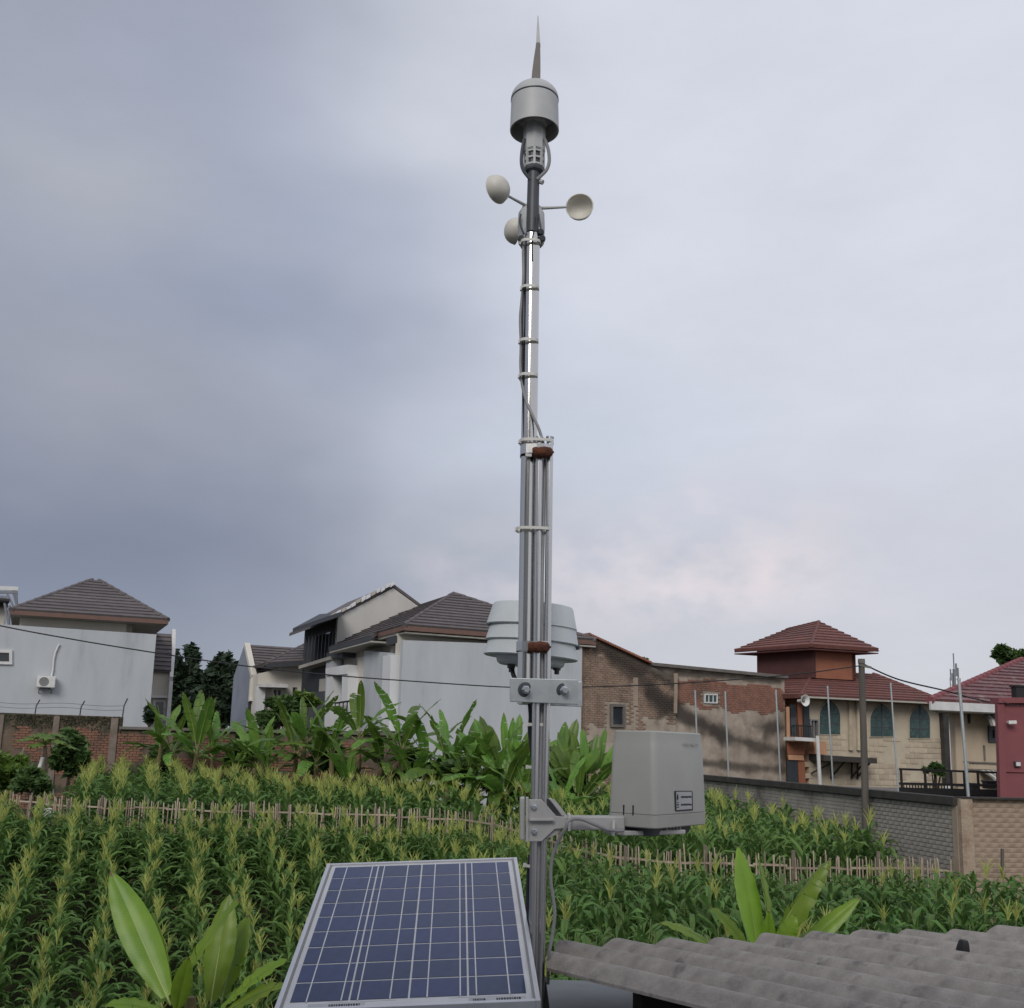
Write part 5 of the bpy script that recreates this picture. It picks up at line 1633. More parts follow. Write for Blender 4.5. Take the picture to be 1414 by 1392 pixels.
# printed label
def on_right(x, y, out=0.0):
    nrm = -gl
    v = ray(x, y)
    e = Vector((0, 0, EYE))
    # the face leans with the taper; use its mean inset at this height
    t = (gc - e).dot(nrm) / v.dot(nrm)
    p = e + v * t
    ins = body_inset(p.z) if p.z < zs_ + hgt * .8 else tap * .62
    ins = ins * .78
    t = (gc + gl * ins - e).dot(nrm) / v.dot(nrm)
    return e + v * t + nrm * out
def decal(pts, name, m, parent, out, th=.0004):
    q = [on_right(x, y, out) for x, y in pts]
    return MB().prism(q, gl * th).build(name, M[m], parent)
lab = decal([(931.5, 1092), (955, 1092), (956, 1093.5), (956.5, 1118), (955.5, 1119), (933, 1120.5), (931.8, 1119), (930.8, 1093)], 'label', 'ink', rg, .0012)
decal([(933.2, 1093.3), (954.5, 1093.3), (955, 1117), (933.8, 1118.6)], 'label_field', 'sticker', lab, .0017)
decal([(934.7, 1096), (935.6, 1097), (936.2, 1101.5), (935.4, 1105), (934.3, 1105), (933.7, 1101.5)], 'label_mark', 'ink', lab, .0022)
rl_ = random.Random(3)
for (y0, sl_) in ((1100.6, -.02), (1111.2, -.03)):
    x = 939.6
    while x < 954.0:
        w = rl_.choice((1.0, 1.3, 1.7))
        h0, h1 = rl_.uniform(-1.5, -.9), rl_.uniform(.9, 1.5)
        yb = y0 + sl_ * (x - 939)
        decal([(x, yb + h0), (x + w * .82, yb + h0), (x + w * .82, yb + h1), (x, yb + h1)], 'label_glyph', 'ink', lab, .0022)
        x += w
for (y0, h) in ((1107.5, 1.0), (1110, 2.6), (1114, 1.6)):
    decal([(934.0, y0), (936.8, y0), (936.8, y0 + h), (934.0, y0 + h)], 'label_mark', 'vane_dark', lab, .0022)
for i, (x, w, h) in enumerate(((944, 2.2, 3), (948, 2.6, 3.4), (952, 1.6, 3), (955, 4.6, 3.6), (961, 3.0, 3))):
    decal([(x, 1026 + .3 * i), (x + w, 1026 + .3 * i), (x + w, 1026 + h), (x, 1026 + h)], 'embossed_mark', 'gauge', rg, .0022, .001)

# arm and bracket
br = thing('gauge_bracket', 'grey moulded arm bracket bolted to the mast for the rain gauge', 'bracket', P(740, 1130, YM))
yA = YM - .045
def pp3(pts, y0, dy, name, m='bracket', parent=br, bevel=.002):
    return MB().prism([P(x, y, y0) for x, y in pts], (0, dy, 0)).build(name, M[m], parent, bevel=bevel)
pp3([(728, 1104), (748, 1104), (768, 1127), (782, 1128), (786, 1143), (776, 1144), (766, 1145), (748, 1162), (728, 1162)], yA - .012, .012, 'front_cheek')
pp3([(748, 1103), (766, 1104), (783, 1126), (786, 1142), (775, 1143), (768, 1128)], yA + .07, .010, 'rear_cheek')
pp3([(758, 1103), (762, 1103), (780, 1127), (776, 1127)], yA - .002, .07, 'web')
pp3([(750, 1161), (764, 1146), (776, 1144), (768, 1153)], yA - .002, .07, 'lower_web')
pp3([(726, 1101), (730, 1101), (730, 1163), (726, 1163)], yA - .02, .03, 'edge_flange')
pp3([(731, 1130.5), (765, 1130.5), (765, 1134), (731, 1134)], yA - .028, .018, 'rib')
pp3([(718, 1102), (725, 1101), (725, 1161), (718, 1160)], yA - .01, .09, 'rear_clamp_plate', bevel=.004)
for (x, y) in ((737, 1114.5), (737.5, 1148.5)):
    q = P(x, y, yA - .012)
    kk = mpp(q)
    b = MB().lathe(q, (0, -1, 0), [(4.6 * kk, 0), (4.6 * kk, .003), (3.2 * kk, .0035), (3.2 * kk, .009), (2.2 * kk, .012), (0, .012)], 12)
    b.build('bolt', M['bolt'], br, smooth='auto')
    MB().tube([q, P(x - 12, y, yA + .05)], 1.6 * kk, 8).build('bolt_shank', M['bolt'], br)
a0, a1 = P(776, 1136, yA + .03), gc + gl * Ll * .55 + gr * .02
a1 = P(862, 1136, Yg + .08)
kk = mpp(a0)
arm = MB()
arm.bar(a0, a1, 19 * kk, .045, side=(0, 0, 1))
arm.build('arm', M['bracket'], br, bevel=.006)
MB().bar(P(846, 1149, Yg + .09), P(932, 1147, Yg + .20), .12, .014, side=(.5, .8, 0)).build('seat_plate', M['bracket'], br, bevel=.003)
tag(MB().tube(spline([P(862, 1147, Yg + .02), P(850, 1147, Yg + .02), P(838, 1145, yA - .02), P(820, 1138, yA - .025), P(804, 1131.5, yA - .025), P(791, 1131, yA - .03), P(784, 1135, yA - .04), P(782, 1142, yA - .04), P(776, 1152, yA - .03), P(768, 1168, yA - .01), P(762, 1188, yA), P(760.5, 1215, yA), P(764, 1240, yA), P(766, 1262, yA), P(763, 1290, yA), P(758.5, 1315, yA), P(757, 1340, yA + .02), P(756.5, 1358, yA + .05)], 6), .0055, 10).build('gauge_cable', M['cable'], None, smooth='auto'),
    'loose grey cable hanging from the rain gauge arm to the sheet', 'cable')
for (x, y, hh_) in ((785.5, 1135, 22), (846, 1143, 20)):
    q = P(x, y, yA + .02)
    MB().box(q, (.004, 0, 0), (0, .034, 0), (0, 0, hh_ / 2 * kk)).build('cable_tie', M['tie'], br)

# ------------------------------------------------------------------ solar panel
b0, b1, t0, t1 = PD(409.7, 1381.3, 2.71), PD(735, 1373.2, 2.71 * 1.00465), PD(457.8, 1197.1, 2.71 * 1.3693), PD(695.5, 1191.8, 2.71 * 1.37395)
pw = ((b1 - b0) + (t1 - t0)).normalized()
plv = (t0 + t1) - (b0 + b1)
Lc = plv.length / 2
plv.normalize()
bis = math.acos(pw.dot(plv)) - math.pi / 2            # share the small skew between the two sides
nrm_ = pw.cross(plv).normalized()
pw, plv = Matrix.Rotation(bis / 2, 3, nrm_) @ pw, Matrix.Rotation(-bis / 2, 3, nrm_) @ plv
pn = pw.cross(plv)
if pn.z < 0:
    pn = -pn
Wc = ((b1 - b0).length + (t1 - t0).length) / 2
org = (b0 + b1 + t0 + t1) / 4 - pw * Wc / 2 - plv * Lc / 2        # lower left corner of the cell field
def sp(a, b, c=0.0):
    return org + pw * a + plv * b + pn * c
sol = thing('solar_module', 'framed blue solar panel tilted beside the mast foot', 'solar panel', sp(Wc / 2, 0))
mx, mt_, mbm = .022, .022, .040
fw_ = .013
MB().prism([sp(-mx, -mbm, -.004), sp(Wc + mx, -mbm, -.004), sp(Wc + mx, Lc + mt_, -.004), sp(-mx, Lc + mt_, -.004)], pn * .003).build('backsheet', M['backsheet'], sol)
for (p_, q_, s_) in ((sp(-mx - fw_ / 2, -mbm - fw_, -.010), sp(-mx - fw_ / 2, Lc + mt_ + fw_, -.010), pw), (sp(Wc + mx + fw_ / 2, -mbm - fw_, -.010), sp(Wc + mx + fw_ / 2, Lc + mt_ + fw_, -.010), pw),
                     (sp(-mx, -mbm - fw_ / 2, -.0105), sp(Wc + mx, -mbm - fw_ / 2, -.0105), plv), (sp(-mx, Lc + mt_ + fw_ / 2, -.0105), sp(Wc + mx, Lc + mt_ + fw_ / 2, -.0105), plv)):
    MB().bar(p_, q_, fw_, .030, side=s_).build('frame_rail', M['alu'], sol, bevel=.0015)
for (p_, q_, s_) in ((sp(-mx + .003, -mbm, .0012), sp(-mx + .003, Lc + mt_, .0012), pw), (sp(Wc + mx - .003, -mbm, .0012), sp(Wc + mx - .003, Lc + mt_, .0012), pw)):
    MB().bar(p_, q_, .006, .004, side=s_).build('inner_lip', M['grey_plastic'], sol)
gx, gy = .0055, .0082
cw, ch = (Wc - 3 * gx) / 4, (Lc - 8 * gy) / 9
cell_me = None
for i in range(4):
    for j in range(9):
        a, b = i * (cw + gx), j * (ch + gy)
        if cell_me is None:
            cb = MB().prism([pw * 0 + plv * 0, pw * cw, pw * cw + plv * ch, plv * ch], pn * .0005)
            cell_me = cb.mesh('solar_cell', M['cell'])
        o = link('solar_cell', cell_me, sol)
        o.location = sp(a, b, .0) - sol.location
for i, fr in enumerate(((.28, .88), (.13, .69), (.30, .88), (.13, .71))):
    for f_ in fr:
        a = i * (cw + gx) + cw * f_
        MB().bar(sp(a, -.004, .0010), sp(a, Lc + .004, .0010), .0036, .0006, side=pw).build('busbar', M['busbar'], sol)
for i in (1, 3):
    a0_ = i * (cw + gx) - cw * .35
    MB().bar(sp(max(0, a0_), -.008, -.0005), sp(min(Wc, a0_ + cw * 1.15), -.008, -.0005), .004, .001, side=plv).build('cross_ribbon', M['busbar'], sol)
rk = random.Random(11)
for (a0_, a1_) in ((.05, .20), (.475, .628)):
    st = MB().prism([sp(a0_, -.038, -.0008), sp(a1_, -.038, -.0008), sp(a1_, -.014, -.0008), sp(a0_, -.014, -.0008)], pn * .0004).build('sticker', M['sticker'], sol)
    a = a0_ + .012 if a0_ > .3 else a0_ + .055
    while a < a1_ - .014:
        w = rk.choice((.003, .004, .0055))
        if not (.520 < a < .545):
            MB().prism([sp(a, -.032, -.0003), sp(a + w, -.032, -.0003), sp(a + w, -.020, -.0003), sp(a, -.020, -.0003)], pn * .0003).build('sticker_glyph', M['ink'], st)
        a += w + .002
for s_ in (-.2, .2):
    MB().bar(sp(Wc * .5 + s_, Lc * .2, -.03), sp(Wc * .5 + s_, Lc * .8, -.03), .04, .02, side=pw).build('support_rail', M['galv'], sol)
MB().bar(sp(Wc * .5, Lc * .5, -.03), Vector((sp(Wc * .5, Lc * .5).x, sp(Wc * .5, Lc * .5).y, EYE - 3)), .06, .06).build('support_leg', M['galv'], sol)
MB().bar(sp(Wc * .9, Lc * .45, -.05), P(742, 1385, YM), .035, .02).build('support_strut', M['galv'], sol)

# ------------------------------------------------------------------ bamboo slat fence through the field
fpx = [(-60, 1084, 24.0), (0, 1094, 23.8), (120, 1103, 23.5), (330, 1109, 23.0), (500, 1114, 22.8), (640, 1119, 22.4), (700, 1131, 21.0), (760, 1149, 19.4), (820, 1163, 18.2), (880, 1171, 17.5), (1000, 1178, 17.25), (1180, 1184, 17.25), (1322, 1186, 17.4)]
fx, fy, fd = (np.array(c, float) for c in zip(*fpx))
def fence_at(x):
    return P(x, float(np.interp(x, fx, fy)), float(np.interp(x, fx, fd)))
fence = thing('bamboo_fence', 'low bleached bamboo slat fence crossing the cornfield', 'fence', (fence_at(640).x, fence_at(640).y, ground(fence_at(640).x, fence_at(640).y)))
slat_me = []
for v in range(5):
    rr = random.Random(v)
    w, h = .027 + .006 * rr.random(), 1.0
    pts = []
    mb = MB()
    bend = rr.uniform(-.012, .012)
    mb.hexa([(-w / 2, -.006, 0), (w / 2, -.006, 0), (w / 2, .006, 0), (-w / 2, .006, 0)], [(-w / 2 + bend, -.006, .5), (w / 2 + bend, -.006, .5), (w / 2 + bend, .006, .5), (-w / 2 + bend, .006, .5)])
    mb.hexa([(-w / 2 + bend, -.006, .5), (w / 2 + bend, -.006, .5), (w / 2 + bend, .006, .5), (-w / 2 + bend, .006, .5)], [(-w * .4, -.005, h), (w * .4, -.005, h - .015), (w * .4, .005, h - .015), (-w * .4, .005, h)])
    slat_me.append(mb.mesh('slat', M['bamboo']))
rf_ = random.Random(21)
x = -20.0
fb = abs_loc(fence)
nsl = 0
while x < 1321 and nsl < 299:
    p = fence_at(x)
    zg = ground(p.x, p.y) - .03
    hz = p.z - zg + rf_.gauss(0, .03) + (.10 if rf_.random() < .06 else 0)
    if rf_.random() > .02:
        o = link('slat', slat_me[nsl % 5], fence)
        o.location = Vector((p.x, p.y + rf_.uniform(-.015, .015), zg)) - fb
        o.scale = (p.y / 23.0, 1, hz)
        q = fence_at(x + 3)
        o.rotation_euler = (rf_.gauss(0, .02), rf_.gauss(0, .035), math.atan2(q.y - p.y, q.x - p.x))
        nsl += 1
    x += rf_.uniform(4.3, 4.7)
for (dz_, off) in ((-.18, .02), (-.75, .022)):
    for a in range(-40, 1300, 45):
        p, q = fence_at(a), fence_at(min(1322, a + 47))
        e = rf_.uniform(-.03, .03)
        MB().bar(p + Vector((0, off, dz_ + e)), q + Vector((0, off, dz_ + rf_.uniform(-.03, .03))), .034, .018, side=(0, 0, 1)).build('rail', M['bamboo'], fence)
for a in (14, 140, 262, 400, 520, 652, 770, 865, 975, 1095, 1215, 1318):
    p = fence_at(a)
    zg = ground(p.x, p.y)
    MB().tube([Vector((p.x, p.y + .05, zg - .1)), Vector((p.x + rf_.uniform(-.03, .03), p.y + .05, p.z + rf_.uniform(-.02, .12)))], .035, 7).build('post', M['bark'], fence)

# ------------------------------------------------------------------ corn
def corn_leaf(rn, h0, azm, L, W, rise, droop, seg=5):
    """an arching maize blade: list of vertices and quads"""
    v, f = [], []
    t_dir = Vector((math.cos(azm), math.sin(azm), 0))
    side = Vector((-math.sin(azm), math.cos(azm), 0))
    p = Vector((0, 0, h0))
    ang = rise
    tw = rn.uniform(-.5, .5)
    for i in range(seg + 1):
        t = i / seg
        w = W * (math.sin(math.pi * min(1, .18 + t * .82)) ** .8) if t < 1 else .002
        d_ = t_dir * math.cos(ang) + Vector((0, 0, math.sin(ang)))
        nrm = Vector((0, 0, math.cos(ang))) - t_dir * math.sin(ang)
        sd = (side * math.cos(tw * t) + nrm * math.sin(tw * t))
        nn = nrm
        rip = .012 * math.sin(t * 17 + azm * 5)
        v += [tuple(p - sd * w / 2 + nn * (w * .25 + rip)), tuple(p), tuple(p + sd * w / 2 + nn * (w * .25 - rip))]
        p = p + d_ * L / seg
        ang -= droop / seg * (1.7 if t > .35 else .45)
    for i in range(seg):
        a = i * 3
        f += [(a, a + 1, a + 4, a + 3), (a + 1, a + 2, a + 5, a + 4)]
    return v, f
def corn_parts(seed, h, ntas=13, nleaf=13, seg=5):
    rn = random.Random(seed)
    leaves = []
    plane0 = rn.uniform(0, math.pi)
    for i in range(nleaf):
        t = (i + .4) / nleaf
        a = plane0 + math.pi * (i % 2) + rn.gauss(0, .6)
        L = (.60 + .26 * math.sin(math.pi * min(1, t * 1.15))) * (h / 1.75) * rn.uniform(.85, 1.1) * (1 - .45 * max(0, t - .6) / .4)
        leaves.append(corn_leaf(rn, h * (.10 + .74 * t), a, L, .102 * rn.uniform(.85, 1.2) * (1 - .25 * t), rn.uniform(.85, 1.2), rn.uniform(1.7, 2.8), seg))
    st = MB().tube([(0, 0, -.05), (rn.uniform(-.01, .01), rn.uniform(-.01, .01), h * .5), (0, 0, h * .86)], [.013, .012, .007], 5, cap=False)
    ta = MB()
    top = Vector((0, 0, h * .84))
    ht = .34 * h / 1.75
    for i in range(ntas):
        a = rn.uniform(0, 2 * math.pi)
        sp_ = 0 if i == 0 else rn.uniform(.08, .45)
        base = top + Vector((0, 0, rn.uniform(.0, .42) * ht))
        ln_ = ht * (1.0 if i == 0 else rn.uniform(.5, .85))
        d0 = Vector((math.cos(a) * math.sin(sp_), math.sin(a) * math.sin(sp_), math.cos(sp_)))
        d1 = Vector((math.cos(a) * math.sin(sp_ + .35), math.sin(a) * math.sin(sp_ + .35), math.cos(sp_ + .35)))
        m_ = base + d0 * ln_ * .5
        e_ = m_ + d1 * ln_ * .5
        w = .0085
        for sdv in (Vector((w, 0, 0)), Vector((0, w, 0))):
            ta.face([base - sdv * .6, base + sdv * .6, m_ + sdv, m_ - sdv])
            ta.face([m_ - sdv, m_ + sdv, e_ + sdv * .3, e_ - sdv * .3])
    return leaves, st, ta
CORN_H = 1.75
NV = 7
corn_var = []
for v in range(NV):
    lv, st, ta = corn_parts(100 + v, CORN_H)
    corn_var.append((lv, st, ta))
GROW = Vector((-.342, .94, 0))                            # direction of the rows
ROWN = Vector((.94, .342, 0))
rc = random.Random(77)
def fence_y(xw):
    best = None
    return float(np.interp(xw, fw_x, fw_y))
fpts = [fence_at(a) for a in range(-60, 1323, 20)]
fw_x, fw_y = np.array([p.x for p in fpts]), np.array([p.y for p in fpts])
wall_x = lambda y: w0.x + (w1.x - w0.x) * (y - 17.5) / 12.0
FG1, FG2 = P(262, 1392, 11.0), P(1062, 1300, 9.6)
plants = []
for row in range(-40, 45):
    for k in range(0, 185):
        s, a = row * .74, -4 + k * .225
        q = ROWN * s + GROW * a
        q = q + ROWN * rc.gauss(0, .035) + GROW * rc.gauss(0, .06)
        X, Y = q.x, q.y + 8
        fyy = fence_y(X)
        if Y < 7.6 or Y > 33:
            continue
        if X < -.60 * Y - .6 or X > .57 * Y + .6:
            continue
        px, py = to_px(Vector((X, Y, ground(X, Y) + 1.5)))
        h = None
        if Y < fyy - .30:
            if X < .3 and Y < 10.4:
                continue
            if (X - FG1.x) ** 2 + (Y - FG1.y) ** 2 < .55 or (X - FG2.x) ** 2 + (Y - FG2.y) ** 2 < .35:
                continue
            h = (1.45 if X < 0 else 1.50) + .12 * (Y - 12) / 11
            zone = 0
            if X > Tn.o.x - .2 and Y > 16.6:
                continue
        elif Y > fyy + .4:
            zone = 1
            if X < -8.2 - .30 * (Y - 24) * .3 and Y > 24 and px < 95:
                continue
            if px < 78:
                continue
            if px < 780:
                lim = np.interp(px, [80, 130, 230, 330, 420, 560, 700, 780], [26.5, 32.2, 32.2, 30.5, 28.3, 27.3, 26.5, 26.3])
                if Y > lim:
                    continue
                h = 1.74
                if px > 600 and Y > 25.0:
                    h = 1.3
                if px > 655 and px < 800 and Y < fyy + 3.0:
                    h = 1.35
            else:
                if X > wall_x(Y) - .38 - max(0, (20 - Y)) * .25 or Y > 30:
                    continue
                h = 1.66
        if h is None:
            continue
        if rc.random() < .05:
            continue
        h *= rc.gauss(1, .055)
        if zone == 0 and Y > 10.5:                       # the crop stands a little lower along the fence
            lim_y = float(np.interp(px, fx, fy)) + (rc.uniform(2, 14) if px > 745 else (rc.uniform(-10, 10) if rc.random() < .5 else rc.uniform(6, 20)))
            zt_ = P(px, lim_y, Y).z - ground(X, Y)
            h = max(.75, min(h, zt_))
        plants.append((X, Y, h, zone, px))
for _ in range(330):                                      # stragglers close against the fence
    a_ = rc.uniform(-30, 1290)
    q = fence_at(a_)
    Y = q.y - rc.uniform(.25, 1.5)
    X = q.x
    px = to_px(Vector((X, Y, ground(X, Y) + 1)))[0]
    lim_y = float(np.interp(px, fx, fy)) + rc.uniform(24, 40)
    h = P(px, lim_y, Y).z - ground(X, Y)
    if h > .6:
        plants.append((X, Y, min(1.6, h), 0, 746 if px > 745 else px))
def hidden(X, Y):
    px, py = to_px(Vector((X, Y, ground(X, Y) + 1.4)))
    if py > 1395 or px < -30 or px > 1440:
        return True
    if 450 < px < 700 and py > 1215:
        return True
    if px > 775 and py > 1300:
        return True
    return False
near = sorted([p for p in plants if p[3] == 0 and not hidden(p[0], p[1])], key=lambda p: p[1])
solo = near[:250]
solo_set = set(id(p) for p in solo)
rest = [p for p in plants if id(p) not in solo_set]
rest = [p for p in rest if not (p[3] == 0 and hidden(p[0], p[1]) and to_px(Vector((p[0], p[1], ground(p[0], p[1]) + 1.4)))[1] > 1500)]
var_me = []
for lv, st, ta in corn_var:
    lm = []
    for (v, f) in [lv[q_] for q_ in (1, 3, 4, 5, 6, 7, 8, 9, 10, 11)]:
        me = bpy.data.meshes.new('leaf')
        me.from_pydata(v, [], f)
        me.materials.append(M['leaf_old'] if (len(lm) == 0 and len(var_me) % 3 == 0) else M['leaf_corn'])
        me.polygons.foreach_set('use_smooth', [True] * len(me.polygons))
        lm.append(me)
    var_me.append((lm, st.mesh('stalk', M['stalk_corn']), ta.mesh('tassel', M['tassel'])))
for i, (X, Y, h, zone, px) in enumerate(solo):
    lm, sm, tm = var_me[i % NV]
    o = bpy.data.objects.new('corn_plant', None)
    col.objects.link(o)
    o.location = (X, Y, ground(X, Y))
    o.empty_display_size = .1
    s = h / CORN_H
    o.scale = (s, s, s)
    o.rotation_euler = (rc.gauss(0, .05), rc.gauss(0, .05), rc.uniform(0, 6.28))
    for lim, lab_, grp_ in (
            (150, 'corn plant with pale tassel left of the bright young banana plant', 'corn at the left edge'),
            (345, 'corn plant with pale tassel behind the bright young banana plant', 'corn behind the left banana plant'),
            (450, 'corn plant with pale tassel between the banana plant and the solar panel', 'corn beside the solar panel'),
            (745, 'corn plant with pale tassel beyond the upper edge of the solar panel', 'corn beyond the solar panel'),
            (900, 'green corn plant behind the hanging grey gauge cable and roof corner', 'corn beside the gauge cable'),
            (1010, 'green corn plant left of the upright banana leaves behind the roof', 'corn left of the roof banana plant'),
            (1180, 'green corn plant behind the upright banana leaves at the roof', 'corn behind the roof banana plant'),
            (1320, 'green corn plant below the grey wall, right of the roof banana plant', 'corn below the grey wall'),
            (9999, 'green corn plant below the tan wall at the right edge', 'corn below the tan wall')):
        if px < lim:
            tag(o, lab_, 'corn plant', grp_)
            break
    for me in lm[:10]:
        link('leaf', me, o)
    link('stalk', sm, o)
    if px < 745 or rc.random() < .16:
        link('tassel', tm, o)
def corn_mass(name, group, lab):
    V, Fq, MI = [], [], []
    base = 0
    for i, (X, Y, h, zone, px) in enumerate(group):
        lv, st, ta = corn_var[i % NV]
        a = rc.uniform(0, 6.283)
        s = h / CORN_H
        c_, s_ = math.cos(a) * s, math.sin(a) * s
        zg = ground(X, Y)
        lx, ly = rc.gauss(0, .05), rc.gauss(0, .05)
        blocks = [(v, f, 3 if (q_ == 0 and i % 4 == 0) else 0) for q_, (v, f) in enumerate(lv)]
        blocks.append((st.v, st.f, 1))
        if px < 745 or rc.random() < (.15 if zone == 0 else .40):
            blocks.append((ta.v, ta.f, 2))
        for v, f, m_ in blocks:
            v = np.asarray(v)
            w = np.empty_like(v)
            w[:, 0] = v[:, 0] * c_ - v[:, 1] * s_ + X + v[:, 2] * lx
            w[:, 1] = v[:, 0] * s_ + v[:, 1] * c_ + Y + v[:, 2] * ly
            w[:, 2] = v[:, 2] * s + zg
            V.append(w)
            Fq.append(np.asarray(f) + base)
            MI.append(np.full(len(f), m_))
            base += len(v)
    V, Fq, MI = np.concatenate(V), np.concatenate(Fq), np.concatenate(MI)
    me = bpy.data.meshes.new(name)
    me.vertices.add(len(V))
    me.vertices.foreach_set('co', V.astype(np.float32).ravel())
    me.loops.add(Fq.size)
    me.loops.foreach_set('vertex_index', Fq.astype(np.int32).ravel())
    me.polygons.add(len(Fq))
    me.polygons.foreach_set('loop_start', np.arange(0, Fq.size, 4, dtype=np.int32))
    me.polygons.foreach_set('loop_total', np.full(len(Fq), 4, dtype=np.int32))
    me.materials.append(M['leaf_corn_far'])
    me.materials.append(M['stalk_corn'])
    me.materials.append(M['tassel'])
    me.materials.append(M['leaf_old'])
    me.polygons.foreach_set('material_index', MI.astype(np.int32))
    me.polygons.foreach_set('use_smooth', np.ones(len(Fq), dtype=bool))
    me.update()
    o = link(name, me)
    o['kind'] = 'stuff'
    o['label'] = lab
    return o
print('corn', len(solo), len(rest))
corn_mass('corn_crop', rest, 'dense green corn with pale tassels filling the field on both sides of the fence')

# ------------------------------------------------------------------ bananas
def banana_leaf_mesh(rn, L, W, tear, mats, petiole=.14, roll=.35):
    """leaf lying along +X, up +Z, later bent"""
    return dict(L=L, W=W, tear=tear, petiole=petiole, roll=roll)
def leaf_obj(parent, base, d0, up, L, W, bend, rn, tear=.25, fold=.35, m='banana', twist=0.0, seg=11, petiole=.13, name='leaf', tipcurl=1.0, prof=.5):
    """blade starting at base heading d0, bending down by bend radians over its length; up fixes the face"""
    d0 = Vector(d0).normalized()
    base = Vector(base)
    up = Vector(up)
    nrm = (up - d0 * up.dot(d0))
    nrm = nrm.normalized() if nrm.length > 1e-3 else Vector((0, 0, 1))
    side = d0.cross(nrm).normalized()
    mb = MB()
    sp_, nr, sd = [], [], []
    p = base.copy()
    d_ = d0.copy()
    tot = L * (1 + petiole)
    N = seg + 2
    for i in range(N + 1):
        t = i / N
        sp_.append(p.copy())
        nr.append(d_.cross(side).normalized() * -1 if d_.cross(side).dot(nrm) < 0 else d_.cross(side).normalized())
        sd.append(side.copy())
        p = p + d_ * tot / N
        k = bend / N * (.35 + 1.3 * t ** tipcurl)
        d_ = (Matrix.Rotation(-k, 3, side) @ d_) if (Matrix.Rotation(-k, 3, side) @ d_).dot(nrm) < d_.dot(nrm) else (Matrix.Rotation(k, 3, side) @ d_)
        d_.normalize()
        if twist:
            side = (Matrix.Rotation(twist / N, 3, d_) @ side).normalized()
    i0 = max(1, int(round(N * petiole)))
    nb = N - i0
    along = []
    wf = lambda t: W / 2 * max(.03, (math.sin(math.pi * min(1, max(0.0, .07 + .93 * t))) ** prof)) if t < .999 else .004
    for sgn in (-1, 1):
        i = i0
        while i < N:
            run = 1
            while i + run < N and rn.random() > tear:
                run += 1
            droop = rn.uniform(0, .5) * min(.6, tear * 1.6)
            k0 = len(mb.v)
            for q in range(run + 1):
                idx = i + q
                pp = sp_[idx]
                if q == 0 and i > i0:
                    pp = pp.lerp(sp_[idx + 1], .10)
                w = wf((idx - i0) / nb)
                if q == 0 and i > i0:
                    w *= rn.uniform(.9, 1.0)
                tng = (sp_[min(idx + 1, N)] - sp_[max(idx - 1, 0)]).normalized()
                wave = .03 * W * math.sin(idx * 2.1 + sgn) * (1 if tear == 0 else 1.6)
                o = Vector((0, 0, 0))
                ang = fold - droop
                mb.v.append(tuple(pp))
                along.append(idx / N)
                for c_ in range(4):
                    o = o + sd[idx] * sgn * w * .25 * math.cos(ang) + nr[idx] * w * .25 * math.sin(ang) + tng * w * .055
                    ang -= (.17 + droop * .45)
                    mb.v.append(tuple(pp + o + nr[idx] * wave * ((c_ + 1) / 4) ** 2))
                    along.append(idx / N - .02 * (c_ + 1) / 4)
            for q in range(run):
                for c_ in range(4):
                    a_ = k0 + q * 5 + c_
                    mb.f.append((a_, a_ + 1, a_ + 6, a_ + 5))
                    mb.mi.append(0)
            i += run
    mb.tube([q - n_ * .006 for q, n_ in zip(sp_, nr)], [max(.0035, .020 * W / .5 * (1 - .88 * i / N)) for i in range(N + 1)], 5, mi=1)
    o_ = mb.build(name, [M[m], M['midrib']], parent, smooth=True, fix=False)
    at_ = o_.data.attributes.new('along', 'FLOAT', 'POINT')
    at_.data.foreach_set('value', along + [0.5] * (len(mb.v) - len(along)))
    return o_
def banana(x, y_base, d, h, n, L, W, label, seed, spread=.55, tear=.3, m='banana', lean=0.0, dead=2, group='banana plants along the back of the field', az0=None, hstem=None):
    rn = random.Random(seed)
    b = P(x, y_base, d)
    zg = ground(b.x, b.y)
    root = thing('banana_plant', label, 'banana plant', (b.x, b.y, zg), group)
    hs_ = hstem if hstem is not None else h * .52
    top = Vector((b.x + lean * hs_, b.y, zg + hs_))
    r = .055 + .03 * h / 3
    MB().tube([Vector((b.x, b.y, zg - .1)), Vector((b.x + lean * hs_ * .4, b.y, zg + hs_ * .55)), top, top + Vector((lean * .2, 0, .18))], [r * 1.25, r, r * .7, r * .35], 9).build('stem', M['pseudostem'], root, smooth='auto')
    a0 = rn.uniform(0, 6.28) if az0 is None else az0
    for i in range(n):
        a = a0 + i * 2.4 + rn.gauss(0, .25)
        t = i / max(1, n - 1)                         # 0 oldest (low) .. 1 youngest (upright)
        elv = .54 + .98 * t + rn.gauss(0, .1) - spread * .35
        elv = min(1.5, elv)
        dirn = Vector((math.cos(a) * math.cos(elv), math.sin(a) * math.cos(elv), math.sin(elv)))
        upv = Vector((-math.cos(a) * math.sin(elv), -math.sin(a) * math.sin(elv), math.cos(elv)))
        l_ = L * rn.uniform(.8, 1.08) * (.82 if t > .9 else 1)
        bend = (1.75 - 1.25 * t) * spread * rn.uniform(.8, 1.35) * 1.5
        leaf_obj(root, top + Vector((0, 0, -.08 + .2 * t)), dirn, upv, l_, W * rn.uniform(.85, 1.1) * (.62 if t > .93 else 1), bend, rn, tear * rn.uniform(.5, 1.3), .42, m, twist=rn.gauss(0, .35))
    for i in range(dead):
        a = rn.uniform(0, 6.28)
        dirn = Vector((math.cos(a) * .8, math.sin(a) * .8, -.1))
        leaf_obj(root, top + Vector((0, 0, -.15)), dirn, (0, 0, 1), L * .65, W * .5, 1.6, rn, .5, -.3, 'dead_leaf', seg=7, name='dead_leaf')
    return root
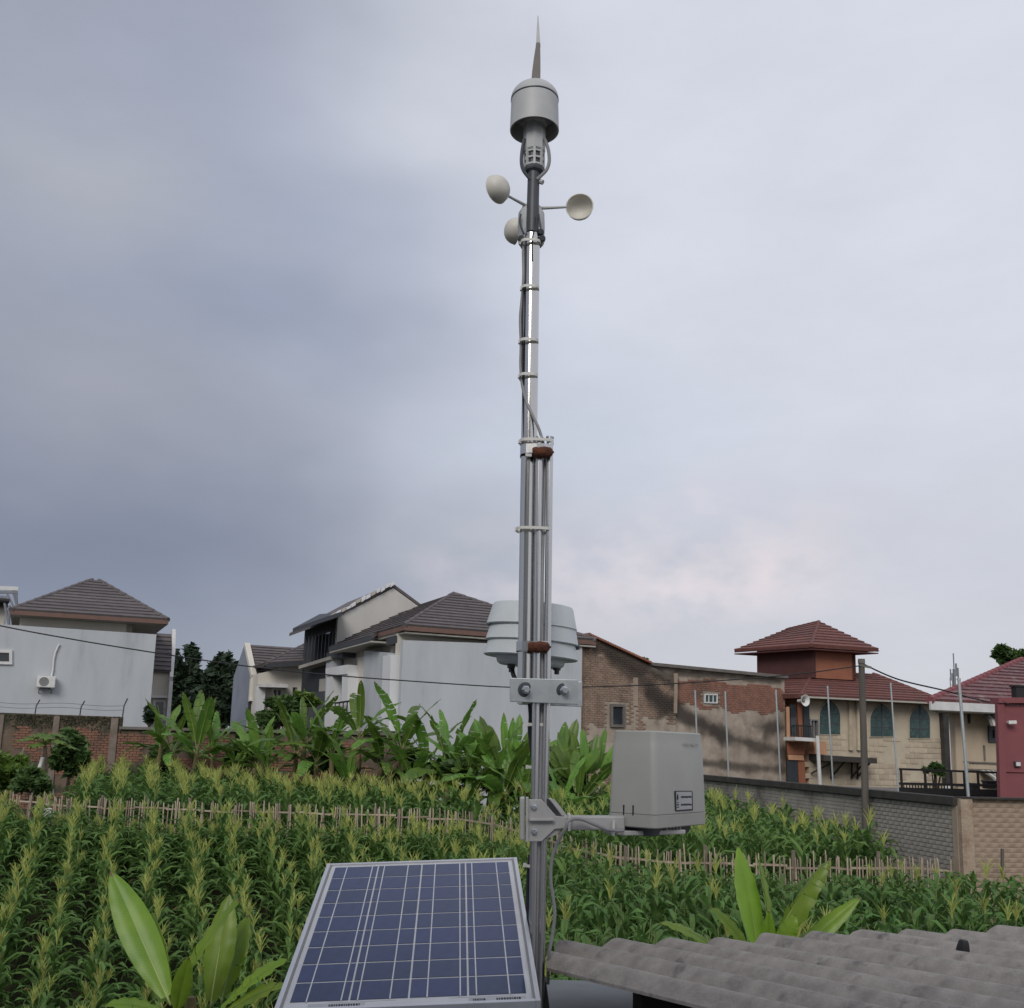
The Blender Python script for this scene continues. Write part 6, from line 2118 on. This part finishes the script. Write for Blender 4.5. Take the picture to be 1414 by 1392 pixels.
BAN = [
    # x, ybase, d, height, leaves, L, W, spread, tear, stem, label
    (212, 1090, 31.5, 3.2, 4, 1.25, .38, .25, .1, 1.7, 'slim young banana plant beside the stepped end of the mossy wall'),
    (238, 1088, 31.8, 3.4, 8, 1.5, .42, .7, .35, 1.5, 'banana plant with drooping dark leaves below the far left house window'),
    (262, 1080, 31.0, 3.5, 7, 1.75, .48, .32, .15, 1.6, 'tall banana plant with broad upright leaves before the dark trees'),
    (294, 1088, 31.2, 2.9, 6, 1.2, .40, .45, .2, 1.5, 'banana plant with short rounded leaves under the slate gable'),
    (326, 1092, 30.6, 2.6, 5, 1.15, .38, .5, .25, 1.2, 'small pale banana plant in front of the slate gable foot'),
    (366, 1090, 29.8, 2.7, 6, 1.3, .40, .55, .3, 1.2, 'low banana plant in front of the exposed orange brick patch'),
    (402, 1085, 29.4, 3.5, 7, 1.7, .45, .36, .2, 1.6, 'bushy banana plant left of the charcoal house gate'),
    (420, 1080, 29.0, 3.5, 6, 1.65, .44, .45, .25, 1.9, 'banana plant with stiff blue green leaves below the charcoal house'),
    (461, 1075, 28.6, 3.5, 6, 1.55, .46, .62, .2, 1.75, 'banana plant with bright folded leaves and fanned pale stalks'),
    (494, 1075, 28.3, 3.9, 6, 1.6, .44, .60, .3, 2.25, 'tallest banana plant with drooping crown before the white portal'),
    (552, 1075, 28.2, 3.5, 8, 1.75, .42, .80, .5, 1.9, 'banana plant with torn arching leaves before the grey corner'),
    (590, 1072, 28.4, 3.3, 6, 1.5, .42, .7, .5, 1.5, 'ragged banana plant with brown leaves before the blank wall'),
    (618, 1075, 27.4, 3.3, 6, 1.7, .52, .42, .3, 1.45, 'banana plant with one broad upright ribbed leaf by the blank wall'),
    (655, 1090, 27.2, 2.9, 7, 1.55, .46, .5, .25, 1.1, 'leafy banana plant in the clump left of the mast'),
    (700, 1095, 25.2, 2.5, 7, 1.55, .46, .62, .2, .9, 'low banana plant with one long horizontal leaf by the mast'),
    (672, 1085, 26.4, 3.0, 7, 1.45, .44, .34, .15, 1.3, 'yellow green banana plant in the middle of the clump'),
    (800, 1100, 25.5, 2.3, 6, 1.35, .46, .6, .25, .8, 'low banana plant beside the arm of the rain gauge'),
    (350, 1088, 30.4, 3.0, 6, 1.4, .42, .5, .2, 1.5, 'leafy banana plant between the two low ones under the cream bay'),
    (440, 1080, 28.9, 3.2, 6, 1.5, .44, .5, .3, 1.5, 'banana plant with overlapping leaves below the dark gate panel'),
    (478, 1082, 28.0, 2.6, 6, 1.3, .42, .55, .3, 1.0, 'shorter banana plant beneath the tallest drooping crown'),
    (520, 1080, 28.0, 3.2, 7, 1.55, .44, .6, .4, 1.5, 'banana plant with dark arching leaves below the white corner box'),
    (575, 1082, 27.6, 2.5, 6, 1.35, .42, .6, .4, 1.0, 'low spreading banana plant at the wall foot below the blank wall'),
    (637, 1085, 27.0, 2.9, 7, 1.45, .46, .5, .25, 1.2, 'pale leafed banana plant at the left of the dense clump'),
    (685, 1092, 25.8, 2.7, 7, 1.45, .46, .5, .2, 1.1, 'glossy banana plant in front of the fan palms left of the mast'),
    (722, 1098, 25.0, 2.6, 7, 1.4, .46, .55, .2, 1.0, 'banana plant partly hidden by the mast tubes'),
    (648, 1096, 25.6, 2.2, 6, 1.3, .42, .6, .2, .6, 'low banana plant just behind the fence at the bend'),
    (772, 1105, 24.0, 2.2, 5, 1.2, .38, .5, .15, .8, 'small banana plant close behind the mast bracket'),
]
for i, (x, yb, d, h, n, L, W, spd, tr_, hs_, lab_) in enumerate(BAN):
    b = P(x, yb, d)
    banana(x, yb, d, h, n + 2, L * 1.05, W * .84, lab_, 300 + i, spread=spd * 1.08, tear=min(.75, tr_ + .2), hstem=hs_ + .42, lean=random.Random(i).uniform(-.08, .08), dead=2 if i in (1, 9, 10, 11) else (i % 2))
# traveller's palms: fans of upright paddles
def fan(x, yb, d, n, L, W, label, seed, hs_=1.2, half=1.15):
    rn = random.Random(seed)
    b = P(x, yb, d)
    zg = ground(b.x, b.y)
    root = thing('traveller_palm', label, 'palm', (b.x, b.y, zg), 'fan shaped palms behind the field')
    top = Vector((b.x, b.y, zg + hs_))
    MB().tube([Vector((b.x, b.y, zg - .1)), top, top + Vector((0, 0, .2))], [.12, .10, .05], 9).build('trunk', M['pseudostem'], root, smooth='auto')
    for i in range(n):
        t = -1 + 2 * i / (n - 1)
        a = t * half + rn.gauss(0, .05)
        yaw = rn.gauss(0, .3)
        dirn = Vector((math.sin(a) * math.cos(yaw), math.sin(a) * math.sin(yaw) + rn.gauss(0, .12), math.cos(a)))
        upv = Vector((0.35 * rn.choice((-1, 1)), -1, .25))
        leaf_obj(root, top + Vector((t * .10, rn.uniform(-.1, .1), rn.uniform(-.1, .1))), dirn, upv, L * rn.uniform(.8, 1.1), W * rn.uniform(.8, 1.1), rn.uniform(.1, .4), rn, .12, .3, 'banana', petiole=.35, twist=rn.gauss(0, .3))
    return root
fan(703, 1085, 26.9, 13, 1.35, .30, 'fan shaped palm with upright paddles left of the mast', 51, 1.55, .75)
fan(768, 1085, 26.6, 11, 1.35, .30, 'fan shaped palm partly behind the mast', 52, 1.45, .95)
fan(812, 1085, 26.4, 12, 1.35, .30, 'fan shaped palm before the brick building beside the rain gauge', 53, 1.35, .85)

# foreground banana plants: leaves reaching to places read off the photograph
def leaf_to(root, bx, by, bd, tx, ty, td, W, bend, seed, tear=.0, fold=.3, face=(0, -1, .6), m='banana_fg', twist=0.0, tipcurl=1.0, prof=.75):
    a, b = P(bx, by, bd), P(tx, ty, td)
    ch = b - a
    up = Vector(face)
    up = (up - ch.normalized() * up.dot(ch.normalized())).normalized()
    # start steeper so that the bent blade still ends near the tip point
    axis = ch.normalized().cross(up)
    d0 = (ch.normalized() + up * math.tan(bend * .42)).normalized()
    L = ch.length * (1 + bend * bend / 16) / 1.08
    return leaf_obj(root, a, d0, up, L, W, bend, random.Random(seed), tear, fold, m, twist, seg=16, petiole=.06, tipcurl=tipcurl, prof=prof)
f1 = thing('banana_plant', 'young banana plant with large bright leaves left of the solar panel', 'banana plant', (FG1.x, FG1.y, ground(FG1.x, FG1.y)), 'banana plants close to the roof')
bp1 = P(262, 1405, 11.0)
MB().tube([Vector((bp1.x, bp1.y, ground(bp1.x, bp1.y) - .1)), bp1, bp1 + Vector((0, 0, .2))], [.11, .08, .05], 10).build('stem', M['pseudostem'], f1, smooth='auto')
leaf_to(f1, 236, 1388, 11.0, 151, 1200, 11.5, 0.38, .12, 1, 0, .22, (.25, -1, .45))
leaf_to(f1, 240, 1392, 11.1, 212, 1258, 11.6, 0.28, .35, 2, 0, .5, (-.6, -.6, .6))
leaf_to(f1, 238, 1375, 10.8, 338, 1238, 10.6, 0.28, .25, 3, 0.08, .40, (-.5, -.6, .8))
leaf_to(f1, 243, 1398, 10.9, 262, 1318, 10.5, 0.20, .35, 4, 0, .25, (.2, -1, .2))
leaf_to(f1, 290, 1392, 11.2, 318, 1232, 11.5, 0.34, .15, 5, 0, .15, (-.12, -1, .15))
leaf_to(f1, 305, 1385, 11.5, 345, 1262, 11.9, 0.33, .3, 6, .16, .3, (-.4, -.7, .6))
leaf_to(f1, 300, 1398, 11.0, 402, 1326, 10.9, 0.28, .45, 7, .12, .35, (-.2, -.4, 1))
leaf_to(f1, 300, 1405, 10.9, 398, 1362, 10.6, 0.30, .4, 8, .1, .35, (-.1, -.4, 1))
leaf_to(f1, 235, 1402, 10.8, 142, 1392, 10.4, 0.25, .6, 9, .05, .3, (0, -.4, 1))
leaf_to(f1, 225, 1392, 11.2, 185, 1268, 11.8, 0.23, .2, 10, 0, .5, (.6, -.6, .4))
f2 = thing('banana_plant', 'young banana plant with upright bright leaves behind the corrugated roof', 'banana plant', (FG2.x, FG2.y, ground(FG2.x, FG2.y)), 'banana plants close to the roof')
bp2 = P(1058, 1335, 9.6)
MB().tube([Vector((bp2.x, bp2.y, ground(bp2.x, bp2.y) - .1)), bp2, bp2 + Vector((0, 0, .15))], [.10, .07, .04], 10).build('stem', M['pseudostem'], f2, smooth='auto')
leaf_to(f2, 1050, 1325, 9.6, 1018, 1166, 9.9, 0.25, .10, 21, 0, .15, (.35, -1, .1))
leaf_to(f2, 1066, 1325, 9.6, 1042, 1176, 10.0, 0.25, .18, 22, .12, .5, (.9, -.5, .2))
leaf_to(f2, 1060, 1322, 9.5, 1153, 1186, 9.4, 0.30, .55, 23, .34, -.15, (-.3, -.5, 1))
leaf_to(f2, 1085, 1330, 9.7, 1190, 1238, 9.7, 0.18, .12, 24, .05, .2, (-.3, -.9, .8))
leaf_to(f2, 1045, 1328, 9.5, 978, 1252, 9.3, 0.20, .30, 25, .05, .35, (.5, -.7, .8))
leaf_to(f2, 1062, 1325, 9.5, 1062, 1256, 9.3, 0.13, .2, 26, 0, .6, (-.3, -1, .2))
leaf_to(f2, 1070, 1325, 9.3, 1100, 1262, 9.2, 0.21, .5, 27, .2, .1, (-.2, -.8, .8))
leaf_to(f2, 1000, 1318, 9.4, 908, 1276, 9.2, 0.16, .45, 28, .05, .3, (.2, -.5, 1))

# ------------------------------------------------------------------ trees, bushes, papaya
def crown_mesh(mb, c, rad, n, size, rn, clumps=12, mi=0):
    """leaf faces gathered in clumps through an uneven crown"""
    c = Vector(c)
    cl = []
    for _ in range(clumps):
        while True:
            q = Vector((rn.uniform(-1, 1), rn.uniform(-1, 1), rn.uniform(-1, 1)))
            if .2 < q.length < 1:
                break
        cl.append((c + Vector((q.x * rad[0], q.y * rad[1], q.z * rad[2])), rn.uniform(.16, .38)))
    for i in range(n):
        o, r = cl[rn.randrange(clumps)]
        q = Vector((rn.gauss(0, 1), rn.gauss(0, 1), rn.gauss(0, 1)))
        q = q.normalized() * (rn.random() ** .4) * r
        p = o + Vector((q.x * rad[0], q.y * rad[1], q.z * rad[2]))
        a = Vector((rn.gauss(0, 1), rn.gauss(0, 1), rn.gauss(0, .5))).normalized()
        b = a.cross(Vector((rn.gauss(0, 1), rn.gauss(0, 1), rn.gauss(0, 1)))).normalized()
        s = size * rn.uniform(.6, 1.3)
        mb.face([p - a * s, p + b * s * .45, p + a * s, p - b * s * .45], mi)
def tree(name, label, base, h, crown_c, rad, n, size, m, seed, trunk_r=.2, group=None, clumps=14, bark='bark_dark', cat='tree'):
    rn = random.Random(seed)
    base = Vector(base)
    t = thing(name, label, cat, base, group)
    cc = Vector(crown_c)
    mb = MB()
    mb.tube([base - Vector((0, 0, .3)), base.lerp(cc, .5) + Vector((rn.uniform(-.1, .1), 0, 0)), cc], [trunk_r, trunk_r * .75, trunk_r * .35], 8)
    for _ in range(6):
        e = cc + Vector((rn.uniform(-.7, .7) * rad[0], rn.uniform(-.7, .7) * rad[1], rn.uniform(-.1, .7) * rad[2]))
        s0_ = base.lerp(cc, rn.uniform(.5, .95))
        mb.tube([s0_, s0_.lerp(e, .5) + Vector((0, 0, .1 * rad[2])), e], [trunk_r * .4, trunk_r * .28, trunk_r * .1], 6)
    mb.build('trunk', M[bark], t)
    cm = MB()
    crown_mesh(cm, cc, rad, n, size, rn, clumps)
    cm.build('crown', M[m], t, fix=False)
    return t
def tree_px(label, x, y, d, wpx, hpx, n, m, seed, name='tree', base_y=None, size=None, group=None, clumps=14, **kw):
    c = P(x, y, d)
    k = mpp(c)
    zg = ground(c.x, d)
    return tree(name, label, (c.x, d, zg), 0, c, (wpx * k / 2, wpx * k / 2, hpx * k / 2), n, size or .28, m, seed, group=group, clumps=clumps, **kw)
tree_px('dark round tree behind the gap right of the grey house', 247, 945, 62, 64, 104, 5200, 'tree_dark', 1, group='dark trees behind the houses', clumps=46)
tree_px('dark spreading tree left of the slate gable', 306, 955, 58, 78, 92, 5600, 'tree_dark', 2, group='dark trees behind the houses', clumps=46)
tree_px('low dark tree between the two big dark trees', 276, 985, 66, 80, 54, 3600, 'tree_dark', 3, group='dark trees behind the houses', clumps=36)
tree_px('leafy tree rising over the plum tiled roof at right', 1404, 905, 52, 50, 34, 1100, 'tree_mid', 4, clumps=14, size=.30)
tree_px('little plant growing on top of the old brick building', 890, 911, 38.5, 9, 10, 120, 'tree_mid', 5, name='wall_plant', size=.12, clumps=6, trunk_r=.03)
# the wall plant stands on the wall, not on the ground
tree_px('green bush leaning over the wall in front of the cream bay', 385, 982, 36.0, 62, 46, 1500, 'tree_mid', 6, name='bush', size=.20, group='bushes by the houses', clumps=16, trunk_r=.07)
tree_px('small pale bush beside the charcoal house corner', 424, 965, 36.5, 30, 22, 420, 'papaya', 7, name='bush', size=.20, group='bushes by the houses', clumps=8, trunk_r=.05)
tree_px('dark bush behind the papaya tree', 100, 1035, 30.5, 50, 58, 1300, 'tree_mid', 8, name='bush', size=.20, group='bushes left of the corn', clumps=14, trunk_r=.05)
tree_px('dark bush at the foot of the grey house corner', 208, 985, 34.5, 18, 26, 420, 'tree_dark', 9, name='bush', size=.16, group='bushes by the houses', clumps=8, trunk_r=.04)
tree_px('leafy green bush at the left edge before the brick wall', 14, 1066, 27.0, 70, 46, 2000, 'papaya', 10, name='bush', size=.19, group='bushes left of the corn', clumps=18, trunk_r=.04)
tree_px('green bush between the left edge and the papaya trunk', 50, 1080, 26.0, 60, 30, 1200, 'tree_mid', 11, name='bush', size=.17, group='bushes left of the corn', clumps=14, trunk_r=.04)
tree_px('rounded shrub on the terrace behind the black railing', 1291, 1062, 26.3, 28, 20, 900, 'tree_mid', 12, name='shrub', size=.10, clumps=10, trunk_r=.09)
for i, (x, y, d, w, h) in enumerate(((225, 1050, 32.3, 40, 40), (340, 1045, 31.4, 50, 44), (440, 1050, 30.4, 50, 44), (585, 1066, 28.6, 90, 44), (655, 1078, 27.4, 90, 56), (738, 1070, 26.6, 60, 60), (790, 1075, 27.2, 50, 50))):
    tree_px(['low undergrowth bush under the drooping banana plants', 'low undergrowth bush below the slate gable', 'low undergrowth bush below the charcoal house', 'dry undergrowth bush below the blank grey wall',
             'undergrowth bush in the banana clump left of the mast', 'undergrowth bush directly behind the mast', 'undergrowth bush right of the mast'][i], x, y, d, w * 1.2, h * 1.2, 2000, 'tree_mid', 40 + i, name='bush', size=.17, group='undergrowth among the banana plants', clumps=10, trunk_r=.03)
# papaya
pb = P(57, 1095, 28.5)
pc = P(62, 1028, 28.5)
pa_ = thing('papaya_tree', 'papaya tree with an umbrella of lobed leaves before the mossy wall', 'tree', (pb.x, 28.5, ground(pb.x, 28.5)))
MB().tube([Vector((P(50, 1100, 28.5).x, 28.5, ground(pb.x, 28.5) - .1)), P(55, 1085, 28.5), P(62, 1066, 28.5), P(63, 1045, 28.5), pc], [.07, .07, .065, .055, .04], 9).build('trunk', M['bark'], pa_, smooth='auto')
rp = random.Random(6)
for i in range(20):
    a = i * 2.4
    t = i / 19
    el_ = .1 + .9 * t
    dirn = Vector((math.cos(a) * math.cos(el_), math.sin(a) * math.cos(el_), math.sin(el_)))
    ln_ = .62 + .15 * rp.random()
    tip = pc + dirn * ln_ * (1 - .45 * t) + Vector((0, 0, -.10 * (1 - t)))
    mb = MB()
    mb.tube([pc, pc.lerp(tip, .55) + Vector((0, 0, .05)), tip], [.012, .01, .008], 5, mi=1)
    fwd = Vector((math.cos(a), math.sin(a), -.25)).normalized()
    sdv = Vector((-math.sin(a), math.cos(a), 0))
    upv = sdv.cross(fwd)
    for k_ in range(7):
        b = -2.1 + 4.2 * k_ / 6
        dv = fwd * math.cos(b) + sdv * math.sin(b) - Vector((0, 0, .22))
        pv = (fwd * -math.sin(b) + sdv * math.cos(b))
        l2 = .30 * (1 - .25 * abs(b) / 2.1) * rp.uniform(.85, 1.1)
        mb.face([tip, tip + dv * l2 * .5 + pv * .045 * 1.5, tip + dv * l2, tip + dv * l2 * .5 - pv * .045 * 1.5])
    mb.build('leaf', [M['papaya'], M['midrib']], pa_, fix=False)
tag(MB().tube([P(47, 1084, 28.0), P(59, 1046, 28.3)], .05, 8).build('leaning_pole', M['trim'], None), 'pale pole leaning against the papaya trunk', 'pole')
tag(MB().tube([P(66, 1078, 26.6), P(68, 1085, 26.6), P(73, 1089, 26.5), P(72.5, 1098, 26.5)], .035, 8).build('bent_pipe', M['trim'], None), 'short bent white pipe beside the papaya trunk', 'pipe')
tag(MB().tube([P(28, 1052, 31), P(33, 1034, 31.5)], .035, 7).build('leaning_stick', M['bark'], None), 'thin leaning stick before the mossy wall left of the papaya', 'stick')
# scarecrow-like rag on a stick before the fence
sk = P(66, 1150, 22.6)
rg_ = thing('rag_stick', 'pale rag hung on a stick before the bamboo fence at left', 'rag', (sk.x, 22.6, ground(sk.x, 22.6)))
MB().tube([Vector((sk.x, 22.6, ground(sk.x, 22.6) - .1)), P(69, 1112, 22.6)], .022, 7).build('stick', M['bark'], rg_)
rgm = MB()
rq = random.Random(2)
grid = [[P(60 + 4.0 * i + rq.uniform(-1, 1) - j * 1.2, 1116 + 8 * j + rq.uniform(-1, 1), 22.55 + rq.uniform(-.06, .06)) for i in range(4)] for j in range(5)]
for j in range(4):
    for i in range(3):
        rgm.face([grid[j][i], grid[j][i + 1], grid[j + 1][i + 1], grid[j + 1][i]])
rgm.build('rag', M['far_white'], rg_, smooth=True, fix=False)
# small shed seen through the trees
sh = PD(268, 968, 58)
k = mpp(sh)
hs_ = thing('hut', 'small pale hut seen between the dark trees', 'hut', (sh.x, sh.y, sh.z - 2))
MB().prism([sh + Vector((-7 * k, 0, -14 * k)), sh + Vector((7 * k, 0, -14 * k)), sh + Vector((7 * k, 0, 2 * k)), sh + Vector((1 * k, 0, 9 * k)), sh + Vector((-7 * k, 0, 2 * k))], (0, 1.5, 0)).build('wall', M['wall_cream'], hs_)
MB().bar(sh + Vector((-9 * k, -.1, 1 * k)), sh + Vector((1 * k, -.1, 10 * k)), .12, 1.8, side=(0, 0, 1)).bar(sh + Vector((9 * k, -.1, 1 * k)), sh + Vector((1 * k, -.1, 10 * k)), .12, 1.8, side=(0, 0, 1)).build('roof', M['tile_grey'], hs_)
